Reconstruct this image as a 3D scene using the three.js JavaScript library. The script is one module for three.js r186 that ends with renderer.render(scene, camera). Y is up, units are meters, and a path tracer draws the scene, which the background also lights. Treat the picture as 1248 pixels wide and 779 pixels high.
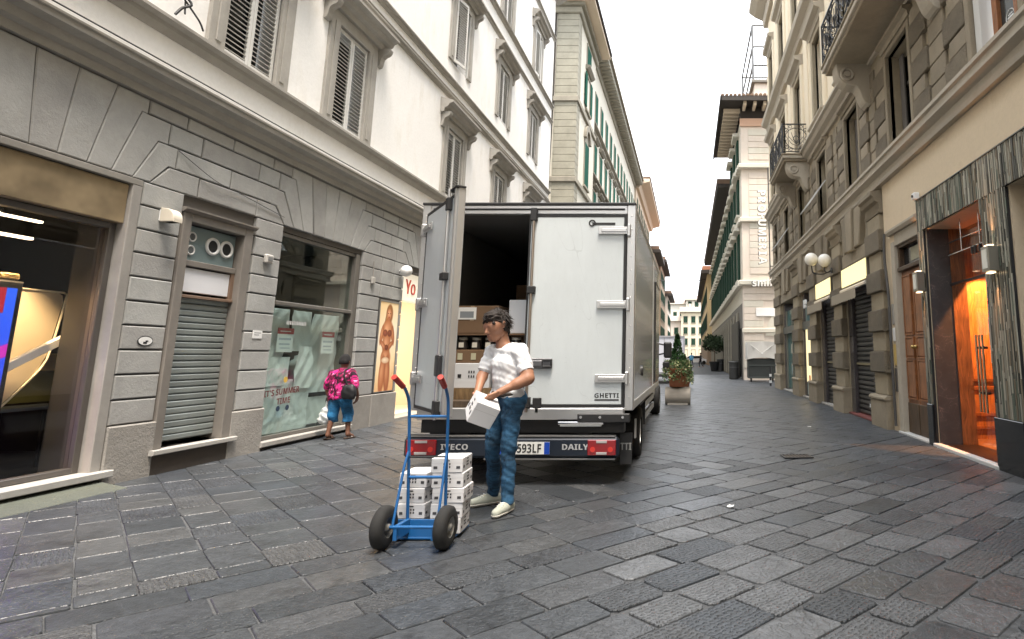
import * as THREE from 'three';
import { mergeGeometries, mergeVertices } from 'three/addons/utils/BufferGeometryUtils.js';
import { FontLoader } from 'three/addons/loaders/FontLoader.js';
import { TextGeometry } from 'three/addons/geometries/TextGeometry.js';
import { RectAreaLightUniformsLib } from 'three/addons/lights/RectAreaLightUniformsLib.js';

// ---------- camera, sky, sun, exposure ----------
const scene = new THREE.Scene();
const EYE = 1.45;
const camera = new THREE.PerspectiveCamera(2 * Math.atan(466 / 730) * 180 / Math.PI, 1680 / 932, 0.1, 900);
camera.position.set(0, EYE, 0);
camera.rotation.x = Math.atan(120 / 730);
camera.setViewOffset(1680, 932, 0, 153, 1248, 779);
scene.add(camera);
const renderer = new THREE.WebGLRenderer({ antialias: true });
renderer.toneMapping = THREE.LinearToneMapping;
renderer.toneMappingExposure = 5.8;
renderer.shadowMap.enabled = true;
RectAreaLightUniformsLib.init();
{ // an even overcast sky, a little brighter overhead than at the horizon
  const W = 256, H = 128, d = new Float32Array(W * H * 4);
  for (let y = 0; y < H; y++) {
    const el = ((y + 0.5) / H - 0.5) * Math.PI, s = Math.sin(el);
    for (let x = 0; x < W; x++) {
      const az = x / W * Math.PI * 2, c = Math.sin(az * 3 + 1) * Math.sin(az * 5 + el * 7) * 0.5 + Math.sin(az * 9 + el * 13) * 0.3;
      const L = el > -0.02 ? (0.44 + 0.34 * Math.max(0, s)) * (1 + 0.035 * c) : 0.09;
      const i = (y * W + x) * 4;
      d[i] = L * 0.95; d[i + 1] = L * 0.99; d[i + 2] = L * 1.045; d[i + 3] = 1;
    }
  }
  const t = new THREE.DataTexture(d, W, H, THREE.RGBAFormat, THREE.FloatType);
  t.mapping = THREE.EquirectangularReflectionMapping;
  t.magFilter = t.minFilter = THREE.LinearFilter;
  t.wrapS = THREE.RepeatWrapping;
  t.needsUpdate = true;
  scene.background = t;
  scene.environment = t;
}
const sun = new THREE.DirectionalLight(0xfff3e4, 1.5);
sun.position.set(9, 50, 2);
sun.target.position.set(0, 0, -14);
sun.castShadow = true;
sun.shadow.radius = 40;
sun.shadow.mapSize.set(2048, 2048);
Object.assign(sun.shadow.camera, { left: -45, right: 45, top: 60, bottom: -60, near: 1, far: 160 });
scene.add(sun, sun.target);

// ---------- helpers ----------
function rngOf(a) { return () => { a |= 0; a = a + 0x6D2B79F5 | 0; let t = Math.imul(a ^ a >>> 15, 1 | a); t = t + Math.imul(t ^ t >>> 7, 61 | t) ^ t; return ((t ^ t >>> 14) >>> 0) / 4294967296; }; }
const rnd = rngOf(11);
const rr = (a, b, r = rnd) => a + (b - a) * r();
const clamp = (v, a = 0, b = 1) => Math.min(b, Math.max(a, v));
const mix = (a, b, t) => a + (b - a) * t;
const V = (x, y, z) => new THREE.Vector3(x, y, z);
const used = new Map();
function numbered(n) { const k = used.get(n) || 0; used.set(n, k + 1); return k ? `${n}_${String(k).padStart(3, '0')}` : n; }
function metreUV(g) {
  const p = g.attributes.position, n = g.attributes.normal, uv = new Float32Array(p.count * 2);
  for (let i = 0; i < p.count; i++) {
    const ax = Math.abs(n.getX(i)), ay = Math.abs(n.getY(i)), az = Math.abs(n.getZ(i));
    let u, v;
    if (az >= ax && az >= ay) { u = p.getX(i); v = p.getY(i); } else if (ax >= ay) { u = p.getZ(i); v = p.getY(i); } else { u = p.getX(i); v = p.getZ(i); }
    uv[i * 2] = u; uv[i * 2 + 1] = v;
  }
  g.setAttribute('uv', new THREE.BufferAttribute(uv, 2));
  return g;
}
function plain(g) { const q = g.index ? g.toNonIndexed() : g; if (!q.attributes.normal) q.computeVertexNormals(); if (!q.attributes.uv) metreUV(q); return q; }
function merge(list, colours) {
  const gs = list.map((g, i) => { const q = plain(g); for (const k of Object.keys(q.attributes)) if (!['position', 'normal', 'uv', colours ? 'color' : ''].includes(k)) q.deleteAttribute(k); return q; });
  return gs.length === 1 ? gs[0] : mergeGeometries(gs, false);
}
function mesh(name, geo, mat, parent = null) {
  const g = Array.isArray(geo) ? merge(geo) : geo;
  const m = new THREE.Mesh(g, mat);
  m.name = parent ? name : numbered(name);
  m.castShadow = m.receiveShadow = true;
  (parent || scene).add(m);
  return m;
}
function tag(o, label, category, group, kind) { o.userData.label = label; if (category) o.userData.category = category; if (group) o.userData.group = group; if (kind) o.userData.kind = kind; return o; }
function thing(name, label, category, pos = [0, 0, 0], turn = 0, group, kind) {
  const o = new THREE.Group(); o.name = numbered(name); o.position.set(...pos); o.rotation.y = turn; scene.add(o);
  return tag(o, label, category, group, kind);
}
function structure(o) { o.userData.kind = 'structure'; return o; }
function stuff(o) { o.userData.kind = 'stuff'; return o; }
// range box with chamfered edges
function rb(x0, x1, y0, y1, z0, z1, b = 0) {
  const w = x1 - x0, h = y1 - y0, d = z1 - z0;
  let g;
  if (!b) g = new THREE.BoxGeometry(w, h, d).toNonIndexed(); else g = chamfer(w / 2, h / 2, d / 2, Math.min(b, w * 0.3, h * 0.3, d * 0.3));
  g.translate((x0 + x1) / 2, (y0 + y1) / 2, (z0 + z1) / 2);
  return metreUV(g);
}
function chamfer(hx, hy, hz, b) {
  const H = [hx, hy, hz], P = [], tri = (a, c, d) => {
    const n = V(c[0] - a[0], c[1] - a[1], c[2] - a[2]).cross(V(d[0] - a[0], d[1] - a[1], d[2] - a[2]));
    if (n.x * (a[0] + c[0] + d[0]) + n.y * (a[1] + c[1] + d[1]) + n.z * (a[2] + c[2] + d[2]) < 0) P.push(...a, ...d, ...c); else P.push(...a, ...c, ...d);
  };
  const pt = (s, ax) => [0, 1, 2].map(i => s[i] * (i === ax ? H[i] : H[i] - b));
  for (let ax = 0; ax < 3; ax++) {
    const o1 = (ax + 1) % 3, o2 = (ax + 2) % 3;
    for (const s of [-1, 1]) {
      const q = [[-1, -1], [1, -1], [1, 1], [-1, 1]].map(([a, c]) => { const v = [0, 0, 0]; v[ax] = s; v[o1] = a; v[o2] = c; return pt(v, ax); });
      tri(q[0], q[1], q[2]); tri(q[0], q[2], q[3]);
    }
    for (const s1 of [-1, 1]) for (const s2 of [-1, 1]) { // edges parallel to ax
      const a = [0, 0, 0]; a[o1] = s1; a[o2] = s2; a[ax] = -1; const c = [...a]; c[ax] = 1;
      tri(pt(a, o1), pt(c, o1), pt(c, o2)); tri(pt(a, o1), pt(c, o2), pt(a, o2));
    }
  }
  for (const x of [-1, 1]) for (const y of [-1, 1]) for (const z of [-1, 1]) tri(pt([x, y, z], 0), pt([x, y, z], 1), pt([x, y, z], 2));
  const g = new THREE.BufferGeometry(); g.setAttribute('position', new THREE.Float32BufferAttribute(P, 3)); g.computeVertexNormals();
  return g;
}
function shapeOf(pts, holes = []) {
  const s = new THREE.Shape(pts.map(p => new THREE.Vector2(...p)));
  for (const h of holes) s.holes.push(new THREE.Path(h.map(p => new THREE.Vector2(...p))));
  return s;
}
const rect = (x0, x1, y0, y1) => [[x0, y0], [x1, y0], [x1, y1], [x0, y1]];
function ext(pts, z0, z1, bevel = 0, holes = [], seg = 1) { // polygon in xy, from z0 to z1
  const g = new THREE.ExtrudeGeometry(shapeOf(pts, holes), { depth: z1 - z0 - (bevel ? bevel : 0), bevelEnabled: !!bevel, bevelSize: bevel, bevelThickness: bevel, bevelOffset: -bevel, bevelSegments: seg, curveSegments: 8, steps: 1 });
  g.translate(0, 0, z0);
  return metreUV(plain(g));
}
function mould(profile, x0, x1) { // profile in (out, y) run along local x
  const g = new THREE.ExtrudeGeometry(shapeOf(profile), { depth: x1 - x0, bevelEnabled: false });
  g.rotateY(-Math.PI / 2); g.translate(x1, 0, 0);
  return metreUV(plain(g));
}
function tube(pts, r, rad = 6, seg = 0, closed = false) {
  const c = new THREE.CatmullRomCurve3(pts.map(p => V(...p)), closed, 'catmullrom', 0.4);
  return plain(new THREE.TubeGeometry(c, seg || pts.length * 4, r, rad, closed));
}
function rod(a, b, r, r2 = r, rad = 8) {
  const A = V(...a), B = V(...b), d = B.clone().sub(A), L = d.length();
  const g = new THREE.CylinderGeometry(r2, r, L, rad, 1);
  g.applyQuaternion(new THREE.Quaternion().setFromUnitVectors(V(0, 1, 0), d.normalize()));
  g.translate((A.x + B.x) / 2, (A.y + B.y) / 2, (A.z + B.z) / 2);
  return plain(g);
}
function lathe(pts, n = 20) { return plain(new THREE.LatheGeometry(pts.map(p => new THREE.Vector2(...p)), n)); }
function cyl(r, h, n = 20, axis = 'y', r2 = r) { const g = new THREE.CylinderGeometry(r2, r, h, n); if (axis === 'x') g.rotateZ(Math.PI / 2); if (axis === 'z') g.rotateX(Math.PI / 2); return plain(g); }
const at = (g, x, y, z) => g.translate(x, y, z);
function copyOf(o, pos, turn, label) { const c = o.clone(); c.name = numbered(o.name.replace(/_\d{3}$/, '')); c.userData = { ...o.userData }; if (label) c.userData.label = label; scene.add(c); if (pos) c.position.set(...pos); if (turn !== undefined) c.rotation.y = turn; return c; }

// ---------- textures ----------
function noiseField(seed, period) { const r = rngOf(seed), a = new Float32Array(period * period); for (let i = 0; i < a.length; i++) a[i] = r(); return a; }
const fields = [4, 8, 16, 32, 64, 128].map((p, i) => [p, noiseField(50 + i, p)]);
function vn(o, x, y) { // x,y in 0..1, tileable
  const [p, a] = fields[o]; const fx = (x - Math.floor(x)) * p, fy = (y - Math.floor(y)) * p; const ix = Math.floor(fx), iy = Math.floor(fy); let tx = fx - ix, ty = fy - iy;
  tx = tx * tx * (3 - 2 * tx); ty = ty * ty * (3 - 2 * ty);
  const x0 = ix % p, x1 = (ix + 1) % p, y0 = (iy % p) * p, y1 = ((iy + 1) % p) * p;
  return mix(mix(a[x0 + y0], a[x1 + y0], tx), mix(a[x0 + y1], a[x1 + y1], tx), ty);
}
function fbm(x, y, o0 = 0, o1 = 5, k = 0.55) { let s = 0, w = 1, t = 0; for (let o = o0; o <= o1; o++) { s += w * vn(o, x + o * 0.137, y + o * 0.291); t += w; w *= k; } return s / t; }
function tex(size, fn, metres, srgb = false) { // fn(x,y) -> grey or [r,g,b] in 0..1
  const d = new Uint8Array(size * size * 4);
  for (let y = 0; y < size; y++) for (let x = 0; x < size; x++) {
    const v = fn(x / size, y / size), i = (y * size + x) * 4;
    if (typeof v === 'number') d[i] = d[i + 1] = d[i + 2] = clamp(v) * 255; else { d[i] = clamp(v[0]) * 255; d[i + 1] = clamp(v[1]) * 255; d[i + 2] = clamp(v[2]) * 255; }
    d[i + 3] = 255;
  }
  const t = new THREE.DataTexture(d, size, size);
  t.wrapS = t.wrapT = THREE.RepeatWrapping; t.magFilter = THREE.LinearFilter; t.minFilter = THREE.LinearMipmapLinearFilter; t.generateMipmaps = true;
  if (srgb) t.colorSpace = THREE.SRGBColorSpace;
  t.repeat.set(1 / metres, 1 / metres); t.needsUpdate = true;
  return t;
}
function canvasTex(w, h, draw) {
  const c = document.createElement('canvas'); c.width = w; c.height = h; draw(c.getContext('2d'), w, h);
  const t = new THREE.CanvasTexture(c); t.colorSpace = THREE.SRGBColorSpace; t.anisotropy = 8; return t;
}
function mat(r, g, b, roughness = 0.8, o = {}) { const m = new THREE.MeshStandardMaterial({ roughness, metalness: 0, ...o }); m.color.setRGB(r, g, b); return m; }
function phys(r, g, b, roughness, o = {}) { const m = new THREE.MeshPhysicalMaterial({ roughness, ...o }); m.color.setRGB(r, g, b); return m; }
const T = {};
// mottled masonry tone (values near one) and fine relief
T.mottle = tex(512, (x, y) => { const a = fbm(x, y, 0, 5, 0.7), b = fbm(y + 0.3, x, 2, 5, 0.8), sp = vn(5, x * 2, y * 2) > 0.93 ? -0.12 : 0; const v = 0.74 + 0.34 * (a - 0.5) + 0.14 * (b - 0.5) + sp * 0.5; return [v, v * 0.993, v * 0.982]; }, 2.7);
T.grime = tex(512, (x, y) => { const st = fbm(x * 3, y * 0.5, 1, 4, 0.6), a = fbm(x, y, 0, 5, 0.62), f = vn(5, x, y); const d = clamp((st * 0.6 + a * 0.7 - 0.7) * 3.2); const v = 0.95 - 0.12 * d + 0.05 * (f - 0.5) + 0.07 * (a - 0.5); return [v, v * (1 - 0.02 * d), v * (1 - 0.06 * d)]; }, 4.3);
T.rough = tex(512, (x, y) => fbm(x, y, 2, 5, 0.95), 0.55);
T.coarse = tex(256, (x, y) => { const a = fbm(x, y, 3, 5, 0.9); return clamp((a - 0.35) * 2.4); }, 0.5);
T.pit = tex(512, (x, y) => { // rows of chisel pits in worn stone
  const n = 14, wob = 0.02 * (vn(2, x, y) - 0.5), rx = (x + wob) * n, ry = (y + wob * 1.7) * n * 1.3, k = Math.floor(ry), ox = (k % 2) * 0.5 + 0.3 * vn(4, k / 18, 0.4);
  const fx = ((rx + ox) % 1 + 1) % 1 - 0.5, fy = ((ry % 1) + 1) % 1 - 0.5, d = Math.sqrt(fx * fx * 1.0 + fy * fy * 2.2), q = vn(4, x * 1.3, y * 1.3);
  return clamp(0.75 * clamp((d - 0.12 - 0.25 * (q - 0.4)) * 3.2) + 0.3 * fbm(x, y, 3, 5, 0.9));
}, 0.62);
T.worn = tex(512, (x, y) => { const a = fbm(x, y, 2, 5, 0.85), c = clamp((fbm(x + 0.4, y, 3, 4, 0.8) - 0.38) * 5); return clamp(0.55 * c + 0.45 * a); }, 0.8);
T.slab = tex(512, (x, y) => { const a = fbm(x, y, 0, 5, 0.75), f = fbm(x, y + 0.5, 4, 5, 0.9); const st = clamp((vn(1, x + 0.2, y) - 0.62) * 5) * clamp((vn(4, x, y) - 0.25) * 2), gum = vn(4, x + 0.4, y + 0.1) > 0.955 ? 0.16 : 0; const v = 0.67 + 0.55 * (a - 0.5) + 0.38 * (f - 0.5) - 0.16 * st + gum; return [v * 0.985, v, v * 1.02]; }, 2.6);
T.slabRough = tex(256, (x, y) => { const a = fbm(x, y, 1, 5, 0.8); return clamp(0.62 + 1.1 * (a - 0.5)); }, 1.3);
T.wood = tex(512, (x, y) => { const w = vn(1, x, y * 0.5) * 0.25, g = fbm(x * 4 + w, y * 0.25, 2, 5, 0.8), b = fbm(x, y, 0, 3); const v = 0.55 + 0.75 * (g - 0.5) + 0.4 * (b - 0.5); return [v * 1.05, v * 0.95, v * 0.85]; }, 1.1);
T.marble = tex(512, (x, y) => { const w = fbm(x, y, 0, 5, 0.6), v1 = Math.abs(vn(1, x + w * 0.5, y + w * 0.3) - 0.5), v2 = Math.abs(vn(2, x + w * 0.4, y - w * 0.4) - 0.5); const l = clamp(1 - v1 * 34) * 0.75 * clamp(w * 2.2 - 0.6) + clamp(1 - v2 * 40) * 0.6 * clamp((w - 0.4) * 3); const base = 0.10 + 0.06 * w; return [base + l * 0.36, base + l * 0.27, base * 1.02 + l * 0.24]; }, 1.0);
T.brush = tex(256, (x, y) => 0.5 + 0.5 * (fbm(x * 0.3, y * 6, 3, 5, 0.9) - 0.5), 0.6);
T.cloudy = tex(256, (x, y) => { const a = fbm(x, y, 0, 3, 0.6); const v = 0.62 + 0.75 * (a - 0.5); return [v * 1.06, v * 0.97, v * 0.82]; }, 1.6);
const bumpy = (t, s) => ({ bumpMap: t, bumpScale: s });
const M = {
  stucco: [0.375, 0.395, 0.35, 0.41].map((k, i) => mat(k * 1.33 * [1.0, 1.0, 1.01, 0.99][i], k * 1.33, k * 1.30, 0.86, { map: T.mottle, ...bumpy(T.rough, 0.004) })),
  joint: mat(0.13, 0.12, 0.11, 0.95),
  plinth: [0.29, 0.32].map(k => mat(k * 1.32, k * 1.25, k * 1.16, 0.8, { map: T.mottle, ...bumpy(T.rough, 0.006) })),
  plaster: mat(0.83, 0.82, 0.805, 0.9, { map: T.grime, ...bumpy(T.rough, 0.003) }),
  trim: mat(0.44, 0.42, 0.385, 0.85, { map: T.mottle, ...bumpy(T.rough, 0.003) }),
  trimDark: mat(0.44, 0.42, 0.385, 0.85, { map: T.mottle, ...bumpy(T.rough, 0.003) }),
  shutterGrey: mat(0.56, 0.555, 0.535, 0.6),
  dark: mat(0.012, 0.012, 0.013, 0.6),
  room: mat(0.05, 0.047, 0.043, 0.9),
  glass: phys(1, 1, 1, 0.02, { transmission: 1, thickness: 0, ior: 1.5, specularIntensity: 0.6 }),
  glassTeal: phys(0.92, 0.985, 0.97, 0.02, { transmission: 1, thickness: 0, ior: 1.5 }),
  darkGlass: phys(0.02, 0.022, 0.024, 0.06),
  steel: mat(0.5, 0.5, 0.5, 0.35, { metalness: 1, ...bumpy(T.brush, 0.0004) }),
  chrome: mat(0.75, 0.75, 0.75, 0.18, { metalness: 1 }),
  black: mat(0.018, 0.018, 0.019, 0.5),
  rubber: mat(0.016, 0.016, 0.016, 0.85, bumpy(T.rough, 0.002)),
  white: mat(0.78, 0.78, 0.77, 0.5),
  iron: mat(0.02, 0.02, 0.022, 0.45),
};
const font = await new FontLoader().loadAsync('fonts/droid/droid_sans_bold.typeface.json');
const fontR = await new FontLoader().loadAsync('fonts/droid/droid_sans_regular.typeface.json');
function text(s, size, depth, f = font) { const g = new TextGeometry(s, { font: f, size, depth, curveSegments: 3, bevelEnabled: false }); g.computeBoundingBox(); const b = g.boundingBox; g.translate(-(b.max.x + b.min.x) / 2, -(b.max.y + b.min.y) / 2, 0); return plain(g); }
function flat(w, h) { return plain(new THREE.PlaneGeometry(w, h)); }
// ---------- the street ----------
const street = structure(mesh('street', (() => { const g = new THREE.PlaneGeometry(400, 700, 1, 1); g.rotateX(-Math.PI / 2); g.translate(0, -0.012, -290); return metreUV(plain(g)); })(), mat(0.105, 0.108, 0.112, 0.92, { map: T.slab, ...bumpy(T.worn, 0.006) })));
tag(street, 'grey stone street running between the buildings', null);
{
  const R = rngOf(77), tones = [0.068, 0.080, 0.088, 0.102, 0.074, 0.084];
  const pave = [];
  tones.forEach((k, i) => { for (const [t, s, ro] of [[T.pit, 0.017, 0.5], [T.worn, 0.007, 0.42], [T.rough, 0.006, 0.38], [T.worn, 0.005, 0.36]]) pave.push(mat(k * [0.9, 0.92, 0.95, 0.97, 0.88, 0.92][i], k, k * [1.12, 1.13, 1.07, 1.03, 1.16, 1.10][i], ro, { map: T.slab, roughnessMap: null, ...bumpy(t, s) })); });
  const clip = (poly, f) => { const o = []; for (let i = 0; i < poly.length; i++) { const a = poly[i], b = poly[(i + 1) % poly.length], da = f(a), db = f(b); if (da >= 0) o.push(a); if ((da >= 0) !== (db >= 0)) { const t = da / (da - db); o.push([mix(a[0], b[0], t), mix(a[1], b[1], t)]); } } return o; };
  const stones = [];
  function zone(x0, x1, sgn, wob) {
    const c = Math.SQRT1_2, ax = c, az = -c * sgn, bxx = c * sgn, bz = c; // along, across
    for (let q = -48; q < 48;) {
      const w = rr(0.28, 0.40, R);
      for (let p = -48 - R() * 0.6; p < 48;) {
        const L = rr(0.36, 0.70, R);
        const mx = (p + L / 2) * ax + (q + w / 2) * bxx, mz = (p + L / 2) * az + (q + w / 2) * bz - 22;
        const worn = mx > -0.2 + 0.5 * Math.sin(mz * 1.7) && mz > -7.2, g = worn ? rr(0.006, 0.017, R) : rr(0.002, 0.008, R), jj = worn ? 0.014 : 0.008, j = () => rr(-jj, jj, R);
        if (mx > x0 - 0.8 && mx < x1 + 0.8 && mz < 3.5 && mz > -46) {
          let poly = [[p + g, q + g], [p + L - g, q + g], [p + L - g, q + w - g], [p + g, q + w - g]].map(([a, b]) => { a += j(); b += j(); return [a * ax + b * bxx, a * az + b * bz - 22]; });
          const wx = 0, side = v => wob * (-(v[1] + 5.0) - (v[0] + 2.35)) * Math.SQRT1_2;
          poly = clip(poly, v => v[0] - (x0 + 0.006 + wx)); if (poly.length) poly = clip(poly, v => x1 - 0.006 - v[0]); if (poly.length) poly = clip(poly, v => side(v) - 0.007);
          if (poly.length > 2) {
            let A = 0; for (let i = 0; i < poly.length; i++) { const a = poly[i], b = poly[(i + 1) % poly.length]; A += a[0] * b[1] - a[1] * b[0]; }
            if (A < 0) poly.reverse();
            if (Math.abs(A) / 2 > 0.012) stones.push({ poly, x: mx, z: mz, ax, az, worn });
          }
        }
        p += L;
      }
      q += w;
    }
  }
  zone(-8.5, 4.6, -1, 1); zone(-8.5, 4.6, 1, -1);
  function slab(s) {
    const { poly, ax, az } = s, n = poly.length, h = rr(-0.002, 0.002, R), tx = rr(-0.006, 0.006, R), tz = rr(-0.006, 0.006, R);
    let cx = 0, cz = 0; for (const p of poly) { cx += p[0] / n; cz += p[1] / n; }
    const rim = [];
    for (let i = 0; i < n; i++) { // cut the corners so that the outline is worn
      const p = poly[i], a = poly[(i + n - 1) % n], b = poly[(i + 1) % n], la = Math.hypot(a[0] - p[0], a[1] - p[1]), lb = Math.hypot(b[0] - p[0], b[1] - p[1]), k = s.worn ? rr(0.012, 0.045, R) : rr(0.006, 0.03, R);
      rim.push([mix(p[0], a[0], Math.min(0.4, k / la)), mix(p[1], a[1], Math.min(0.4, k / la))], [mix(p[0], b[0], Math.min(0.4, k / lb)), mix(p[1], b[1], Math.min(0.4, k / lb))]);
    }
    const y = (x, z) => h + (x - cx) * tx + (z - cz) * tz;
    const P = [], U = [], ou = R() * 3, ov = R() * 3;
    const put = (x, yy, z) => { P.push(x, yy, z); U.push((x - cx) * ax + (z - cz) * az + ou, (x - cx) * -az + (z - cz) * ax + ov); };
    const inn = rim.map(([x, z]) => { const d = Math.hypot(x - cx, z - cz), k = Math.max(0.4, (d - 0.005) / d); return [cx + (x - cx) * k, cz + (z - cz) * k]; });
    const m = rim.length;
    for (let i = 0; i < m; i++) {
      const k = (i + 1) % m, a = inn[i], b = inn[k], c = rim[i], d = rim[k];
      put(cx, y(cx, cz), cz); put(b[0], y(...b), b[1]); put(a[0], y(...a), a[1]);
      put(a[0], y(...a), a[1]); put(b[0], y(...b), b[1]); put(d[0], y(...d) - 0.005, d[1]);
      put(a[0], y(...a), a[1]); put(d[0], y(...d) - 0.005, d[1]); put(c[0], y(...c) - 0.005, c[1]);
      put(c[0], y(...c) - 0.005, c[1]); put(d[0], y(...d) - 0.005, d[1]); put(d[0], -0.03, d[1]);
      put(c[0], y(...c) - 0.005, c[1]); put(d[0], -0.03, d[1]); put(c[0], -0.03, c[1]);
    }
    const g = new THREE.BufferGeometry(); g.setAttribute('position', new THREE.Float32BufferAttribute(P, 3)); g.setAttribute('uv', new THREE.Float32BufferAttribute(U, 2)); g.computeVertexNormals();
    return g;
  }
  camera.updateMatrixWorld(); camera.updateProjectionMatrix();
  for (const s of stones) { const v = V(s.x, 0, s.z).applyMatrix4(camera.matrixWorldInverse); s.d = -v.z; v.applyMatrix4(camera.projectionMatrix); s.in = s.d > 0.5 && Math.abs(v.x) < 1.04 && Math.abs(v.y) < 1.06; }
  const shown = stones.filter(s => s.in).sort((a, b) => a.d - b.d);
  const own = new Set(shown.slice(0, 300));
  const pale = [0.125, 0.14, 0.155].flatMap(k => [[T.pit, 0.017, 0.52], [T.worn, 0.008, 0.46]].map(([t, b, ro]) => mat(k * 0.96, k, k * 1.05, ro, { map: T.slab, ...bumpy(t, b) })));
  for (const s of own) mesh('paving_stone', slab(s), s.worn && R() < 0.62 ? pale[Math.floor(R() * 3) * 2 + (R() < 0.6 ? 0 : 1)] : pave[Math.floor(R() * 6) * 4 + (R() < (s.worn ? 0.6 : 0.2) ? 0 : 1 + Math.floor(R() * 3))], street);
  const rest = [];
  for (const s of stones) {
    if (own.has(s)) continue;
    const g = slab(s), n = g.attributes.position.count, k = rr(0.068, 0.102, R), c = new Float32Array(n * 3);
    for (let i = 0; i < n; i++) { c[i * 3] = k * 0.92; c[i * 3 + 1] = k; c[i * 3 + 2] = k * 1.1; }
    g.setAttribute('color', new THREE.BufferAttribute(c, 3)); rest.push(g);
  }
  const far = stuff(mesh('paving_stones', mergeGeometries(rest), mat(1, 1, 1, 0.42, { vertexColors: true, map: T.slab, ...bumpy(T.worn, 0.007) }), street));
  far.userData.label = 'worn grey paving stones farther along the street';
  console.log('stones', stones.length, 'shown', shown.length);
  // cast iron drain covers let into the paving
  for (const [x, z, w, d, lab] of [[-3.0, -8.6, 0.7, 0.5, 'rusty iron drain grate in the paving beside the delivery truck'], [1.55, -9.0, 0.42, 0.3, 'small iron inspection cover in the middle of the street']]) {
    const g = thing('drain_cover', lab, 'drain cover', [x, 0.006, z], 0.1);
    mesh('frame', [rb(-w / 2, w / 2, 0, 0.012, -d / 2, -d / 2 + 0.03), rb(-w / 2, w / 2, 0, 0.012, d / 2 - 0.03, d / 2), rb(-w / 2, -w / 2 + 0.03, 0, 0.011, -d / 2, d / 2), rb(w / 2 - 0.03, w / 2, 0, 0.011, -d / 2, d / 2)], M.iron, g);
    mesh('plate', rb(-w / 2 + 0.03, w / 2 - 0.03, 0, 0.004, -d / 2 + 0.03, d / 2 - 0.03), mat(0.06, 0.05, 0.042, 0.7, { metalness: 0.5, ...bumpy(T.coarse, 0.004) }), g);
    const bars = []; for (let x2 = -w / 2 + 0.06; x2 < w / 2 - 0.05; x2 += 0.05) bars.push(rb(x2, x2 + 0.02, 0.004, 0.010, -d / 2 + 0.03, d / 2 - 0.03));
    mesh('grating', bars, mat(0.09, 0.075, 0.06, 0.6, { metalness: 0.5 }), g);
  }
}
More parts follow.
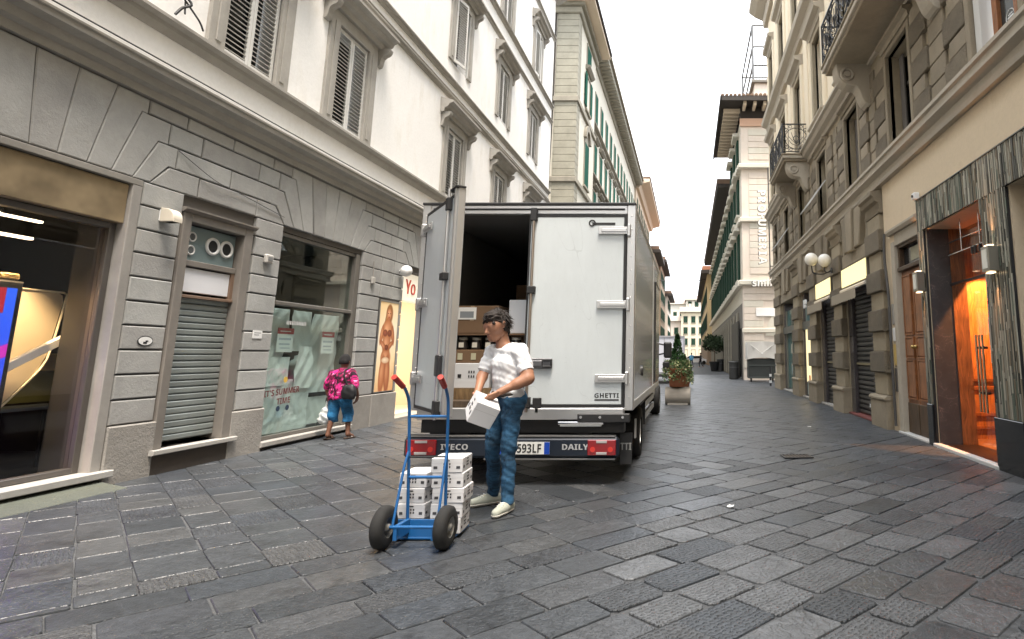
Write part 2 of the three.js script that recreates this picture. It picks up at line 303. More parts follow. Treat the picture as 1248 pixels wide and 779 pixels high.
// ---------- grey and white palazzo beside the street (local x runs along the street, z points out of the wall) ----------
const LX = -6.6;
const palazzo = thing('palazzo', 'white plastered palazzo with grey rusticated ground floor and louvred shutters', 'building', [LX, 0, 0], Math.PI / 2);
{
  const P = palazzo, END = 27.2;
  const R = rngOf(5);
  const holes = [rect(1.2, 6.95, 0.10, 3.40), rect(7.64, 8.80, 0.30, 3.28), rect(9.54, 11.92, 0.10, 3.45), rect(13.76, 16.6, 0.02, 3.4)];
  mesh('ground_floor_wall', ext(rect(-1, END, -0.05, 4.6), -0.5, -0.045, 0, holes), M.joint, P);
  mesh('ground_floor_wall', rb(-60, -1.001, -0.05, 4.6, -0.5, 0), M.stucco[1], P); mesh('upper_wall', rb(-60, -6.001, 4.6, 19.2, -0.5, 0), M.plaster, P);
  const stucco = () => M.stucco[Math.floor(R() * 4)];
  const block = (pts, d = 0.05, m = stucco()) => mesh('stone_block', ext(pts.map(([x, y]) => { const cx = pts.reduce((s, p) => s + p[0], 0) / pts.length, cy = pts.reduce((s, p) => s + p[1], 0) / pts.length; return [x, y]; }), -0.045, d - 0.045 + rr(0, 0.006, R), 0.011), m, P);
  const G = 0.010; // half joint
  const blk = (x0, x1, y0, y1) => block(rect(x0 + G, x1 - G, y0 + G, y1 - G));
  const yC = k => 0.65 + 0.288 * k;
  // piers, course by course
  const pier = (x0, x1, split) => { for (let k = 0; k < 10; k++) { if (split && x1 - x0 > 1) { const s = k % 2 ? split : split + 0.0; blk(x0, s, yC(k), yC(k + 1)); blk(s, x1, yC(k), yC(k + 1)); } else blk(x0, x1, yC(k), yC(k + 1)); } };
  for (let k = 0; k < 10; k++) blk(7.0, 7.6, yC(k), yC(k + 1));
  for (let k = 0; k < 10; k++) blk(8.92, 9.54, yC(k), yC(k + 1));
  for (let k = 0; k < 10; k++) { const inP = k < 7; blk(11.95, 12.72, yC(k), yC(k + 1)); if (!inP) { blk(12.72, 13.24, yC(k), yC(k + 1)); blk(13.24, 13.74, yC(k), yC(k + 1)); } else { blk(13.60, 13.74, yC(k), yC(k + 1)); } }
  for (let k = 0; k < 10; k++) blk(16.6, 17.6, yC(k), yC(k + 1));
  for (let k = 0; k < 10; k++) { blk(17.6, 18.6, yC(k), yC(k + 1)); blk(18.6, 19.9, yC(k), yC(k + 1)); blk(19.9, 21.2, yC(k), yC(k + 1)); blk(21.2, 22.6, yC(k), yC(k + 1)); blk(22.6, 24, yC(k), yC(k + 1)); blk(24, 25.5, yC(k), yC(k + 1)); blk(25.5, END, yC(k), yC(k + 1)); }
  for (let k = 0; k < 10; k++) blk(0.2, 1.15, yC(k), yC(k + 1));
  // plinth stones
  for (const [a, b] of [[0.1, 1.2], [6.99, 7.63], [8.84, 9.53], [11.93, 12.66], [12.68, 13.75], [16.62, 19], [19, 22], [22, 25], [25, END]]) mesh('plinth_stone', ext(rect(a + 0.004, b - 0.004, -0.02, 0.645), -0.03, 0.035, 0.014), M.plinth[Math.floor(R() * 2)], P);
  // flat arch with stepped shoulders
  const Y0 = 3.53, Y = [3.53, 3.805, 4.08, 4.36, 4.545];
  const mirror = (pts, c) => pts.map(([x, y]) => [2 * c - x, y]).reverse();
  const shoulders = [
    [[6.30, Y0], [6.58, Y0], [6.85, Y[3]], [6.93, Y[3]], [6.93, Y[4]], [6.51, Y[4]]],
    [[6.58, Y0], [6.84, Y0], [7.12, Y[2]], [7.26, Y[2]], [7.26, Y[3]], [6.85, Y[3]]],
    [[6.84, Y0], [7.07, Y0], [7.31, Y[1]], [7.41, Y[1]], [7.41, Y[2]], [7.12, Y[2]]],
    [[7.07, Y0], [7.80, Y0], [7.80, Y[1]], [7.31, Y[1]]]];
  const shrink = (pts) => { // pull every edge in by the joint
    const cx = pts.reduce((s, p) => s + p[0], 0) / pts.length, cy = pts.reduce((s, p) => s + p[1], 0) / pts.length;
    return pts.map(([x, y]) => { const d = Math.hypot(x - cx, y - cy), k = (d - 0.013) / d; return [cx + (x - cx) * k, cy + (y - cy) * k]; });
  };
  const V1 = [[5.72, 5.63], [5.99, 6.07], [6.30, 6.51]];
  const c1 = 5.05;
  block(shrink([[2 * c1 - 5.72, Y0], [5.72 - 0.32, Y0], [5.63 - 0.44, Y[4]], [2 * c1 - 5.63, Y[4]]]));
  block(shrink([[5.40, Y0], [5.72, Y0], [5.63, Y[4]], [5.19, Y[4]]]));
  block(shrink([[5.72, Y0], [5.99, Y0], [6.07, Y[4]], [5.63, Y[4]]]));
  block(shrink([[5.99, Y0], [6.30, Y0], [6.51, Y[4]], [6.07, Y[4]]]));
  block(shrink([[3.4, Y0], [4.38, Y0], [4.47, Y[4]], [3.4, Y[4]]])); block(shrink([[2.2, Y0], [3.4, Y0], [3.4, Y[4]], [2.2, Y[4]]])); block(shrink([[0.2, Y0], [2.2, Y0], [2.2, Y[4]], [0.2, Y[4]]]));
  for (const s of shoulders) block(shrink(s));
  // courses between the arches
  const run = (y, xs) => { for (let i = 0; i + 1 < xs.length; i++) blk(xs[i], xs[i + 1], Y[y], Y[y + 1]); };
  run(0, [7.80, 8.89]); run(1, [7.41, 8.33, 9.31]); run(2, [7.26, 7.78, 8.87]); run(3, [6.93, 7.5, 8.31, 9.16]);
  // arch over the papered window, centre 10.75
  const c2 = 10.75;
  const half = [
    [[11.20, Y0], [11.47, Y0], [11.80, Y[3]], [11.90, Y[3]], [11.90, Y[4]], [11.38, Y[4]]],
    [[11.47, Y0], [11.72, Y0], [12.05, Y[2]], [12.17, Y[2]], [12.17, Y[3]], [11.80, Y[3]]],
    [[11.72, Y0], [11.96, Y0], [12.2, Y[1]], [12.34, Y[1]], [12.34, Y[2]], [12.05, Y[2]]],
    [[11.96, Y0], [12.62, Y0], [12.62, Y[1]], [12.2, Y[1]]]];
  for (const h of half) { block(shrink(h)); block(shrink(mirror(h, c2))); }
  for (const [a, b, c, d] of [[10.34, 10.63, 10.54, 10.12], [10.63, 10.89, 10.96, 10.54], [10.89, 11.20, 11.38, 10.96]]) block(shrink([[a, Y0], [b, Y0], [c, Y[4]], [d, Y[4]]]));
  run(2, [8.87, 9.33]); run(3, [9.16, 9.60]); block(shrink([[8.33, Y[1]], [9.16, Y[1]], [9.16, Y[1] + 0.01], [8.33, Y[1] + 0.01]]), 0.01);
  // arch over the lit shop, centre 15.2, its near shoulder and two voussoirs
  const c3 = 15.18, sh3 = 4.43;
  for (const h of half) { block(shrink(h.map(([x, y]) => [x + sh3, y]))); block(shrink(mirror(h, c2).map(([x, y]) => [x + sh3, y]))); }
  for (const [a, b, c, d] of [[10.34, 10.63, 10.54, 10.12], [10.63, 10.89, 10.96, 10.54], [10.89, 11.20, 11.38, 10.96]]) block(shrink([[a + sh3, Y0], [b + sh3, Y0], [c + sh3, Y[4]], [d + sh3, Y[4]]]));
  run(0, [12.62, 13.31]); run(1, [12.34, 13.02, 13.59]); run(2, [12.17, 12.72, 13.30, 13.76]); run(3, [11.90, 12.6, 13.3, 14.03]);
  for (let k = 0; k < 4; k++) run(k, [17.1 + 0.2 * k, 18.4, 19.6 + 0.2 * (k % 2), 21, 22.4, 24, 25.5, END]);
  // cornice above the ground floor
  mesh('cornice', mould([[-0.1, 4.545], [0.05, 4.55], [0.06, 4.64], [0.12, 4.67], [0.14, 4.76], [0.23, 4.80], [0.23, 4.86], [0.25, 4.875], [0.25, 4.90], [0, 4.97], [-0.1, 4.97]], -6, END + 0.2), M.trim, P);
  // plaster storeys, with an opening behind every pair of shutters
  const rows = [
    { y0: 5.66, y1: 7.60, xs: [3.9, 8.38, 10.95, 16.1, 20.05, 24.05] },
    { y0: 9.52, y1: 11.5, xs: [16.1, 20.05, 24.05] },
    { y0: 13.3, y1: 15.3, xs: [20.05, 24.3] }];
  const wh = []; for (const r of rows) for (const x of r.xs) wh.push(rect(x - 0.52, x + 0.52, r.y0, r.y1));
  mesh('upper_wall', ext(rect(-6, END, 4.6, 19.2), -0.5, 0, 0, wh), M.plaster, P);
  mesh('end_wall', rb(END - 0.45, END - 0.002, -0.05, 19.2, -9, -0.501), M.plaster, P);
  mesh('eaves', mould([[0, 18.7], [0.15, 18.8], [0.7, 19.2], [0.75, 19.35], [0, 19.6], [-2, 20.0], [-2, 18.9], [0, 18.9]], -6, END + 0.4), M.trimDark, P);
  const band = (y, d = 0.1, h = 0.12, m = M.trim) => mesh('string_course', mould([[-0.05, y - h], [0.02, y - h], [d * 0.45, y - h * 0.6], [d * 0.5, y - h * 0.35], [d, y - h * 0.2], [d, y], [-0.05, y + 0.02]], -6, END + 0.02), m, P);
  band(5.62, 0.15, 0.2, M.trimDark); band(8.52, 0.10, 0.11, M.trimDark); band(8.62, 0.06, 0.05, M.trimDark); band(8.97, 0.12, 0.12, M.trimDark); band(12.46, 0.1, 0.14, M.trimDark); band(13.2, 0.13, 0.15, M.trimDark); band(16.7, 0.12, 0.15, M.trimDark);
  // louvred shutters and window surrounds
  const slatGeo = (w, h) => { const gs = []; for (let y = 0.03; y < h - 0.02; y += 0.074) { const g = new THREE.BoxGeometry(w, 0.014, 0.05).toNonIndexed(); g.rotateX(0.55); g.translate(w / 2, y, 0); gs.push(g); } return merge(gs); };
  const leafW = 0.515;
  const leafFrame = (h) => merge([rb(0, 0.06, 0, h, -0.02, 0.02, 0.004), rb(leafW - 0.06, leafW, 0, h, -0.02, 0.02, 0.004), rb(0.06, leafW - 0.06, 0, 0.09, -0.019, 0.019), rb(0.06, leafW - 0.06, h - 0.08, h, -0.019, 0.019), rb(-0.008, 0.012, 0.3, 0.4, 0.018, 0.032), rb(-0.008, 0.012, h - 0.4, h - 0.3, 0.018, 0.032)]);
  const gf = new Map();
  function shutters(x, y0, y1, open, gap) {
    const h = y1 - y0 - 0.02;
    if (!gf.has(h)) gf.set(h, [leafFrame(h), slatGeo(leafW - 0.12, h - 0.17)]);
    const [f, s] = gf.get(h);
    for (const side of [-1, 1]) {
      const l = mesh('shutter', f, M.shutterGrey, P); l.position.set(x + side * 0.518, y0 + 0.01, -0.03);
      l.rotation.y = side > 0 ? Math.PI : 0;
      if (open) { l.rotation.y += side * open[side < 0 ? 0 : 1]; l.position.z = 0.04; }
      const b = stuff(mesh('louvre_slats', s, M.shutterGrey, l)); b.position.set(0.06, 0.09, 0); if (side > 0) { b.position.x = leafW - 0.06; b.rotation.y = Math.PI; }
    }
    mesh('window_pane', rb(x - 0.5, x + 0.5, y0 + 0.02, y1 - 0.02, -0.3, -0.28), M.darkGlass, P);
  }
  const surroundG = (h) => merge([rb(-0.82, -0.52, 0, h + 0.16, -0.02, 0.05, 0.008), rb(0.52, 0.82, 0, h + 0.16, -0.02, 0.05, 0.008), rb(-0.52, 0.52, h, h + 0.16, -0.02, 0.049), rb(-0.70, -0.60, 0.1, h, 0.045, 0.065, 0.006), rb(0.60, 0.70, 0.1, h, 0.045, 0.065, 0.006)]);
  const hoodG = mould([[-0.05, 0.0], [0.10, 0.0], [0.12, 0.1], [0.2, 0.14], [0.24, 0.22], [0.34, 0.26], [0.34, 0.31], [0.0, 0.40], [-0.05, 0.40]], -1.08, 1.08);
  const corbelG = () => { const s = new THREE.Shape(); s.moveTo(0, 0); s.bezierCurveTo(0.14, 0.0, 0.02, 0.2, 0.16, 0.26); s.bezierCurveTo(0.24, 0.28, 0.26, 0.36, 0.26, 0.4); s.lineTo(0, 0.4); const g = new THREE.ExtrudeGeometry(s, { depth: 0.14, bevelEnabled: false, curveSegments: 5 }); g.rotateY(-Math.PI / 2); return metreUV(plain(g)); };
  const cg = corbelG();
  rows.forEach((r, ri) => r.xs.forEach((x, i) => {
    const h = r.y1 - r.y0;
    const su = mesh('window_surround', surroundG(h), M.trim, P); su.position.set(x, r.y0, 0);
    const hd = mesh('window_hood', hoodG, M.trimDark, P); hd.position.set(x, r.y1 + 0.24, 0.0);
    const fr = mesh('frieze', rb(-0.82, 0.82, 0.162, 0.24, -0.02, 0.04), M.trim, su); fr.position.y = h;
    for (const sx of [-0.86, 1.0]) { const c = mesh('corbel', cg, M.trim, hd); c.position.set(sx, -0.38, 0); }
    shutters(x, r.y0, r.y1, ri === 1 && i === 0 ? [0.25, 1.15 - 3.0] : ri === 2 && i === 1 ? [0.1, -0.7] : null);
  }));
  // shop front with the bronze fascia
  mesh('shop_jamb', ext(rect(6.86, 6.985, 0.10, 3.45), -0.3, 0.02, 0.008), mat(0.42, 0.40, 0.375, 0.7, { map: T.mottle }), P);
  mesh('shop_lintel', ext(rect(1.2, 6.985, 3.452, 3.525), -0.3, 0.02, 0.006), mat(0.36, 0.34, 0.31, 0.7, { map: T.mottle }), P);
  mesh('fascia_panel', rb(1.2, 6.855, 2.97, 3.44, -0.12, -0.02, 0.01), mat(0.52, 0.44, 0.325, 0.38, { metalness: 0.35, map: T.cloudy }), P);
  mesh('shop_sill', ext(rect(1.2, 7.06, 0.10, 0.175), -0.2, 0.11, 0.008), mat(0.52, 0.51, 0.49, 0.6, { map: T.mottle }), P);
  mesh('shop_base', rb(1.2, 6.98, -0.04, 0.098, -0.2, -0.02), mat(0.10, 0.08, 0.065, 0.9, { map: T.mottle }), P);
  mesh('shop_window_frame', [rb(6.78, 6.855, 0.18, 2.965, -0.2, -0.1, 0.006), rb(1.2, 6.78, 2.90, 2.965, -0.2, -0.1, 0.006), rb(1.2, 6.78, 0.18, 0.24, -0.2, -0.1, 0.006), rb(4.26, 4.33, 0.24, 2.90, -0.2, -0.1, 0.006)], mat(0.16, 0.15, 0.14, 0.4, { metalness: 0.7 }), P);
  mesh('shop_window_pane', rb(4.33, 6.78, 0.24, 2.90, -0.155, -0.149), M.glass, P); mesh('shop_window_pane', rb(1.2, 4.26, 0.24, 2.90, -0.155, -0.149), M.glass, P);
  mesh('dark_jamb_cover', rb(6.835, 6.857, 0.18, 2.96, -0.52, -0.2), M.black, P);  // added black strip hiding the lit inner jamb, shade painted as colour
  // room behind it
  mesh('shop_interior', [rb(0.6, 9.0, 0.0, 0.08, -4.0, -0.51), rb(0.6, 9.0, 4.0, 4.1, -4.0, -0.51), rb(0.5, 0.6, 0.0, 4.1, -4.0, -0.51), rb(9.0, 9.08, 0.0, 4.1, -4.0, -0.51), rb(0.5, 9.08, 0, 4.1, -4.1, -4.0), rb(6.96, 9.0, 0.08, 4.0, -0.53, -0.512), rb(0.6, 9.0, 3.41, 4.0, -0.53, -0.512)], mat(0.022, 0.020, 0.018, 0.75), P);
  for (const [x0, x1, y, z] of [[6.0, 7.3, 2.86, -1.6], [6.9, 8.1, 3.25, -2.4], [6.0, 6.9, 3.5, -2.4]]) {
    mesh('light_strip', rb(x0, x1, y, y + 0.03, z, z + 0.06), mat(1, 0.9, 0.75, 0.5, { emissive: new THREE.Color(1, 0.78, 0.55), emissiveIntensity: 0.9 }), P);
    const l = new THREE.RectAreaLight(0xffd9a8, 1.2, x1 - x0, 0.06); l.position.set((x0 + x1) / 2, y - 0.01, z + 0.03); l.rotation.x = -Math.PI / 2; P.add(l);
  }
}
// things in and on the palazzo's ground floor
const onLeft = (name, label, cat, u, y, n = 0, group) => thing(name, label, cat, [LX + n, y, -u], Math.PI / 2, group);
{ // display in the dark shop window
  const s = onLeft('display_panel', 'cream rounded display panel inside the dark shop window', 'display stand', 6.35, 0.12, -0.85); s.name = 'display_board';
  const pts = []; const rp = (x, y) => pts.push([x, y]);
  rp(-1.4, 0); rp(0.1, 0.55); rp(0.62, 1.15); rp(0.70, 1.35); rp(0.78, 1.95); rp(0.76, 2.03); rp(0.70, 2.06); rp(-1.4, 2.06);
  mesh('board', ext(pts, -0.05, 0, 0.012), mat(0.74, 0.64, 0.47, 0.6), s);
  mesh('edge', tube([[0.1, 0.55, 0.006], [0.62, 1.15, 0.006], [0.71, 1.38, 0.006], [0.785, 1.95, 0.006], [0.76, 2.03, 0.006], [0.70, 2.062, 0.006], [-1.4, 2.062, 0.006]], 0.012, 5, 30), mat(0.85, 0.78, 0.62, 0.4), s);
  const b = onLeft('white_beam', 'white slanted beam crossing the cream display panel', 'display stand', 6.65, 0.68, -0.6);
  mesh('bar', (() => { const g = rb(-1.15, 0.85, -0.045, 0.045, -0.03, 0.03, 0.008); g.rotateZ(0.52); g.translate(0, 0.78, 0); return g; })(), mat(0.85, 0.83, 0.78, 0.35), b);
  mesh('foot', rod([-0.6, -0.6, 0], [-0.6, 0.42, 0], 0.015), M.chrome, b);
  const c = onLeft('table_with_cloth', 'low dark display table with pale blue top in the shop window', 'table', 7.35, 0.09, -1.3);
  mesh('table_top', (() => { const g = rb(-0.5, 0.45, 0.72, 0.76, -0.25, 0.2, 0.01); return g; })(), mat(0.28, 0.34, 0.42, 0.25), c);
  for (const x of [-0.42, 0.37]) for (const z of [-0.18, 0.14]) mesh('leg', rod([x, 0, z], [x, 0.72, z], 0.02), M.black, c);
  const q = onLeft('display_box', 'backlit yellow display box with green plants picture in the dark shop', 'display box', 8.0, 0.85, -1.9);
  mesh('case', rb(-0.45, 0.5, 0, 0.62, -0.2, 0, 0.01), mat(0.55, 0.45, 0.28, 0.6), q);
  mesh('picture', rb(-0.46, 0.2, 0.0, 0.40, 0.002, 0.02), mat(0.10, 0.12, 0.05, 0.6, { map: T.cloudy }), q);
  const l = new THREE.SpotLight(0xffd7a0, 7, 0, 0.62, 0.4, 2); l.position.set(LX - 0.42, 2.86, -5.9); l.target.position.set(LX - 0.9, 1.5, -6.35); scene.add(l, l.target);  // added lamp without a known source, brightens the cream board
  const sp = onLeft('added_spot_lamp', 'small added spot lamp brightening the cream display panel', 'lamp', 5.9, 2.95, -0.42);
  mesh('housing', cyl(0.05, 0.12, 14), M.black, sp); mesh('bulb', at(cyl(0.035, 0.01, 14), 0, -0.066, 0), mat(1, 0.9, 0.7, 0.5, { emissive: new THREE.Color(1, 0.8, 0.5), emissiveIntensity: 4 }), sp);
  // tall advertising screen
  const scr = onLeft('advertising_screen', 'upright advertising screen showing blue and magenta shapes behind the shop glass', 'screen', 6.16, 0.1, -0.46);
  mesh('housing', ext(rect(-0.62, 0.17, 0.1, 2.12), -0.1, 0, 0.02), M.black, scr);
  mesh('crest', rb(-0.5, 0.14, 2.125, 2.2, -0.08, -0.02, 0.02), mat(0.3, 0.22, 0.1, 0.4, { metalness: 0.6, ...bumpy(T.coarse, 0.01) }), scr);
  const pic = canvasTex(256, 640, (x, w, h) => {
    const g = x.createLinearGradient(0, 0, 0, h); g.addColorStop(0, '#1d5be8'); g.addColorStop(0.45, '#2e4be0'); g.addColorStop(0.6, '#3a3cc8'); g.addColorStop(1, '#c04be6'); x.fillStyle = g; x.fillRect(0, 0, w, h);
    x.fillStyle = '#a3122c'; x.fillRect(w * 0.45, 0, w * 0.4, h * 0.14); x.fillStyle = '#e2357a'; x.fillRect(w * 0.58, 0, w * 0.1, h * 0.12);
    x.fillStyle = '#c026a8'; x.save(); x.translate(w * 0.5, h * 0.42); x.rotate(-0.35); x.fillRect(-w, -24, w * 2, 44); x.restore();
    x.fillStyle = '#d858f0'; x.fillRect(0, h * 0.66, w, h * 0.34); x.fillStyle = '#2f7bff'; x.beginPath(); x.arc(w * 0.4, h * 0.2, 40, 0, 7); x.fill();
  });
  const dm = flat(0.66, 1.86); const sm = mesh('display', dm, mat(0.02, 0.02, 0.02, 0.3, { emissive: new THREE.Color(1, 1, 1), emissiveMap: pic, emissiveIntensity: 0.22 }), scr); sm.position.set(-0.225, 1.11, 0.004);
  const rl = new THREE.RectAreaLight(0x6a5cff, 0.15, 0.66, 1.86); rl.position.set(-0.225, 1.11, 0.012); rl.rotation.y = Math.PI; scr.add(rl);
  // wall lamp, stickers, intercom
  const wl = onLeft('wall_light', 'cream hooded wall light on the grey pier above the roller shutter', 'lamp', 7.33, 3.10, 0.0); wl.scale.setScalar(0.72);
  mesh('bracket', rb(-0.09, 0.09, 0.0, 0.2, 0, 0.05, 0.01), M.white, wl);
  mesh('hood', (() => { const s = new THREE.Shape(); s.moveTo(0.04, 0); s.lineTo(0.04, 0.22); s.lineTo(0.16, 0.2); s.quadraticCurveTo(0.27, 0.15, 0.26, 0.0); const g = new THREE.ExtrudeGeometry(s, { depth: 0.17, bevelEnabled: true, bevelSize: 0.012, bevelThickness: 0.012, curveSegments: 6 }); g.rotateY(-Math.PI / 2); g.translate(0.085, 0, 0); return metreUV(plain(g)); })(), mat(0.66, 0.6, 0.5, 0.5), wl);
  mesh('lens', rb(-0.07, 0.07, -0.012, 0.0, 0.06, 0.24), mat(0.25, 0.23, 0.2, 0.2), wl);
  const st = onLeft('oval_sticker', 'oval white sticker with black outline on the grey pier', 'sticker', 7.32, 1.62, 0.012);
  const ov = (a, b, z0, z1) => { const s = new THREE.Shape(); s.absellipse(0, 0, a, b, 0, Math.PI * 2); const g = new THREE.ExtrudeGeometry(s, { depth: z1 - z0, bevelEnabled: false, curveSegments: 12 }); g.translate(0, 0, z0); return plain(g); };
  mesh('rim', ov(0.105, 0.062, 0, 0.003), M.black, st); mesh('face', ov(0.092, 0.05, 0.003, 0.006), M.white, st); mesh('mark', [rb(-0.03, 0.02, -0.034, -0.01, 0.006, 0.008), rb(0.0, 0.035, -0.01, 0.006, 0.006, 0.008)], M.black, st);
  const sg = onLeft('small_notice', 'small white notice plate on the pier beside the papered window', 'sign', 9.2, 1.76, 0.012); mesh('plate', rb(-0.1, 0.1, -0.06, 0.06, 0, 0.008, 0.002), M.white, sg); mesh('print', [rb(-0.07, 0.07, 0.02, 0.03, 0.008, 0.009), rb(-0.07, 0.03, -0.01, 0, 0.008, 0.009)], mat(0.2, 0.2, 0.2), sg);
  const bell = onLeft('alarm_box', 'small grey alarm box on the pier beside the papered window', 'alarm', 9.22, 2.93, 0.012); mesh('case', rb(-0.085, 0.085, -0.07, 0.07, 0, 0.06, 0.02), mat(0.5, 0.48, 0.45, 0.5), bell); mesh('grille', rb(-0.05, 0.05, -0.03, 0.03, 0.06, 0.066), mat(0.2, 0.2, 0.2), bell);
  const b2 = onLeft('junction_box', 'tiny grey junction box on the pier above the swimwear poster', 'box', 12.35, 2.98, 0.012); mesh('case', rb(-0.06, 0.06, -0.07, 0.07, 0, 0.05, 0.012), mat(0.4, 0.38, 0.35, 0.5), b2); mesh('conduit', rod([0, 0.07, 0.02], [0, 0.4, 0.012], 0.01), mat(0.3, 0.28, 0.26), b2);
  const wl2 = onLeft('round_wall_lamp', 'white round wall lamp beside the brightly lit shop entrance', 'lamp', 13.5, 3.34, 0.0); mesh('arm', rod([0, 0, 0], [0, 0.0, 0.1], 0.02), M.white, wl2); mesh('globe', at(plain(new THREE.SphereGeometry(0.13, 16, 12)), 0, 0, 0.16), M.white, wl2);
  tag(mesh('wall_cable', tube([[LX + 0.02, 4.05, -7.4], [LX + 0.05, 3.83, -8.0], [LX + 0.03, 3.77, -8.6], [LX + 0.02, 3.66, -9.5]], 0.0045, 5, 24), M.iron), 'thin dark cable sagging over the stone blocks above the roller shutter', 'cable');
  tag(mesh('ledge_cable', tube([[LX + 0.27, 4.93, -4.5], [LX + 0.27, 4.94, -7], [LX + 0.275, 4.93, -10], [LX + 0.27, 4.94, -13], [LX + 0.27, 4.93, -19]], 0.009, 5, 40), M.iron), 'thin cable lying along the cornice edge of the white palazzo', 'cable');
  tag(mesh('hanging_cable', [tube([[LX + 0.2, 7.2, -6.95], [LX + 0.2, 6.5, -6.95], [LX + 0.19, 6.1, -6.97], [LX + 0.2, 5.72, -7.0]], 0.01, 5, 16), tube([[LX + 0.2, 6.2, -6.97], [LX + 0.26, 6.1, -6.93], [LX + 0.2, 5.98, -6.96], [LX + 0.25, 5.86, -7.02], [LX + 0.19, 5.78, -6.96], [LX + 0.17, 5.66, -6.9]], 0.017, 5, 24), tube([[LX + 0.2, 5.9, -6.97], [LX + 0.22, 5.74, -7.2], [LX + 0.2, 5.66, -7.3]], 0.012, 5, 10)], M.iron), 'tangled black cable hanging onto the ledge of the white palazzo', 'cable');
}
{ // roller shutter doorway
  const P = palazzo, frame = mat(0.27, 0.245, 0.22, 0.7, { map: T.mottle });
  mesh('door_surround', [rb(7.61, 7.74, 0.30, 3.30, -0.28, 0.03, 0.008), rb(8.70, 8.86, 0.30, 3.30, -0.28, 0.03, 0.008), rb(7.74, 8.70, 3.19, 3.30, -0.28, 0.03, 0.008)], frame, P);
  mesh('door_hood', mould([[-0.03, 3.302], [0.03, 3.302], [0.07, 3.34], [0.07, 3.36], [-0.03, 3.37]], 7.58, 8.90), frame, P);
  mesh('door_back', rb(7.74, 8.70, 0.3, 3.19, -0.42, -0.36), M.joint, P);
  mesh('vent_panel', rb(7.76, 8.68, 2.70, 3.17, -0.12, -0.09, 0.006), mat(0.22, 0.29, 0.30, 0.35, { metalness: 0.2 }), P);
  for (const [x, y, r] of [[7.90, 3.02, 0.058], [7.90, 2.84, 0.058], [8.26, 2.95, 0.105], [8.51, 2.95, 0.105]]) { const v = mesh('vent_ring', at(plain(new THREE.TorusGeometry(r, r * 0.2, 8, 28)), x, y, -0.08), M.white, P); mesh('vent_mouth', at(cyl(r * 0.9, 0.01, 24, 'z'), x, y, -0.083), r > 0.1 ? M.dark : mat(0.12, 0.13, 0.13, 0.6), v); }
  mesh('transom', rb(7.74, 8.70, 2.62, 2.70, -0.14, -0.05, 0.008), frame, P);
  mesh('blank_sign', rb(7.80, 8.64, 2.28, 2.60, -0.12, -0.08, 0.006), mat(0.78, 0.79, 0.83, 0.35), P);
  mesh('sign_frame', [rb(7.74, 7.798, 2.24, 2.62, -0.12, -0.06), rb(8.642, 8.70, 2.24, 2.62, -0.12, -0.06), rb(7.74, 8.70, 2.2, 2.24, -0.14, -0.04, 0.006)], mat(0.2, 0.13, 0.09, 0.6), P);
  const slat = (() => { const s = new THREE.Shape(); s.moveTo(-0.2, 0); s.lineTo(-0.165, 0.006); s.lineTo(-0.155, 0.02); s.lineTo(-0.155, 0.066); s.lineTo(-0.168, 0.08); s.lineTo(-0.2, 0.082); const g = new THREE.ExtrudeGeometry(s, { depth: 0.94, bevelEnabled: false }); g.rotateY(-Math.PI / 2); g.translate(0.94, 0, 0); return metreUV(plain(g)); })();
  const R = rngOf(9), ms = [0.38, 0.42, 0.46].map(k => mat(k * 0.92, k * 1.02, k, 0.42, { metalness: 0.35, map: T.mottle }));
  for (let k = 0; k < 22; k++) { const y = 0.36 + k * 0.0845; if (y > 2.14) break; const m = mesh('shutter_slat', slat, ms[Math.floor(R() * 3)], P); m.position.set(7.75, y, 0.06); }
  mesh('door_sill', ext(rect(7.56, 8.94, 0.24, 0.30), -0.3, 0.09, 0.008), mat(0.55, 0.53, 0.5, 0.7, { map: T.mottle }), P);
  mesh('door_step', rb(7.6, 8.9, -0.04, 0.24, -0.3, 0.02), mat(0.11, 0.09, 0.075, 0.9, { map: T.mottle }), P);
}
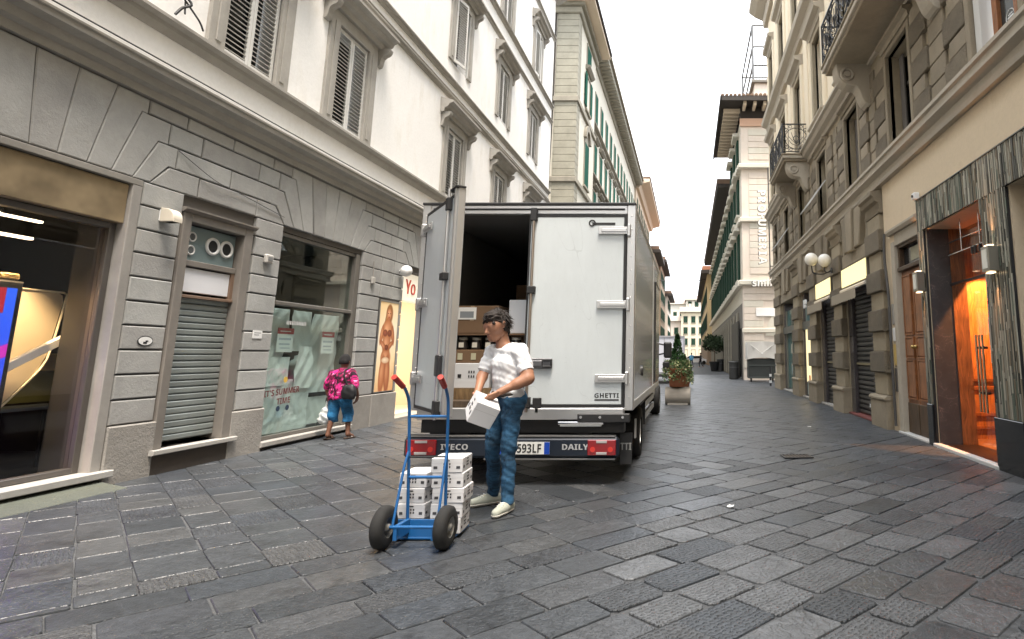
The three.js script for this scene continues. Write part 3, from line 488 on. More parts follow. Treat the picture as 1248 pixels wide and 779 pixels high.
{ // papered shop window
  const P = palazzo, fr = mat(0.2, 0.185, 0.165, 0.5, { map: T.mottle });
  mesh('shop_window_frame', [rb(9.55, 9.60, 0.14, 3.44, -0.16, -0.06), rb(11.78, 11.91, 0.14, 3.44, -0.3, -0.03, 0.008), rb(9.60, 11.78, 3.38, 3.44, -0.16, -0.06), rb(9.60, 11.78, 0.14, 0.19, -0.16, -0.06), rb(9.60, 11.78, 2.25, 2.32, -0.16, -0.03, 0.01)], fr, P);
  mesh('shop_window_pane', rb(9.60, 11.78, 0.19, 2.25, -0.115, -0.109), M.glassTeal, P); mesh('shop_window_pane', rb(9.60, 11.78, 2.32, 3.38, -0.115, -0.109), M.glassTeal, P);
  mesh('shop_sill', ext(rect(9.5, 12.0, 0.05, 0.13), -0.26, 0.06, 0.01), mat(0.5, 0.48, 0.45, 0.7, { map: T.mottle }), P);
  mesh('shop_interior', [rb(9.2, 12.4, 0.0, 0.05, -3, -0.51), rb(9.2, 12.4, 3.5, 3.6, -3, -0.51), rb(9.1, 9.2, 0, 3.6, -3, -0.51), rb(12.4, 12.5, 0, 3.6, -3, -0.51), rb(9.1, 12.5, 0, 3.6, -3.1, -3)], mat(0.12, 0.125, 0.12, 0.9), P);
  mesh('display_step', rb(9.6, 11.8, 0.05, 0.3, -1.2, -0.52), mat(0.3, 0.32, 0.3, 0.8), P);
  // crumpled paper sheets
  const R = rngOf(31), papers = [0.78, 0.72, 0.68].map(k => mat(k * 1.02, k * 1.02, k * 1.0, 0.9));
  const sheet = (x0, x1, y0, y1, skew, n, k) => {
    const g = new THREE.PlaneGeometry(x1 - x0, y1 - y0, 14, 18), p = g.attributes.position, o = R() * 9;
    for (let i = 0; i < p.count; i++) { const x = p.getX(i), y = p.getY(i), t = (y + (y1 - y0) / 2) / (y1 - y0); p.setX(i, x * (1 + 0.12 * Math.sin(o + t * 3)) + skew * (t - 0.5)); p.setZ(i, 0.03 * (fbm(x * 0.25 + o, y * 0.2 + o, 1, 4, 0.6) - 0.5) * 3 + 0.02 * Math.abs(((x * 2.1 + y * 1.3 * (k % 2 ? 1 : -1) + o) % 0.5) - 0.25) * 4); }
    g.computeVertexNormals(); g.translate((x0 + x1) / 2, (y0 + y1) / 2, n); return plain(g);
  };
  const list = [[9.62, 10.22, 1.3, 2.22, 0.05, -0.24, 'white paper sheet taped high inside the shop window over the pinned notice'], [10.38, 10.92, 1.52, 2.22, -0.04, -0.26, 'white paper sheet taped high in the middle of the shop window'], [10.98, 11.76, 0.78, 2.2, 0.04, -0.28, 'wide white paper sheet hanging beside the walking woman'], [9.62, 10.3, 0.95, 1.42, 0.08, -0.21, 'crumpled paper bundle above the summer lettering'], [9.62, 10.45, 0.22, 1.05, -0.06, -0.20, 'white paper sheet behind the summer time lettering'], [10.25, 11.0, 0.22, 1.0, 0.05, -0.23, 'narrow grey paper sheet folded to a point low in the window'], [10.50, 10.95, 0.88, 1.60, 0.0, -0.20, 'small white sheet with a row of dots hanging in the window'], [11.05, 11.7, 0.22, 0.7, 0.02, -0.32, 'pale paper sheet lying low behind the walking woman'], [9.62, 10.85, 0.2, 0.45, 0.05, -0.18, 'long low paper strip along the shop window base']];
  list.forEach(([a, b, c, d, s, n, lab], i) => { const q = onLeft('paper_sheet', lab, 'paper', 0, 0, 0); mesh('sheet', sheet(a, b, c, d, s, n, i), papers[i % 3], q); q.userData.group = 'paper sheets inside the shop window'; });
  const notice = (x, y, w, lab) => {
    const q = onLeft('shop_notice', lab, 'notice', x, y, -0.165);
    mesh('card', rb(-w / 2, w / 2, -0.2, 0.1, -0.004, 0, 0), M.white, q);
    mesh('red_header', rb(-w / 2, w / 2, 0.1, 0.2, -0.004, 0.002), mat(0.42, 0.03, 0.04, 0.5), q);
for (const [x0, x1, y0, y1] of [[-0.4, 0.36, 0, 0.035], [-0.36, 0.3, -0.08, -0.055], [-0.3, 0.33, -0.14, -0.125]]) mesh('print_line', rb(w * x0, w * x1, y0, y1, 0, 0.001), mat(0.42, 0.46, 0.52), q); mesh('print', [rb(-w * 0.36, w * 0.3, 0.138, 0.152, 0.002, 0.004)], M.white, q);
  };
  notice(10.12, 1.7, 0.4, 'white notice with dark red header high in the papered window'); notice(11.32, 1.68, 0.38, 'white notice with dark red header above the walking woman');
  const s2 = onLeft('summer_lettering', 'dark red summer time lettering on the papered shop window', 'lettering', 10.1, 0.86, -0.107);
  const red = mat(0.16, 0.03, 0.03, 0.6);
  const t1 = mesh('lettering', text("IT'S SUMMER", 0.1, 0.002), red, s2); t1.rotation.z = 0.05; const t2 = mesh('lettering', text('TIME', 0.1, 0.002), red, s2); t2.position.set(0.05, -0.15, 0); t2.rotation.z = 0.05;
  mesh('sun_mark', at(cyl(0.05, 0.002, 20, 'z'), 0.05, 0.19, 0.001), mat(0.7, 0.45, 0.08, 0.6), s2);
  for (const x of [-0.07, 0.16]) mesh('glasses_mark', at(cyl(0.045, 0.002, 18, 'z'), x, -0.27, 0.001), mat(0.02, 0.04, 0.08, 0.4), s2);
  const s3 = onLeft('white_window_lettering', 'small white web address lettering on the papered shop window', 'lettering', 10.28, 1.985, -0.107); { const gs = []; for (let i = 0; i < 12; i++) gs.push(rb(-0.26 + i * 0.044, -0.26 + i * 0.044 + (i % 3 ? 0.03 : 0.036), -0.03, i % 4 === 1 ? 0.03 : 0.035, 0, 0.002)); mesh('print', gs, M.white, s3); }
  for (const [x, y, h, lab] of [[11.15, 1.18, 0.5, 'pale headless mannequin bust in the papered window'], [11.45, 1.2, 0.45, 'smaller pale mannequin bust in the papered window']]) { const m = onLeft('mannequin', lab, 'mannequin', x, 0.3, -0.6); mesh('bust', at(lathe([[0.001, 0.55], [0.09, 0.56], [0.13, 0.7], [0.11, 0.82], [0.15, 0.95], [0.16, 1.02], [0.05, 1.08], [0.045, 1.14], [0.001, 1.15]], 18), 0, h - 0.5, 0), mat(0.62, 0.68, 0.68, 0.5), m); mesh('stand', rod([0, 0, 0], [0, 0.56 + h - 0.5, 0], 0.015), M.chrome, m); mesh('base', cyl(0.12, 0.02, 18), M.chrome, m); }
}
{ // swimwear poster and brightly lit shop
  const P = palazzo;
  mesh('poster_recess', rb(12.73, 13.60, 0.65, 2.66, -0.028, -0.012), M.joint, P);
  const po = onLeft('poster', 'tall swimwear advertising poster on the pier beside the lit shop', 'poster', 13.17, 0.68, -0.01);
  const art = canvasTex(256, 620, (x, w, h) => { // sunlit figure against a pale ground, as the printed photograph shows it
    let g = x.createLinearGradient(0, 0, w, h); g.addColorStop(0, '#f0cf98'); g.addColorStop(0.4, '#fbeed6'); g.addColorStop(0.7, '#f7dcae'); g.addColorStop(1, '#d9a06a'); x.fillStyle = g; x.fillRect(0, 0, w, h);
    const sh = (cx, cy, rx, ry, c1, c2, rot = 0) => { x.save(); x.translate(cx, cy); x.rotate(rot); x.scale(rx, ry); const q = x.createRadialGradient(-0.25, -0.2, 0.1, 0, 0, 1); q.addColorStop(0, c1); q.addColorStop(0.75, c2); q.addColorStop(1, 'rgba(150,85,50,0)'); x.fillStyle = q; x.beginPath(); x.arc(0, 0, 1, 0, 7); x.fill(); x.restore(); };
    sh(138, 84, 52, 78, '#c08a4c', '#8a5a2c'); sh(110, 120, 30, 70, '#b98450', '#8a5a30', 0.2);
    sh(134, 84, 34, 46, '#e8b088', '#c07e54'); sh(130, 134, 24, 30, '#c98a60', '#a8683f');
    sh(128, 205, 84, 92, '#e2a67c', '#b87448'); sh(124, 300, 62, 90, '#dca078', '#b06e44'); sh(126, 392, 74, 74, '#dea27a', '#b06c42'); sh(92, 510, 46, 150, '#d89a70', '#a8643c', 0.05); sh(160, 510, 44, 150, '#cf9066', '#9c5a36', -0.04);
    sh(50, 232, 24, 80, '#d4966a', '#a8653c', 0.22); sh(204, 232, 24, 80, '#c88a5e', '#9c5a34', -0.22); sh(84, 306, 22, 62, '#d0906a', '#a5623c', -0.95); sh(172, 306, 22, 62, '#c4855c', '#985632', 0.95);
    sh(98, 218, 34, 28, '#a05a3c', '#7a3e28'); sh(158, 218, 34, 28, '#94502f', '#6d3520'); sh(128, 318, 28, 22, '#8a4c2e', '#66301c'); sh(126, 408, 62, 26, '#f0dcc2', '#d8b590');
    sh(120, 78, 8, 4, '#5a3420', '#5a3420'); sh(148, 78, 8, 4, '#5a3420', '#5a3420'); sh(134, 104, 12, 5, '#b5503e', '#a04434');
  });
  const lit = mesh('print', flat(0.80, 1.90), mat(0.9, 0.9, 0.9, 0.5, { map: art, emissive: new THREE.Color(1, 0.85, 0.7), emissiveMap: art, emissiveIntensity: 0.05 }), po); lit.position.set(0, 0.96, 0.025);
  mesh('frame', [rb(-0.43, -0.40, 0, 1.95, -0.005, 0.035), rb(0.40, 0.43, 0, 1.95, -0.005, 0.035), rb(-0.40, 0.40, 1.915, 1.95, -0.005, 0.035), rb(-0.40, 0.40, -0.01, 0.008, -0.005, 0.035), rb(-0.4, 0.4, 0.008, 1.915, -0.005, 0.02)], M.steel, po);
  const warm = mat(0.80, 0.72, 0.58, 0.7);
  mesh('shop_interior', [rb(13.4, 17.5, 0, 0.05, -5, -0.51), rb(13.4, 17.5, 3.45, 3.55, -5, -0.51), rb(13.3, 13.4, 0, 3.55, -5, -0.51), rb(17.5, 17.6, 0, 3.55, -5, -0.51), rb(13.3, 17.6, 0, 3.55, -5.1, -5)], warm, P);
  mesh('shop_threshold', rb(13.76, 16.6, -0.02, 0.05, -0.5, 0.0), M.trim, P);
  mesh('shop_sign', rb(13.78, 16.58, 2.72, 3.38, -0.3, -0.12, 0.01), mat(0.85, 0.78, 0.62, 0.6, { emissive: new THREE.Color(1, 0.9, 0.72), emissiveIntensity: 0.10 }), P);
  const yo = mesh('sign_lettering', text('Yo', 0.34, 0.02, fontR), mat(0.6, 0.08, 0.05, 0.5), P); yo.position.set(14.35, 3.06, -0.118); yo.rotation.z = -0.0;
  for (const [x, z] of [[14.6, -1.2], [15.8, -2.4], [14.6, -3.6]]) {
    mesh('ceiling_lamp', rb(x - 0.4, x + 0.4, 3.38, 3.42, z - 0.4, z + 0.4), mat(1, 0.95, 0.85, 0.5, { emissive: new THREE.Color(1, 0.92, 0.78), emissiveIntensity: 1.0 }), P);
    const l = new THREE.RectAreaLight(0xffe8c8, 4.5, 0.8, 0.8); l.position.set(x, 3.36, z); l.rotation.x = -Math.PI / 2; P.add(l);
  }
  const R = rngOf(3);
  let k = 0;
  for (const [x, y, c] of [[14.02, 2.05, 0], [14.05, 1.75, 0], [14.08, 1.35, 0], [14.0, 1.05, 0], [14.3, 2.2, 1], [14.35, 1.8, 1], [14.32, 1.45, 2]]) {
    const lab = ['red swimwear top highest on its hanger in the lit shop', 'red swimwear piece second on the rail in the lit shop', 'red swimwear piece third on the rail in the lit shop', 'red swimwear piece lowest on the rail in the lit shop', 'pale swimwear top hanging high in the lit shop', 'pale swimwear piece below the pale top in the lit shop', 'ochre garment hanging among pale swimwear in the lit shop'][k++];
    const q = onLeft('hanging_swimwear', lab, 'clothing', x, y, -0.75, 'swimwear hanging in the lit shop');
    const m = mat(...[[0.6, 0.04, 0.06], [0.8, 0.74, 0.6], [0.5, 0.32, 0.1]][c], 0.7);
    const s = new THREE.Shape(); s.moveTo(-0.13, 0.02); s.quadraticCurveTo(-0.08, 0.12, -0.03, 0.03); s.lineTo(0.03, 0.03); s.quadraticCurveTo(0.08, 0.12, 0.13, 0.02); s.quadraticCurveTo(0.08, -0.06, 0.02, -0.02); s.lineTo(-0.02, -0.02); s.quadraticCurveTo(-0.08, -0.06, -0.13, 0.02);
    const g = new THREE.ExtrudeGeometry(s, { depth: 0.03, bevelEnabled: true, bevelSize: 0.012, bevelThickness: 0.015, curveSegments: 6 }); mesh('fabric', plain(g), m, q); mesh('strap', [tube([[-0.08, 0.08, 0.015], [-0.04, 0.16, 0.015], [0, 0.2, 0.015]], 0.005, 5), tube([[0.08, 0.08, 0.015], [0.04, 0.16, 0.015], [0, 0.2, 0.015]], 0.005, 5)], m, q);
  }
  const rk = onLeft('clothes_rail', 'gold clothes rail standing in the lit shop entrance', 'clothes rail', 14.45, 0.05, -0.7); for (const x of [-0.3, 0, 0.3]) mesh('post', rod([x, 0, 0], [x, 1.3, 0], 0.018), mat(0.6, 0.4, 0.15, 0.3, { metalness: 1 }), rk); mesh('bar', rod([-0.32, 1.3, 0], [0.32, 1.3, 0], 0.018), mat(0.6, 0.4, 0.15, 0.3, { metalness: 1 }), rk);
}

{ // worn stone ramp at the foot of the dark shop
  const r = onLeft('stone_ramp', 'worn greenish stone ramp at the foot of the dark shop window', 'ramp', 6.2, 0, 0);
  const g = ext([[0.03, -0.01], [0.40, -0.01], [0.38, 0.006], [0.03, 0.075]], -0.75, 1.05, 0.004); g.rotateY(-Math.PI / 2); mesh('slab', metreUV(g), mat(0.11, 0.122, 0.10, 0.8, { map: T.mottle, ...bumpy(T.rough, 0.006) }), r);
}
// ---------- stone and plaster building on the other side (local x = minus the distance along the street, z points out of the wall) ----------
const RX = 4.05;
const stoneHouse = thing('stone_building', 'beige and brown stone building with balconies and banded pilasters', 'building', [RX, 0, 0], -Math.PI / 2);
const onRight = (name, label, cat, u, y, n = 0, group) => thing(name, label, cat, [RX - n, y, -u], -Math.PI / 2, group);
const MS = {
  beige: mat(0.64, 0.52, 0.365, 0.88, { map: T.grime, ...bumpy(T.rough, 0.003) }),
  stone: [0.235, 0.265, 0.21].map(k => mat(k * 1.45, k * 1.22, k * 0.88, 0.9, { map: T.mottle, ...bumpy(T.rough, 0.008) })),
  rusty: [0.215, 0.245].map(k => mat(k * 1.45, k * 1.21, k * 0.87, 0.95, { map: T.mottle, ...bumpy(T.coarse, 0.03) })),
  shaft: mat(0.41, 0.345, 0.24, 0.85, { map: T.mottle, ...bumpy(T.rough, 0.005) }),
  cream: mat(0.72, 0.62, 0.46, 0.88, { map: T.grime, ...bumpy(T.rough, 0.003) }),
  ledge: mat(0.42, 0.37, 0.295, 0.85, { map: T.grime, ...bumpy(T.rough, 0.004) }),
  marble: mat(0.55, 0.5, 0.5, 0.16, { map: T.marble }),
  nero: mat(0.015, 0.016, 0.018, 0.12),
  wood: mat(0.46, 0.20, 0.08, 0.45, { map: T.wood, ...bumpy(T.wood, 0.002) }),
  woodDark: mat(0.14, 0.09, 0.05, 0.55, { map: T.wood }),
  roller: [0.030, 0.036, 0.042].map(k => mat(k, k * 0.95, k * 0.88, 0.5, { metalness: 0.3 })),
};
{
  const P = stoneHouse, END = 28.7, R = rngOf(21);
  const rbu = (u0, u1, y0, y1, n0, n1, b = 0) => rb(-u1, -u0, y0, y1, n0, n1, b); // in distance along the street
  const ru = (u0, u1, y0, y1) => rect(-u1, -u0, y0, y1);
  const stone = () => MS.stone[Math.floor(R() * 3)], rusty = () => MS.rusty[Math.floor(R() * 2)];
  // lower walls
  mesh('plaster_wall', ext(ru(-60, 12.2, -0.05, 4.95), -0.6, 0, 0, [ru(3.2, 7.33, -0.01, 3.57), ru(8.03, 10.03, -0.01, 3.57), ru(10.32, 11.62, -0.01, 3.66)]), MS.beige, P);
  const pil = [[12.2, 13.22], [15.55, 16.66], [18.78, 20.0], [21.78, 23.1], [26.2, 27.9]];
  const bays = [[13.22, 15.55], [16.66, 18.78], [20.0, 21.78], [23.1, 26.2]];
  mesh('ground_floor_wall', ext(ru(12.2, END, -0.05, 4.95), -0.6, -0.05, 0, bays.map(([a, b]) => ru(a + 0.02, b - 0.02, 0.02, 3.66))), MS.shaft, P);
  mesh('end_wall', rbu(END - 0.4, END - 0.001, -0.05, 22, -9, -0.602), MS.cream, P);
  // banded pilasters
  for (const [a, b] of pil) {
    mesh('pilaster_base', ext(ru(a, b, -0.03, 0.56), -0.05, 0.15, 0.02), stone(), P);
    mesh('pilaster_base_moulding', mould([[-0.05, 0.562], [0.175, 0.562], [0.175, 0.60], [0.13, 0.64], [-0.05, 0.65]], -b - 0.02, -a + 0.02), stone(), P);
    for (const [y0, y1] of [[0.652, 1.098], [1.532, 1.938], [2.392, 2.758], [3.202, 3.598], [4.052, 4.40]]) mesh('pilaster_shaft', rbu(a + 0.1, b - 0.1, y0, y1, -0.05, 0.06, 0.01), MS.shaft, P);
    for (const [y0, y1] of [[1.10, 1.53], [1.94, 2.39], [2.76, 3.20], [3.60, 4.05]]) mesh('rusticated_block', ext(ru(a + 0.02, b - 0.02, y0, y1), -0.05, 0.13, 0.02), rusty(), P);
    mesh('capital', mould([[-0.05, 4.402], [0.08, 4.402], [0.10, 4.46], [0.06, 4.48], [0.08, 4.62], [0.16, 4.66], [0.18, 4.74], [0.24, 4.78], [0.24, 4.86], [-0.05, 4.90]], -b + 0.03, -a - 0.03), stone(), P);
  }
  // keystones and panels above the signs
  for (const [a, b] of bays) {
    const c = (a + b) / 2;
    for (const k of [-1, 0, 1]) { const w0 = 0.2, w1 = 0.31, x = -(c + k * 0.42), xt = -(c + k * 0.64); mesh('keystone', ext([[x - w0, 4.0 - (k ? 0 : 0.06)], [x + w0, 4.0 - (k ? 0 : 0.06)], [xt + w1, 4.94], [xt - w1, 4.94]], -0.05, k ? 0.10 : 0.16, 0.02), stone(), P); }
    mesh('lintel_stone', ext(ru(a + 0.02, b - 0.02, 3.665, 3.985), -0.05, 0.04, 0.015), stone(), P);
    for (const s of [-1, 1]) mesh('spandrel_stone', ext(ru(s < 0 ? a + 0.02 : c + 0.97, s < 0 ? c - 0.97 : b - 0.02, 4.0, 4.93), -0.05, 0.02, 0.012), stone(), P);
  }
  // long ledge
  mesh('ledge', mould([[-0.3, 4.952], [0.10, 4.952], [0.12, 5.02], [0.06, 5.05], [0.06, 5.17], [0.18, 5.22], [0.18, 5.34], [0.22, 5.36], [0.22, 5.42], [-0.3, 5.46]], -END - 0.15, 6), MS.ledge, P);
  // first floor
  const win1 = [7.3, 10.83, 14.15, 17.5, 20.8, 24.1, 27.3];
  mesh('first_floor_wall', ext(ru(-60, END, 4.95, 8.0), -0.6, -0.02, 0, win1.map(c => ru(c - 0.6, c + 0.6, 5.47, 7.45))), MS.shaft, P);
  win1.forEach((c, i) => {
    const g = [rbu(c - 0.72, c - 0.6, 5.46, 7.56, -0.1, 0.06, 0.01), rbu(c + 0.6, c + 0.72, 5.46, 7.56, -0.1, 0.06, 0.01), rbu(c - 0.6, c + 0.6, 7.45, 7.56, -0.1, 0.058, 0.01)];
    mesh('window_surround', g, stone(), P);
    mesh('window_head', mould([[-0.02, 7.57], [0.08, 7.57], [0.1, 7.66], [0.18, 7.70], [0.18, 7.76], [-0.02, 7.8]], -c - 0.8, -c + 0.8), stone(), P);
    if (i) {
      mesh('window_pane', rbu(c - 0.56, c + 0.56, 5.5, 7.42, -0.36, -0.34), M.darkGlass, P);
      mesh('window_sash', [rbu(c - 0.6, c - 0.52, 5.48, 7.44, -0.34, -0.28), rbu(c + 0.52, c + 0.6, 5.48, 7.44, -0.34, -0.28), rbu(c - 0.04, c + 0.04, 5.48, 7.44, -0.34, -0.28), rbu(c - 0.52, c + 0.52, 6.75, 6.82, -0.335, -0.285)], mat(0.05, 0.045, 0.04, 0.6), P);
      if (i < 3) mesh('folded_shutter', rbu(c + 0.36, c + 0.56, 5.5, 7.42, -0.26, -0.22, 0.006), mat(0.12, 0.11, 0.10, 0.7), P);
    } else {
      mesh('window_pane', rbu(c - 0.5, c + 0.22, 5.5, 7.42, -0.2, -0.19), phys(0.03, 0.035, 0.035, 0.05), P);
      mesh('window_sash', [rbu(c + 0.2, c + 0.32, 5.48, 7.44, -0.2, -0.13, 0.006), rbu(c - 0.28, c - 0.20, 5.48, 7.44, -0.2, -0.13, 0.006), rbu(c - 0.6, c + 0.2, 5.48, 5.58, -0.2, -0.13)], MS.wood, P);
      mesh('folded_shutter', rbu(c + 0.40, c + 0.56, 5.48, 7.44, -0.2, 0.0, 0.006), mat(0.5, 0.49, 0.46, 0.6), P);
      const ring = plain(new THREE.TorusGeometry(0.10, 0.006, 6, 24)); mesh('round_sticker', at(ring, -(c - 0.02), 5.86, -0.186), M.white, P);
      mesh('sticker_lettering', [rb(-(c + 0.05), -(c - 0.09), 5.85, 5.87, -0.19, -0.187), rb(-(c + 0.03), -(c - 0.07), 5.89, 5.905, -0.19, -0.187), rb(-(c + 0.03), -(c - 0.07), 5.82, 5.83, -0.19, -0.187)], M.white, P);
    }
    // stones of the pier on the far side of the window
    const a = c + 0.74, b = (win1[i + 1] ?? 28.9) - 0.74, mid = (a + b) / 2;
    if (b <= END + 0.5) for (let k = 0; k < 6; k++) {
      const y0 = 5.48 + k * 0.36, y1 = y0 + 0.352, out = k % 2 === 0;
      for (const [p, q, s] of [[a, a + 0.72, 1], [b - 0.72, b, -1]]) {
        if (q > END) continue;
        if (out) mesh('pier_stone', ext(ru(p + 0.006, q - 0.006, y0 + 0.005, y1 + 0.06), -0.02, 0.065, 0.012), rusty(), P);
        else mesh('pier_stone', ext(ru((s > 0 ? p : p + 0.18) + 0.006, (s > 0 ? q - 0.18 : q) - 0.006, y0 + 0.068, y1 - 0.005), -0.02, 0.05, 0.01), stone(), P);
      }
      if (mid + 0.2 < END && b - a > 1.6) mesh('pier_stone', ext(ru(a + 0.728, b - 0.728, y0 + 0.005, y1 - 0.005), -0.02, 0.03, 0.01), stone(), P);
    }
  });
  // cornice under the upper storeys
  mesh('cornice', mould([[-0.3, 7.85], [0.06, 7.85], [0.1, 7.95], [0.22, 8.0], [0.26, 8.12], [0.34, 8.16], [0.34, 8.22], [-0.3, 8.28]], -END - 0.2, 6), MS.ledge, P);
  const win2 = win1;
  mesh('upper_wall', ext(ru(-60, END, 8.0, 21.5), -0.6, -0.03, 0, [...win2.map(c => ru(c - 0.55, c + 0.55, 8.75, 11.4)), ...win2.map(c => ru(c - 0.55, c + 0.55, 13.6, 16.0))]), MS.cream, P);
  for (const c of win2) {
    for (const [y0, y1] of [[8.75, 11.4], [13.6, 16.0]]) {
      mesh('window_pane', rbu(c - 0.55, c + 0.55, y0, y1, -0.34, -0.32), M.darkGlass, P);
      mesh('window_surround', [rbu(c - 0.78, c - 0.55, y0 - 0.1, y1 + 0.2, -0.1, 0.09, 0.012), rbu(c + 0.55, c + 0.78, y0 - 0.1, y1 + 0.2, -0.1, 0.09, 0.012), rbu(c - 0.55, c + 0.55, y1, y1 + 0.2, -0.1, 0.088, 0.012)], MS.shaft, P);
      mesh('window_hood', mould([[-0.03, y1 + 0.2], [0.12, y1 + 0.2], [0.16, y1 + 0.36], [0.32, y1 + 0.42], [0.36, y1 + 0.54], [-0.03, y1 + 0.62]], -c - 1.0, -c + 1.0), MS.ledge, P);
      for (const s of [-1, 1]) mesh('half_column', at(cyl(0.12, y1 - y0 + 0.3, 12), -(c + s * 0.9), (y0 + y1) / 2 + 0.05, 0.02), MS.cream, P);
      mesh('window_sill', mould([[-0.03, y0 - 0.24], [0.1, y0 - 0.24], [0.22, y0 - 0.14], [0.22, y0 - 0.1], [-0.03, y0 - 0.1]], -c - 1.0, -c + 1.0), MS.ledge, P);
    }
  }
  for (let i = 0; i + 1 < win2.length; i++) { const c = (win2[i] + win2[i + 1]) / 2; mesh('upper_pilaster', rbu(c - 0.32, c + 0.32, 8.28, 12.55, -0.03, 0.09, 0.015), MS.cream, P); mesh('upper_pilaster', rbu(c - 0.32, c + 0.32, 13.1, 18.4, -0.03, 0.09, 0.015), MS.cream, P); }
  mesh('cornice', mould([[-0.3, 12.55], [0.12, 12.55], [0.16, 12.75], [0.36, 12.85], [0.4, 13.02], [-0.3, 13.1]], -END - 0.2, 6), MS.ledge, P);
  mesh('cornice', mould([[-0.3, 18.4], [0.15, 18.4], [0.2, 18.8], [0.6, 19.0], [0.9, 19.25], [0.9, 19.5], [-0.3, 19.7]], -END - 0.4, 6), MS.ledge, P);
  // balconies
  function scrollPanel(w, h) { // wrought iron panel in local x/y
    const g = [rb(-w / 2, w / 2, h - 0.035, h, -0.02, 0.02), rb(-w / 2, w / 2, 0.05, 0.075, -0.012, 0.012)];
    for (const s of [-1, 1]) { g.push(rb(s * (w / 2) - 0.012, s * (w / 2) + 0.012, 0, h, -0.012, 0.012)); }
    const r = h * 0.36, cy = h * 0.5, circ = (cx, cyy, rad, t, a0 = 0, a1 = 6.283, n = 14) => { const p = []; for (let i = 0; i <= n; i++) { const a = mix(a0, a1, i / n); p.push([cx + Math.cos(a) * rad, cyy + Math.sin(a) * rad, 0]); } return tube(p, t, 4, n); };
    g.push(circ(0, cy, r, 0.015), circ(0, cy, r * 0.25, 0.014), circ(0, cy, r * 0.62, 0.01, 3.4, 6.0)); for (const s of [-1, 1]) { g.push(circ(s * (w / 2 - 0.09), cy, 0.075, 0.012), circ(s * (w / 2 - 0.06), h * 0.86, 0.045, 0.01), circ(s * (w / 2 - 0.06), h * 0.17, 0.045, 0.01), circ(s * w * 0.2, h * 0.9, 0.05, 0.01), circ(s * w * 0.2, h * 0.13, 0.045, 0.01), rb(s * w * 0.28 - 0.008, s * w * 0.28 + 0.008, 0.07, h - 0.03, -0.008, 0.008)); }
    for (let i = 0; i < 5; i++) { const a = Math.PI * (0.15 + 0.175 * i); g.push(tube([[0, cy - r * 0.5, 0], [Math.cos(a) * r * 0.5, cy - r * 0.2 + Math.sin(a) * r * 0.3, 0], [Math.cos(a) * r * 0.8, cy + Math.sin(a) * r * 0.8 - r * 0.1, 0]], 0.009, 4, 6)); }
    for (const s of [-1, 1]) for (const t of [-1, 1]) { const p = []; for (let i = 0; i <= 12; i++) { const a = i * 0.62, q = 0.02 + 0.085 * (1 - i / 12) * h; p.push([s * (w / 2 - 0.02 - 0.1 * h - Math.cos(a) * q * 0.7), cy + t * (h * 0.27 + Math.sin(a) * q * 0.8), 0]); } g.push(tube(p, 0.013, 4, 16)); }
    return merge(g);
  }
  for (const [u0, u1, lab] of [[8.5, 13.24, 'a'], [19.3, 22.45, 'b']]) {
    const y = 8.02, out = 0.92;
    mesh('balcony_slab', [ext(ru(u0, u1, 0, out), 0, 0.1, 0.015).rotateX(-Math.PI / 2).translate(0, y - 0.02, 0).translate(0, 0, out)].map(g => { g.translate(0, 0, 0); return metreUV(g); }), MS.ledge, P);
    mesh('balcony_moulding', [rbu(u0 + 0.06, u1 - 0.06, y - 0.12, y - 0.02, 0.0, out - 0.06, 0.02), rbu(u0 - 0.03, u1 + 0.03, y + 0.082, y + 0.13, 0.0, out + 0.03, 0.012)], MS.stone[1], P);
    const cu = u1 - u0 > 4 ? [u0 + 0.5, u1 - 0.5] : [u0 + 0.35, u1 - 0.35];
    for (const c of cu) {
      const s = new THREE.Shape(); s.moveTo(0, -0.95); s.bezierCurveTo(0.26, -0.98, 0.2, -0.55, 0.36, -0.5); s.bezierCurveTo(0.66, -0.5, 0.78, -0.3, 0.76, 0); s.lineTo(0, 0);
      const g = new THREE.ExtrudeGeometry(s, { depth: 0.34, bevelEnabled: true, bevelSize: 0.02, bevelThickness: 0.02, curveSegments: 8 }); g.rotateY(-Math.PI / 2); g.translate(-c + 0.17, y - 0.12, -0.02);
      const b = mesh('balcony_console', metreUV(plain(g)), MS.ledge, P);
      for (const s2 of [-1, 1]) mesh('scroll', [at(plain(new THREE.TorusGeometry(0.13, 0.035, 6, 18)).rotateY(Math.PI / 2), -c + s2 * 0.2, y - 0.38, 0.52), at(cyl(0.06, 0.05, 14, 'x'), -c + s2 * 0.2, y - 0.38, 0.52)], MS.ledge, b);
    }
    const n = Math.round((u1 - u0) / 0.8), w = (u1 - u0) / n, pan = scrollPanel(w, 1.05), side = scrollPanel(out, 1.05);
    for (let i = 0; i < n; i++) { const m = mesh('railing_panel', pan, M.iron, P); m.position.set(-(u0 + w * (i + 0.5)), y + 0.13, out - 0.03); }
    for (const u of [u0 + 0.02, u1 - 0.02]) { const m = mesh('railing_panel', side, M.iron, P); m.position.set(-u, y + 0.13, out / 2 - 0.02); m.rotation.y = Math.PI / 2; }
  }
  // shop bays: roller shutters, lit signs, awnings
  const slat = (w) => { const s = new THREE.Shape(); s.moveTo(-0.05, 0); s.lineTo(0.0, 0.012); s.lineTo(0.012, 0.05); s.lineTo(0.0, 0.1); s.lineTo(-0.05, 0.112); const g = new THREE.ExtrudeGeometry(s, { depth: w, bevelEnabled: false }); g.rotateY(-Math.PI / 2); g.translate(w, 0, 0); return metreUV(plain(g)); };
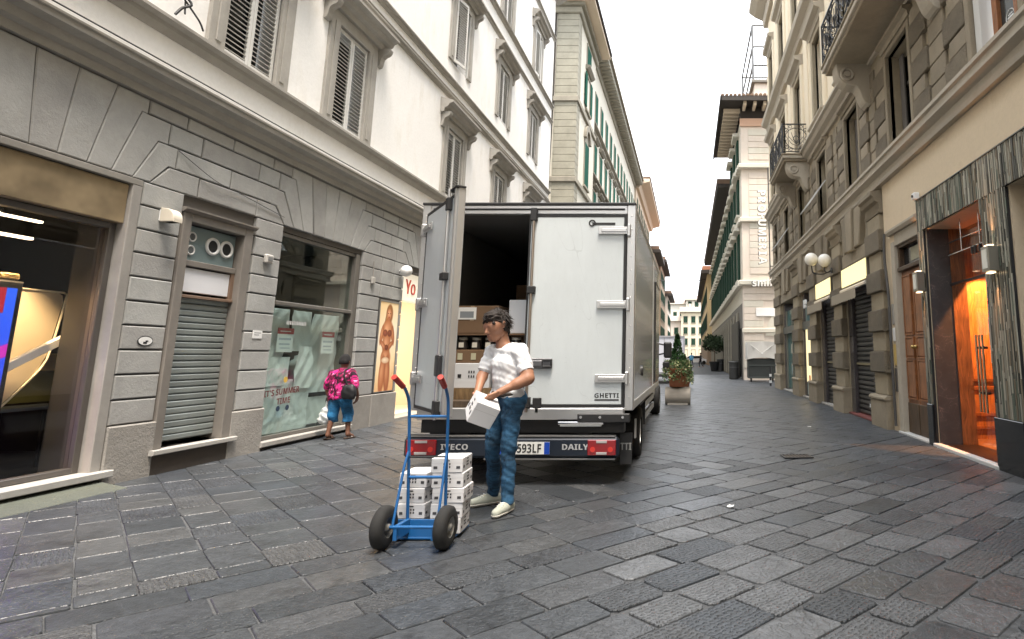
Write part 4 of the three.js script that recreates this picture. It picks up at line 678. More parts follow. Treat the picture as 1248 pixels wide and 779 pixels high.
  bays.forEach(([a, b], i) => {
    mesh('reveal', [rbu(b - 0.36, b - 0.02, 0.02, 3.64, -0.55, -0.07, 0.01)], MS.marble, P); mesh('reveal', rbu(a + 0.02, a + 0.14, 0.02, 3.64, -0.55, -0.07, 0.01), MS.marble, P);
    mesh('shop_back', rbu(a, b, 0, 3.7, -0.75, -0.7), MS.shaft, P);
    mesh('doorstep', rbu(a + 0.02, b - 0.02, 0.0, 0.05, -0.6, 0.02, 0.01), i ? M.trim : mat(0.25, 0.07, 0.06, 0.8, { map: T.mottle }), P);
    if (i < 2) {
      const w = b - a - 0.52, g = slat(w);
      for (let k = 0; k < 26; k++) { const m = mesh('shutter_slat', g, MS.roller[Math.floor(R() * 3)], P); m.position.set(-b + 0.37, 0.06 + k * 0.114, -0.16); }
      mesh('shutter_rail', rbu(a + 0.15, b - 0.37, 1.22, 1.27, -0.15, -0.13), mat(0.25, 0.21, 0.12, 0.5, { metalness: 0.6 }), P);
      for (const [du, y] of [[0.5, 0.3], [1.0, 0.26], [0.8, 2.0]]) mesh('sticker', rbu(a + du, a + du + 0.06, y, y + 0.08, -0.146, -0.143), M.white, P);
    } else if (i === 2) {
      mesh('shop_window_frame', [rbu(a + 0.16, a + 0.22, 0.1, 3.3, -0.2, -0.1), rbu(b - 0.42, b - 0.36, 0.1, 3.3, -0.2, -0.1), rbu(a + 0.22, b - 0.42, 2.4, 2.46, -0.2, -0.1), rbu(a + 0.22, b - 0.42, 0.1, 0.5, -0.2, -0.1)], mat(0.28, 0.33, 0.30, 0.5), P);
      mesh('shop_window_pane', rbu(a + 0.22, b - 0.42, 2.46, 3.3, -0.16, -0.15), phys(0.10, 0.2, 0.22, 0.05), P);
      mesh('stone_panel', rbu(a + 0.02, b - 0.02, 2.34, 2.62, -0.1, -0.04), mat(0.30, 0.36, 0.31, 0.4, { map: T.marble }), P);
    } else {
      mesh('shop_window_frame', [rbu(a + 0.16, a + 0.26, 0.1, 3.3, -0.2, -0.1), rbu(b - 0.46, b - 0.36, 0.1, 3.3, -0.2, -0.1), rbu(a + 1.2, a + 1.3, 0.1, 3.3, -0.2, -0.1), rbu(a + 0.26, b - 0.46, 2.4, 2.46, -0.21, -0.11)], mat(0.2, 0.19, 0.15, 0.5), P);
      mesh('shop_window_pane', rbu(a + 0.26, b - 0.46, 0.1, 3.3, -0.17, -0.16), phys(0.05, 0.14, 0.14, 0.05), P);
      mesh('stone_panel', rbu(a + 0.02, b - 0.02, 2.34, 2.62, -0.1, -0.04), mat(0.30, 0.36, 0.31, 0.4, { map: T.marble }), P);
    }
  });
  // timber doorway
  mesh('door_frame', [rbu(10.28, 10.40, 0.0, 3.62, -0.3, 0.015, 0.01), rbu(11.58, 11.78, 0.0, 3.66, -0.3, 0.03, 0.01), rbu(10.40, 11.58, 3.56, 3.80, -0.3, 0.02, 0.01)], MS.ledge, P);
  mesh('door_cornice', mould([[0, 3.80], [0.07, 3.80], [0.1, 3.86], [0.1, 3.9], [0, 3.94]], -11.85, -10.26), MS.ledge, P);
  mesh('fanlight', rbu(10.42, 11.55, 3.12, 3.56, -0.14, -0.12), M.darkGlass, P); mesh('fanlight_blind', rbu(10.6, 11.1, 3.2, 3.45, -0.115, -0.11), mat(0.35, 0.33, 0.24, 0.6), P);
  mesh('fanlight_frame', [rbu(10.42, 11.55, 3.04, 3.12, -0.14, -0.0, 0.01), rbu(10.42, 10.5, 3.12, 3.56, -0.14, -0.03), rbu(11.47, 11.55, 3.12, 3.56, -0.14, -0.03), rbu(10.42, 11.55, 3.5, 3.56, -0.135, -0.025)], MS.woodDark, P);
  for (const [a, b] of [[10.43, 10.98], [10.99, 11.54]]) {
    const d = mesh('door_leaf', rbu(a, b, 0.03, 3.03, -0.14, -0.08, 0.008), MS.wood, P);
    for (const [y0, y1] of [[1.85, 2.92], [1.42, 1.76], [0.68, 1.34]]) { mesh('door_panel', ext(ru(a + 0.1, b - 0.1, y0, y1), -0.082, -0.05, 0.02), MS.wood, d); mesh('panel_moulding', [rbu(a + 0.07, a + 0.10, y0 - 0.03, y1 + 0.03, -0.08, -0.045), rbu(b - 0.10, b - 0.07, y0 - 0.03, y1 + 0.03, -0.08, -0.045), rbu(a + 0.10, b - 0.10, y1, y1 + 0.03, -0.08, -0.046), rbu(a + 0.10, b - 0.10, y0 - 0.03, y0, -0.08, -0.046)], MS.wood, d); }
    mesh('kick_board', rbu(a + 0.01, b - 0.01, 0.04, 0.58, -0.08, -0.055, 0.008), MS.woodDark, d);
    const hx = a < 10.5 ? b - 0.07 : a + 0.07; mesh('knob', at(plain(new THREE.SphereGeometry(0.035, 12, 8)), -hx, 1.6, -0.03), mat(0.5, 0.36, 0.14, 0.3, { metalness: 1 }), d);
  }
  mesh('threshold', rbu(10.28, 11.8, -0.02, 0.035, -0.3, 0.06, 0.01), mat(0.5, 0.5, 0.48, 0.7), P);
  // glass strip cladding round the shop
  {
    const gs = [], cols = [[0.30, 0.285, 0.23], [0.13, 0.125, 0.10], [0.04, 0.04, 0.034], [0.40, 0.38, 0.31], [0.07, 0.07, 0.058], [0.18, 0.15, 0.105], [0.12, 0.14, 0.11]];
    const fill = (u0, u1, y0, y1, n0) => {
      for (let u = u0; u < u1 - 0.004;) {
        const w = Math.min(rr(0.011, 0.024, R), u1 - u);
        for (let y = y0 - R() * 0.2; y < y1;) { const h = rr(0.2, 0.75, R), a = Math.max(y, y0), b = Math.min(y + h, y1); if (b - a > 0.01) { const g = rbu(u + 0.001, u + w - 0.001, a + 0.001, b - 0.001, n0, n0 + rr(0.004, 0.022, R)); const c = cols[Math.floor(R() * cols.length)], k = rr(0.8, 1.2, R), n = g.attributes.position.count, q = new Float32Array(n * 3); for (let i = 0; i < n; i++) { q[i * 3] = c[0] * k; q[i * 3 + 1] = c[1] * k; q[i * 3 + 2] = c[2] * k; } g.setAttribute('color', new THREE.BufferAttribute(q, 3)); gs.push(g); } y += h; }
        u += w;
      }
    };
    fill(4.6, 10.25, 3.572, 4.12, 0.045); fill(7.35, 8.02, 0.66, 3.568, 0.045); fill(10.05, 10.25, 0.66, 3.568, 0.045);
    const m = stuff(mesh('glass_strips', mergeGeometries(gs), mat(1, 1, 1, 0.2, { vertexColors: true }), P)); m.userData.label = 'narrow grey and green glass strips facing the shop';
    mesh('cladding_backing', [rbu(4.6, 10.25, 3.58, 4.11, 0.002, 0.044), rbu(7.36, 8.01, 0.0, 3.56, 0.002, 0.044), rbu(10.06, 10.24, 0.0, 3.56, 0.002, 0.044)], M.black, P);
    mesh('cladding_cap', [rbu(4.6, 10.27, 4.121, 4.135, 0.0, 0.075), rbu(10.251, 10.275, 0.0, 4.13, 0.0, 0.06)], mat(0.2, 0.2, 0.18, 0.4, { metalness: 0.7 }), P);
    mesh('black_base', rbu(7.34, 8.03, 0.0, 0.655, 0.044, 0.085, 0.006), MS.nero, P); mesh('black_base', rbu(10.04, 10.26, 0.0, 0.655, 0.044, 0.085, 0.006), MS.nero, P);
  }
  // shallow recess with black marble cheeks, glass doors and the lit timber wall of the lobby
  mesh('recess_cheek', rbu(10.0, 10.06, 0.0, 3.6, -0.36, -0.002), MS.marble, P); mesh('recess_cheek', rbu(8.0, 8.06, 0.0, 3.6, -0.36, -0.002), MS.marble, P);
  mesh('recess_floor', rbu(8.03, 10.03, -0.02, 0.03, -0.6, -0.02), mat(0.10, 0.03, 0.02, 0.4, { map: T.marble }), P);
  mesh('threshold', rbu(8.0, 10.06, -0.02, 0.05, -0.02, 0.1, 0.01), mat(0.55, 0.55, 0.53, 0.6), P);
  mesh('recess_jamb', rbu(9.99, 10.06, 0.0, 3.6, -0.602, -0.362), mat(0.52, 0.22, 0.07, 0.5, { map: T.wood }), P);
  const lobby = mat(0.14, 0.12, 0.11, 0.6);
  mesh('lobby_wall', rbu(7.0, 7.1, 0, 3.7, -3.4, -0.602), lobby, P); mesh('lobby_wall', rbu(7.0, 10.75, 0, 3.7, -3.5, -3.4), lobby, P); mesh('lobby_ceiling', rbu(7.0, 10.75, 3.6, 3.7, -3.4, -0.602), lobby, P);
  mesh('lobby_floor', rbu(7.1, 10.65, -0.02, 0.03, -3.4, -0.601), mat(0.4, 0.2, 0.1, 0.4, { map: T.wood }), P);
  mesh('lobby_timber_wall', rbu(10.65, 10.75, 0.0, 3.7, -3.4, -0.603), mat(0.66, 0.28, 0.075, 0.5, { map: T.wood, ...bumpy(T.wood, 0.001) }), P);
  for (const y of [1.0, 0.86, 0.42, 0.2]) mesh('lobby_dado_rail', rbu(10.62, 10.65, y, y + 0.045, -3.4, -0.603), mat(0.42, 0.16, 0.05, 0.45, { map: T.wood }), P);
  mesh('glass_door', rbu(8.08, 9.02, 0.06, 2.6, -0.36, -0.348), M.glass, P); mesh('glass_door', rbu(9.04, 9.98, 0.06, 2.6, -0.36, -0.348), M.glass, P);
  mesh('glass_transom', rbu(8.08, 9.98, 2.64, 3.55, -0.36, -0.348), M.glass, P);
  mesh('door_rail', rbu(8.06, 10.0, 2.6, 2.64, -0.38, -0.33), M.black, P);
  mesh('hanging_rail', [rod([-8.06, 3.06, -0.2], [-10.0, 3.06, -0.2], 0.012)], M.chrome, P); mesh('hanging_rail', [rod([-8.06, 3.3, -0.3], [-10.0, 3.3, -0.3], 0.012)], M.chrome, P);
  for (const u of [8.75, 8.85, 8.6]) mesh('rail_spot', at(cyl(0.025, 0.12, 12), -u, 3.0, -0.2), M.black, P);
  for (const u of [8.93, 9.03, 9.13]) { mesh('pull_handle', rod([-u, 0.62, -0.28], [-u, 1.75, -0.28], 0.016), mat(0.7, 0.6, 0.42, 0.2, { metalness: 1 }), P); mesh('handle_fixing', rod([-u, 0.9, -0.345], [-u, 0.9, -0.28], 0.02), M.black, P); mesh('handle_fixing', rod([-u, 1.56, -0.345], [-u, 1.56, -0.28], 0.02), M.black, P); }
  mesh('round_sticker', (() => { const s = new THREE.Shape(); s.absellipse(0, 0, 0.10, 0.13, 0, 6.2832); const g = new THREE.ExtrudeGeometry(s, { depth: 0.003, bevelEnabled: false }); g.translate(-9.72, 1.2, -0.346); return plain(g); })(), mat(0.7, 0.35, 0.18, 0.6), P);
  mesh('notice_sheet', rbu(8.45, 8.75, 1.5, 2.05, -0.346, -0.343), mat(0.5, 0.32, 0.22, 0.7), P);
  for (const u of [9.2, 8.6]) mesh('hanging_rod', rod([-u, 3.06, -0.2], [-u, 3.58, -0.2], 0.008), M.chrome, P);
  const sp = new THREE.SpotLight(0xffa860, 20, 0, 0.66, 0.1, 2); sp.position.set(-9.72, 3.4, -1.3); sp.target.position.set(-10.65, 0.75, -1.12); P.add(sp, sp.target);
  mesh('ceiling_spot', at(cyl(0.05, 0.1, 14), -9.72, 3.52, -1.3), mat(1, 0.9, 0.8, 0.5, { emissive: new THREE.Color(1, 0.6, 0.3), emissiveIntensity: 0.6 }), P);
  // dark window next door
  mesh('shop_window_pane', rbu(3.25, 7.33, 0.4, 3.55, -0.3, -0.29), phys(0.02, 0.02, 0.022, 0.05), P);
  mesh('shop_base', rbu(3.2, 7.33, 0, 0.4, -0.32, -0.1), MS.nero, P); mesh('shop_back', rbu(3.1, 7.4, 0, 3.7, -0.75, -0.65), MS.shaft, P);
  // drainpipe and plates beside the timber door
  mesh('pipe', tube([[-12.05, 3.9, 0.05], [-12.05, 3.4, 0.07], [-11.95, 2.6, 0.06], [-11.95, 1.5, 0.06], [-11.95, 0.1, 0.05]], 0.03, 8, 30), mat(0.08, 0.075, 0.07, 0.6), P);
  for (const [y0, y1, c] of [[2.05, 2.45, [0.3, 0.28, 0.25]], [1.72, 1.98, [0.75, 0.73, 0.7]], [1.25, 1.66, [0.55, 0.38, 0.12]], [0.75, 1.2, [0.08, 0.07, 0.06]]]) mesh('name_plate', rbu(11.80, 11.93, y0, y1, 0.002, 0.03, 0.006), mat(...c, 0.45), P);
}
{ // lit signs, awnings, lamps on this building
  const bays = [[13.22, 15.55], [16.66, 18.78]];
  const sgm = mat(0.75, 0.66, 0.38, 0.4, { emissive: new THREE.Color(1, 0.82, 0.36), emissiveIntensity: 0.2 });
  const R = rngOf(8);
  bays.forEach(([a, b], i) => {
    const c = (a + b) / 2, w = b - a - 0.1;
    const s = onRight('lit_sign', ['glowing yellow sign box over the shutter nearer the timber door', 'glowing yellow sign box over the shutter beside the globe lamps'][i], 'sign', c, 3.14, 0.0, 'glowing signs over the shutters');
    mesh('box', rb(-w / 2, w / 2, 0, 0.5, -0.06, 0.08, 0.012), mat(0.2, 0.18, 0.14, 0.5, { metalness: 0.5 }), s);
    mesh('lit_face', rb(-w / 2 + 0.025, w / 2 - 0.025, 0.025, 0.475, 0.081, 0.09), sgm, s);
    const l = new THREE.RectAreaLight(0xffdc7a, 0.6, w - 0.05, 0.45); l.position.set(0, 0.25, 0.1); l.rotation.y = Math.PI; s.add(l);
    const aw = onRight('awning', ['folded beige awning with scalloped edge nearer the timber door', 'folded beige awning with scalloped edge beside the globe lamps'][i], 'awning', c, 2.7, 0.02, 'folded awnings over the shutters');
    mesh('roll', at(cyl(0.05, w, 12, 'x'), 0, 0.36, 0.08), mat(0.62, 0.56, 0.47, 0.8), aw);
    const top = rb(-w / 2, w / 2, 0, 0.006, 0, 0.28); top.rotateX(0.4); top.translate(0, 0.34, 0.08); mesh('canopy', top, mat(0.6, 0.55, 0.47, 0.85), aw);
    const pts = [[-w / 2, 0.24]]; const n = 11; for (let k = 0; k < n; k++) { const x0 = -w / 2 + w * k / n, x1 = -w / 2 + w * (k + 1) / n; for (let t = 0; t <= 5; t++) { const f = t / 5; pts.push([mix(x0, x1, f), 0.03 - 0.03 * Math.sin(f * Math.PI)]); } } pts.push([w / 2, 0.24]);
    const g = ext(pts.reverse(), 0.335, 0.343); mesh('valance', g, mat(0.33, 0.28, 0.21, 0.9), aw);
    mesh('arm', [rod([-w / 2 + 0.04, 0.34, 0.02], [-w / 2 + 0.04, 0.24, 0.33], 0.012), rod([w / 2 - 0.04, 0.34, 0.02], [w / 2 - 0.04, 0.24, 0.33], 0.012)], M.steel, aw);
  });
  const gl = onRight('globe_lamp', 'wall lamp with two white glass globes between the lit signs', 'lamp', 16.1, 3.72, 0.18);
  mesh('bracket', [tube([[0, 0, 0], [0.02, -0.06, 0.12], [0.04, -0.02, 0.2], [0.04, 0.12, 0.2]], 0.018, 6, 20), tube([[0, 0, 0], [-0.02, -0.1, 0.25], [-0.04, -0.06, 0.5], [-0.04, 0.14, 0.54]], 0.018, 6, 20), at(cyl(0.08, 0.03, 14, 'z'), 0, 0, 0.01)], M.iron, gl);
  for (const [x, y, z] of [[0.04, 0.27, 0.2], [-0.04, 0.31, 0.54]]) mesh('globe', at(plain(new THREE.SphereGeometry(0.18, 24, 16)), x, y, z), mat(0.85, 0.82, 0.75, 0.25), gl);
  // box lamps on the glass cladding
  for (const [u, lab] of [[10.15, 'box wall lamp on the narrow cladding strip beside the timber door'], [7.7, 'box wall lamp on the wide clad pier beside the orange doorway']]) {
    const q = onRight('box_lamp', lab, 'lamp', u, 2.52, 0.07);
    mesh('housing', rb(-0.1, 0.1, 0, 0.33, 0, 0.13, 0.006), mat(0.33, 0.31, 0.26, 0.35, { metalness: 0.7 }), q); mesh('plate', rb(-0.06, 0.06, 0.04, 0.29, 0.131, 0.14), mat(0.7, 0.68, 0.6, 0.4), q);
    for (const [y, d] of [[0.345, 1], [-0.015, -1]]) { mesh('lens', rb(-0.06, 0.06, y - 0.006, y + 0.006, 0.03, 0.1), mat(1, 0.9, 0.7, 0.5, { emissive: new THREE.Color(1, 0.7, 0.4), emissiveIntensity: 0.8 }), q); const s = new THREE.SpotLight(0xffb070, 0.5, 0, 0.4, 0.6, 2); s.position.set(0, y + d * 0.02, 0.06); s.target.position.set(0, y + d * 1.0, 0.0); q.add(s, s.target); }
  }
  const ca = onRight('security_camera', 'small white box camera at the corner of the clad shop front', 'camera', 10.2, 4.14, 0.03); mesh('case', rb(-0.06, 0.06, 0, 0.12, 0, 0.1, 0.01), M.white, ca); mesh('lens', at(cyl(0.025, 0.02, 12, 'z'), 0, 0.06, 0.11), M.black, ca);
  // hinged blinds on the first floor
  for (const [u, lab] of [[17.5, 'striped hinged window blind propped open below the iron balcony'], [24.1, 'striped hinged window blind propped open farther along the stone building']]) {
    const q = onRight('hinged_blind', lab, 'blind', u, 6.5, 0.05); q.rotation.order = 'YXZ'; q.rotation.x = -0.62;
    mesh('frame', [rb(-0.58, -0.53, -0.95, 0, 0, 0.03), rb(0.53, 0.58, -0.95, 0, 0, 0.03), rb(-0.53, 0.53, -0.05, 0, 0, 0.03), rb(-0.53, 0.53, -0.95, -0.9, 0, 0.03)], M.shutterGrey, q);
    for (let y = -0.88; y < -0.06; y += 0.055) mesh('slat', rb(-0.53, 0.53, y, y + 0.035, 0.006, 0.02), M.shutterGrey, q);
  }
  const lp = onRight('lit_panel', 'tall glowing cream display panel in the shop beyond the globe lamps', 'display stand', 20.75, 0.52, -0.085); lp.name = 'lit_board'; mesh('panel', rb(-0.7, 0.55, 0, 1.86, -0.04, 0, 0.01), mat(0.8, 0.68, 0.42, 0.5, { emissive: new THREE.Color(1, 0.83, 0.45), emissiveIntensity: 0.16 }), lp); mesh('emblem', at(plain(new THREE.TorusGeometry(0.09, 0.015, 6, 20)), -0.1, 0.16, 0.012), mat(0.5, 0.18, 0.08, 0.5), lp);
  const rl = new THREE.RectAreaLight(0xffdf9a, 0.4, 1.2, 1.8); rl.position.set(-0.07, 0.93, 0.02); rl.rotation.y = Math.PI; lp.add(rl);
  const re = onRight('shop_lettering', 'white letters re on the shop fascia beyond the globe lamps', 'lettering', 20.7, 3.2, 0.02); mesh('lettering', text('re', 0.36, 0.05), M.white, re);
}
// ---------- buildings farther along the street ----------
const MF = {
  cream: mat(0.62, 0.585, 0.50, 0.9, { map: T.grime }), quoin: mat(0.38, 0.36, 0.29, 0.9, { map: T.mottle }), soffit: mat(0.62, 0.52, 0.40, 0.9), orange: mat(0.60, 0.49, 0.37, 0.9, { map: T.grime }),
  green: phys(0.008, 0.075, 0.05, 0.95, { specularIntensity: 0.25 }), greenDark: phys(0.018, 0.045, 0.03, 0.95, { specularIntensity: 0.25 }), roofTile: mat(0.20, 0.13, 0.09, 0.95, { map: T.mottle }), darkWood: mat(0.03, 0.024, 0.02, 0.8), trim: mat(0.36, 0.33, 0.27, 0.9, { map: T.mottle }),
  pink: mat(0.66, 0.58, 0.50, 0.9, { map: T.grime }), yellow: mat(0.60, 0.47, 0.27, 0.9, { map: T.grime }), grey: mat(0.24, 0.225, 0.2, 0.9, { map: T.mottle }), brown: mat(0.30, 0.22, 0.15, 0.9, { map: T.grime }),
};
// closed pair of plank shutters with a pane behind; parts of the building P
function farWindow(P, x, y, w, h, shutter, trim, hood, openK = 0) {
  const f = mesh('window', [rb(x - w / 2 - 0.14, x - w / 2, y - 0.1, y + h + 0.14, -0.05, 0.06), rb(x + w / 2, x + w / 2 + 0.14, y - 0.1, y + h + 0.14, -0.05, 0.06), rb(x - w / 2, x + w / 2, y + h, y + h + 0.14, -0.05, 0.058), rb(x - w / 2 - 0.2, x + w / 2 + 0.2, y - 0.22, y - 0.1, -0.05, 0.14)], trim, P);
  mesh('pane', rb(x - w / 2, x + w / 2, y - 0.1, y + h, -0.2, -0.15), M.darkGlass, f);
  if (shutter) for (const s of [-1, 1]) {
        const a = openK ? [x + (s < 0 ? -w + 0.02 : w / 2 + 0.02), x + (s < 0 ? -w / 2 - 0.02 : w - 0.02)] : [x + (s < 0 ? -w / 2 : 0.01), x + (s < 0 ? -0.01 : w / 2)];
    mesh('shutter', [rb(a[0], a[1], y, y + h, openK ? 0.065 : 0.0, openK ? 0.11 : 0.085, 0.006)], shutter, f);
  }
  if (hood) mesh('hood', mould([[-0.05, y + h + 0.3], [0.12, y + h + 0.3], [0.3, y + h + 0.45], [0.3, y + h + 0.52], [-0.05, y + h + 0.58]], x - w / 2 - 0.35, x + w / 2 + 0.35), trim, f);
  return f;
}
const cornice = (P, y, a, b, d, m, h = 0.3) => mesh('cornice', mould([[-0.1, y - h], [d * 0.2, y - h], [d * 0.35, y - h * 0.55], [d, y - h * 0.3], [d, y], [-0.1, y + 0.05]], a, b), m, P);
{ // cream corner house with green shutters
  const P = thing('corner_house', 'cream house with stone quoins and green shutters beyond the white palazzo', 'building', [-6.6, 0, 0], Math.PI / 2);
  mesh('wall', [rb(33, 39.6, 0, 22.2, -14, 0)], MF.cream, P);
  for (let k = 0; k < 44; k++) { const y = 4 + k * 0.42; if (y > 21.6) break; mesh('quoin', rb(32.95, 33.95 + (k % 2 ? 0 : 0.0), y + 0.008, y + 0.412, -1.25, 0.05, 0.012), MF.quoin, P); }
  for (const y of [11.5, 16.35]) mesh('string_course', [rb(32.85, 39.6, y - 0.3, y, -14, 0.15, 0.02)], MF.trim, P);
  mesh('eaves_moulding', [rb(32.8, 39.7, 21.6, 22.0, -14, 0.2, 0.05), rb(32.6, 39.7, 22.0, 22.2, -14, 0.42, 0.04)], MF.quoin, P);
  mesh('eaves', [rb(32.0, 39.8, 22.2, 22.4, -14, 1.0)], MF.soffit, P); mesh('roof', [rb(31.9, 39.8, 22.401, 22.62, -14, 1.12)], MF.darkWood, P);
  mesh('downpipe', tube([[32.9, 22.2, -1.35], [32.9, 16, -1.35], [32.9, 8, -1.5], [32.9, 1, -1.5]], 0.07, 6, 20), MF.darkWood, P);
  for (const [y, h] of [[12.0, 2.7], [17.0, 2.2], [19.9, 1.3]]) farWindow(P, 36.7, y, 1.3, h, MF.green, MF.trim, y > 13 && y < 18, y === 17 ? 1 : 0);
  const arc = new THREE.Shape(); arc.absarc(0, 0, 1.0, 0, Math.PI, false); arc.absarc(0, 0, 0.62, Math.PI, 0, true); const ag = new THREE.ExtrudeGeometry(arc, { depth: 0.18, bevelEnabled: false }); ag.translate(36.7, 14.95, 0); mesh('arch', plain(ag), MF.trim, P);
  mesh('lunette', at(cyl(0.62, 0.06, 24, 'z'), 36.7, 15.0, 0.0), MF.quoin, P);
  farWindow(P, 36.7, 6.5, 1.3, 2.6, MF.green, MF.trim, true);
  // white wall and shutter of the side street seen past the palazzo
  mesh('end_balcony', [rb(32.2, 33, 11.6, 11.75, -3.4, -1.9), rb(32.2, 32.24, 11.75, 12.7, -3.4, -1.9)], MF.trim, P);
  mesh('end_shutter', [rb(32.9, 32.99, 11.9, 14.2, -3.0, -2.2)], MF.green, P);
}
{ // long cream house
  const P = thing('long_house', 'long cream house with rows of green shutters under a bracketed cornice', 'building', [-6.9, 0, 0], Math.PI / 2);
  mesh('wall', rb(39.62, 73, 0, 23.2, -14, 0), MF.cream, P);
  for (const y of [5.2, 10.6, 13.9, 17.6]) cornice(P, y, 39.7, 73, 0.35, MF.trim);
  for (let u = 42; u < 72.5; u += 2.75) { farWindow(P, u, 18.1, 1.0, 2.3, MF.green, MF.trim, false); farWindow(P, u, 14.3, 1.05, 2.2, MF.green, MF.trim, true); farWindow(P, u, 11.0, 1.05, 2.0, MF.green, MF.trim, true); farWindow(P, u, 6.4, 1.05, 2.4, MF.green, MF.trim, false); }
  cornice(P, 23.1, 39.7, 73.2, 0.55, MF.quoin, 0.8); mesh('roof', rb(39.7, 73.2, 23.16, 23.4, -14, 1.15), MF.trim, P);
  const br = []; for (let u = 40; u < 73; u += 0.62) br.push(rb(u, u + 0.3, 22.62, 23.1, 0.2, 1.0)); stuff(mesh('cornice_brackets', br, MF.quoin, P));
}
{ // ochre house and more roofs beyond it
  const P = thing('ochre_house', 'tall house with warm ochre overhanging cornice beyond the long cream house', 'building', [-6.7, 0, 0], Math.PI / 2);
  mesh('wall', rb(73.2, 100, 0, 22.6, -14, 0), MF.orange, P); cornice(P, 23.5, 73.2, 100.3, 1.7, MF.orange, 1.2); mesh('roof', rb(73.2, 100.3, 23.56, 23.8, -14, 1.8), MF.roofTile, P);
  for (let u = 75; u < 99; u += 3) for (const y of [6, 10.5, 15, 19]) farWindow(P, u, y, 1.1, 2.2, MF.greenDark, MF.trim, false);
  const specs = [[100.4, 116, 18.6, -6.0, MF.cream, 'narrow cream house with dark eaves following the ochre house'], [116.2, 138, 19.4, -5.6, MF.brown, 'brown house with dark overhanging eaves farther along the street'], [138.2, 158, 15.0, -5.0, MF.pink, 'pale house with dark eaves near the far end of the street']];
  for (const [a, b, h, x, m, lab] of specs) { const q = thing('terraced_house', lab, 'building', [x, 0, 0], Math.PI / 2); mesh('wall', rb(a, b, 0, h, -12, 0), m, q); mesh('eaves', rb(a - 0.9, b, h, h + 0.5, -12, 1.2), MF.darkWood, q); mesh('roof', rb(a - 0.8, b, h + 0.501, h + 1.1, -12, 0.9), MF.roofTile, q); for (let u = a + 2; u < b - 1; u += 3.2) for (let y = 5; y < h - 2.5; y += 3.6) farWindow(q, u, y, 1.2, 2.1, MF.greenDark, MF.trim, false, 1); }
}
{ // houses closing the street
  const specs = [[-9, -2.2, 166, 10.8, MF.pink, 'low pale pink house closing the far end of the street'], [-2.2, 4.6, 164, 13.2, mat(0.68, 0.60, 0.44, 0.9, { map: T.grime }), 'yellow house with rows of dark windows closing the street'], [-12, -1, 190, 17.5, MF.cream, 'cream house with low roof rising behind the pale pink house'], [-1, 8, 186, 18.5, mat(0.62, 0.57, 0.48, 0.9, { map: T.grime }), 'tall cream house rising behind the yellow house']];
  for (const [x0, x1, u, h, m, lab] of specs) {
    const q = thing('end_house', lab, 'building', [0, 0, -u]); mesh('wall', rb(x0, x1, 0, h, -8, 0), m, q);
    const rs = ext([[-0.6, 0], [8.6, 0], [4, 1.6]], 0, x1 - x0 + 0.8); rs.rotateY(Math.PI / 2); rs.translate(x0 - 0.4, h, 0.0); mesh('roof', metreUV(rs), mat(0.30, 0.24, 0.2, 0.95), q);
    mesh('eaves', rb(x0 - 0.4, x1 + 0.4, h - 0.15, h, 0, 0.7), MF.trim, q);
    for (let x = x0 + 1.2; x < x1 - 0.6; x += 2.1) for (let y = 1.2; y < h - 2.2; y += 3.0) farWindow(q, x, y, 1.0, 1.7, y > 1.5 ? MF.greenDark : null, MF.trim, false);
    mesh('chimney', rb(x0 + 2, x0 + 2.8, h + 0.3, h + 2.4, -4, -3.2), MF.pink, q);
  }
}
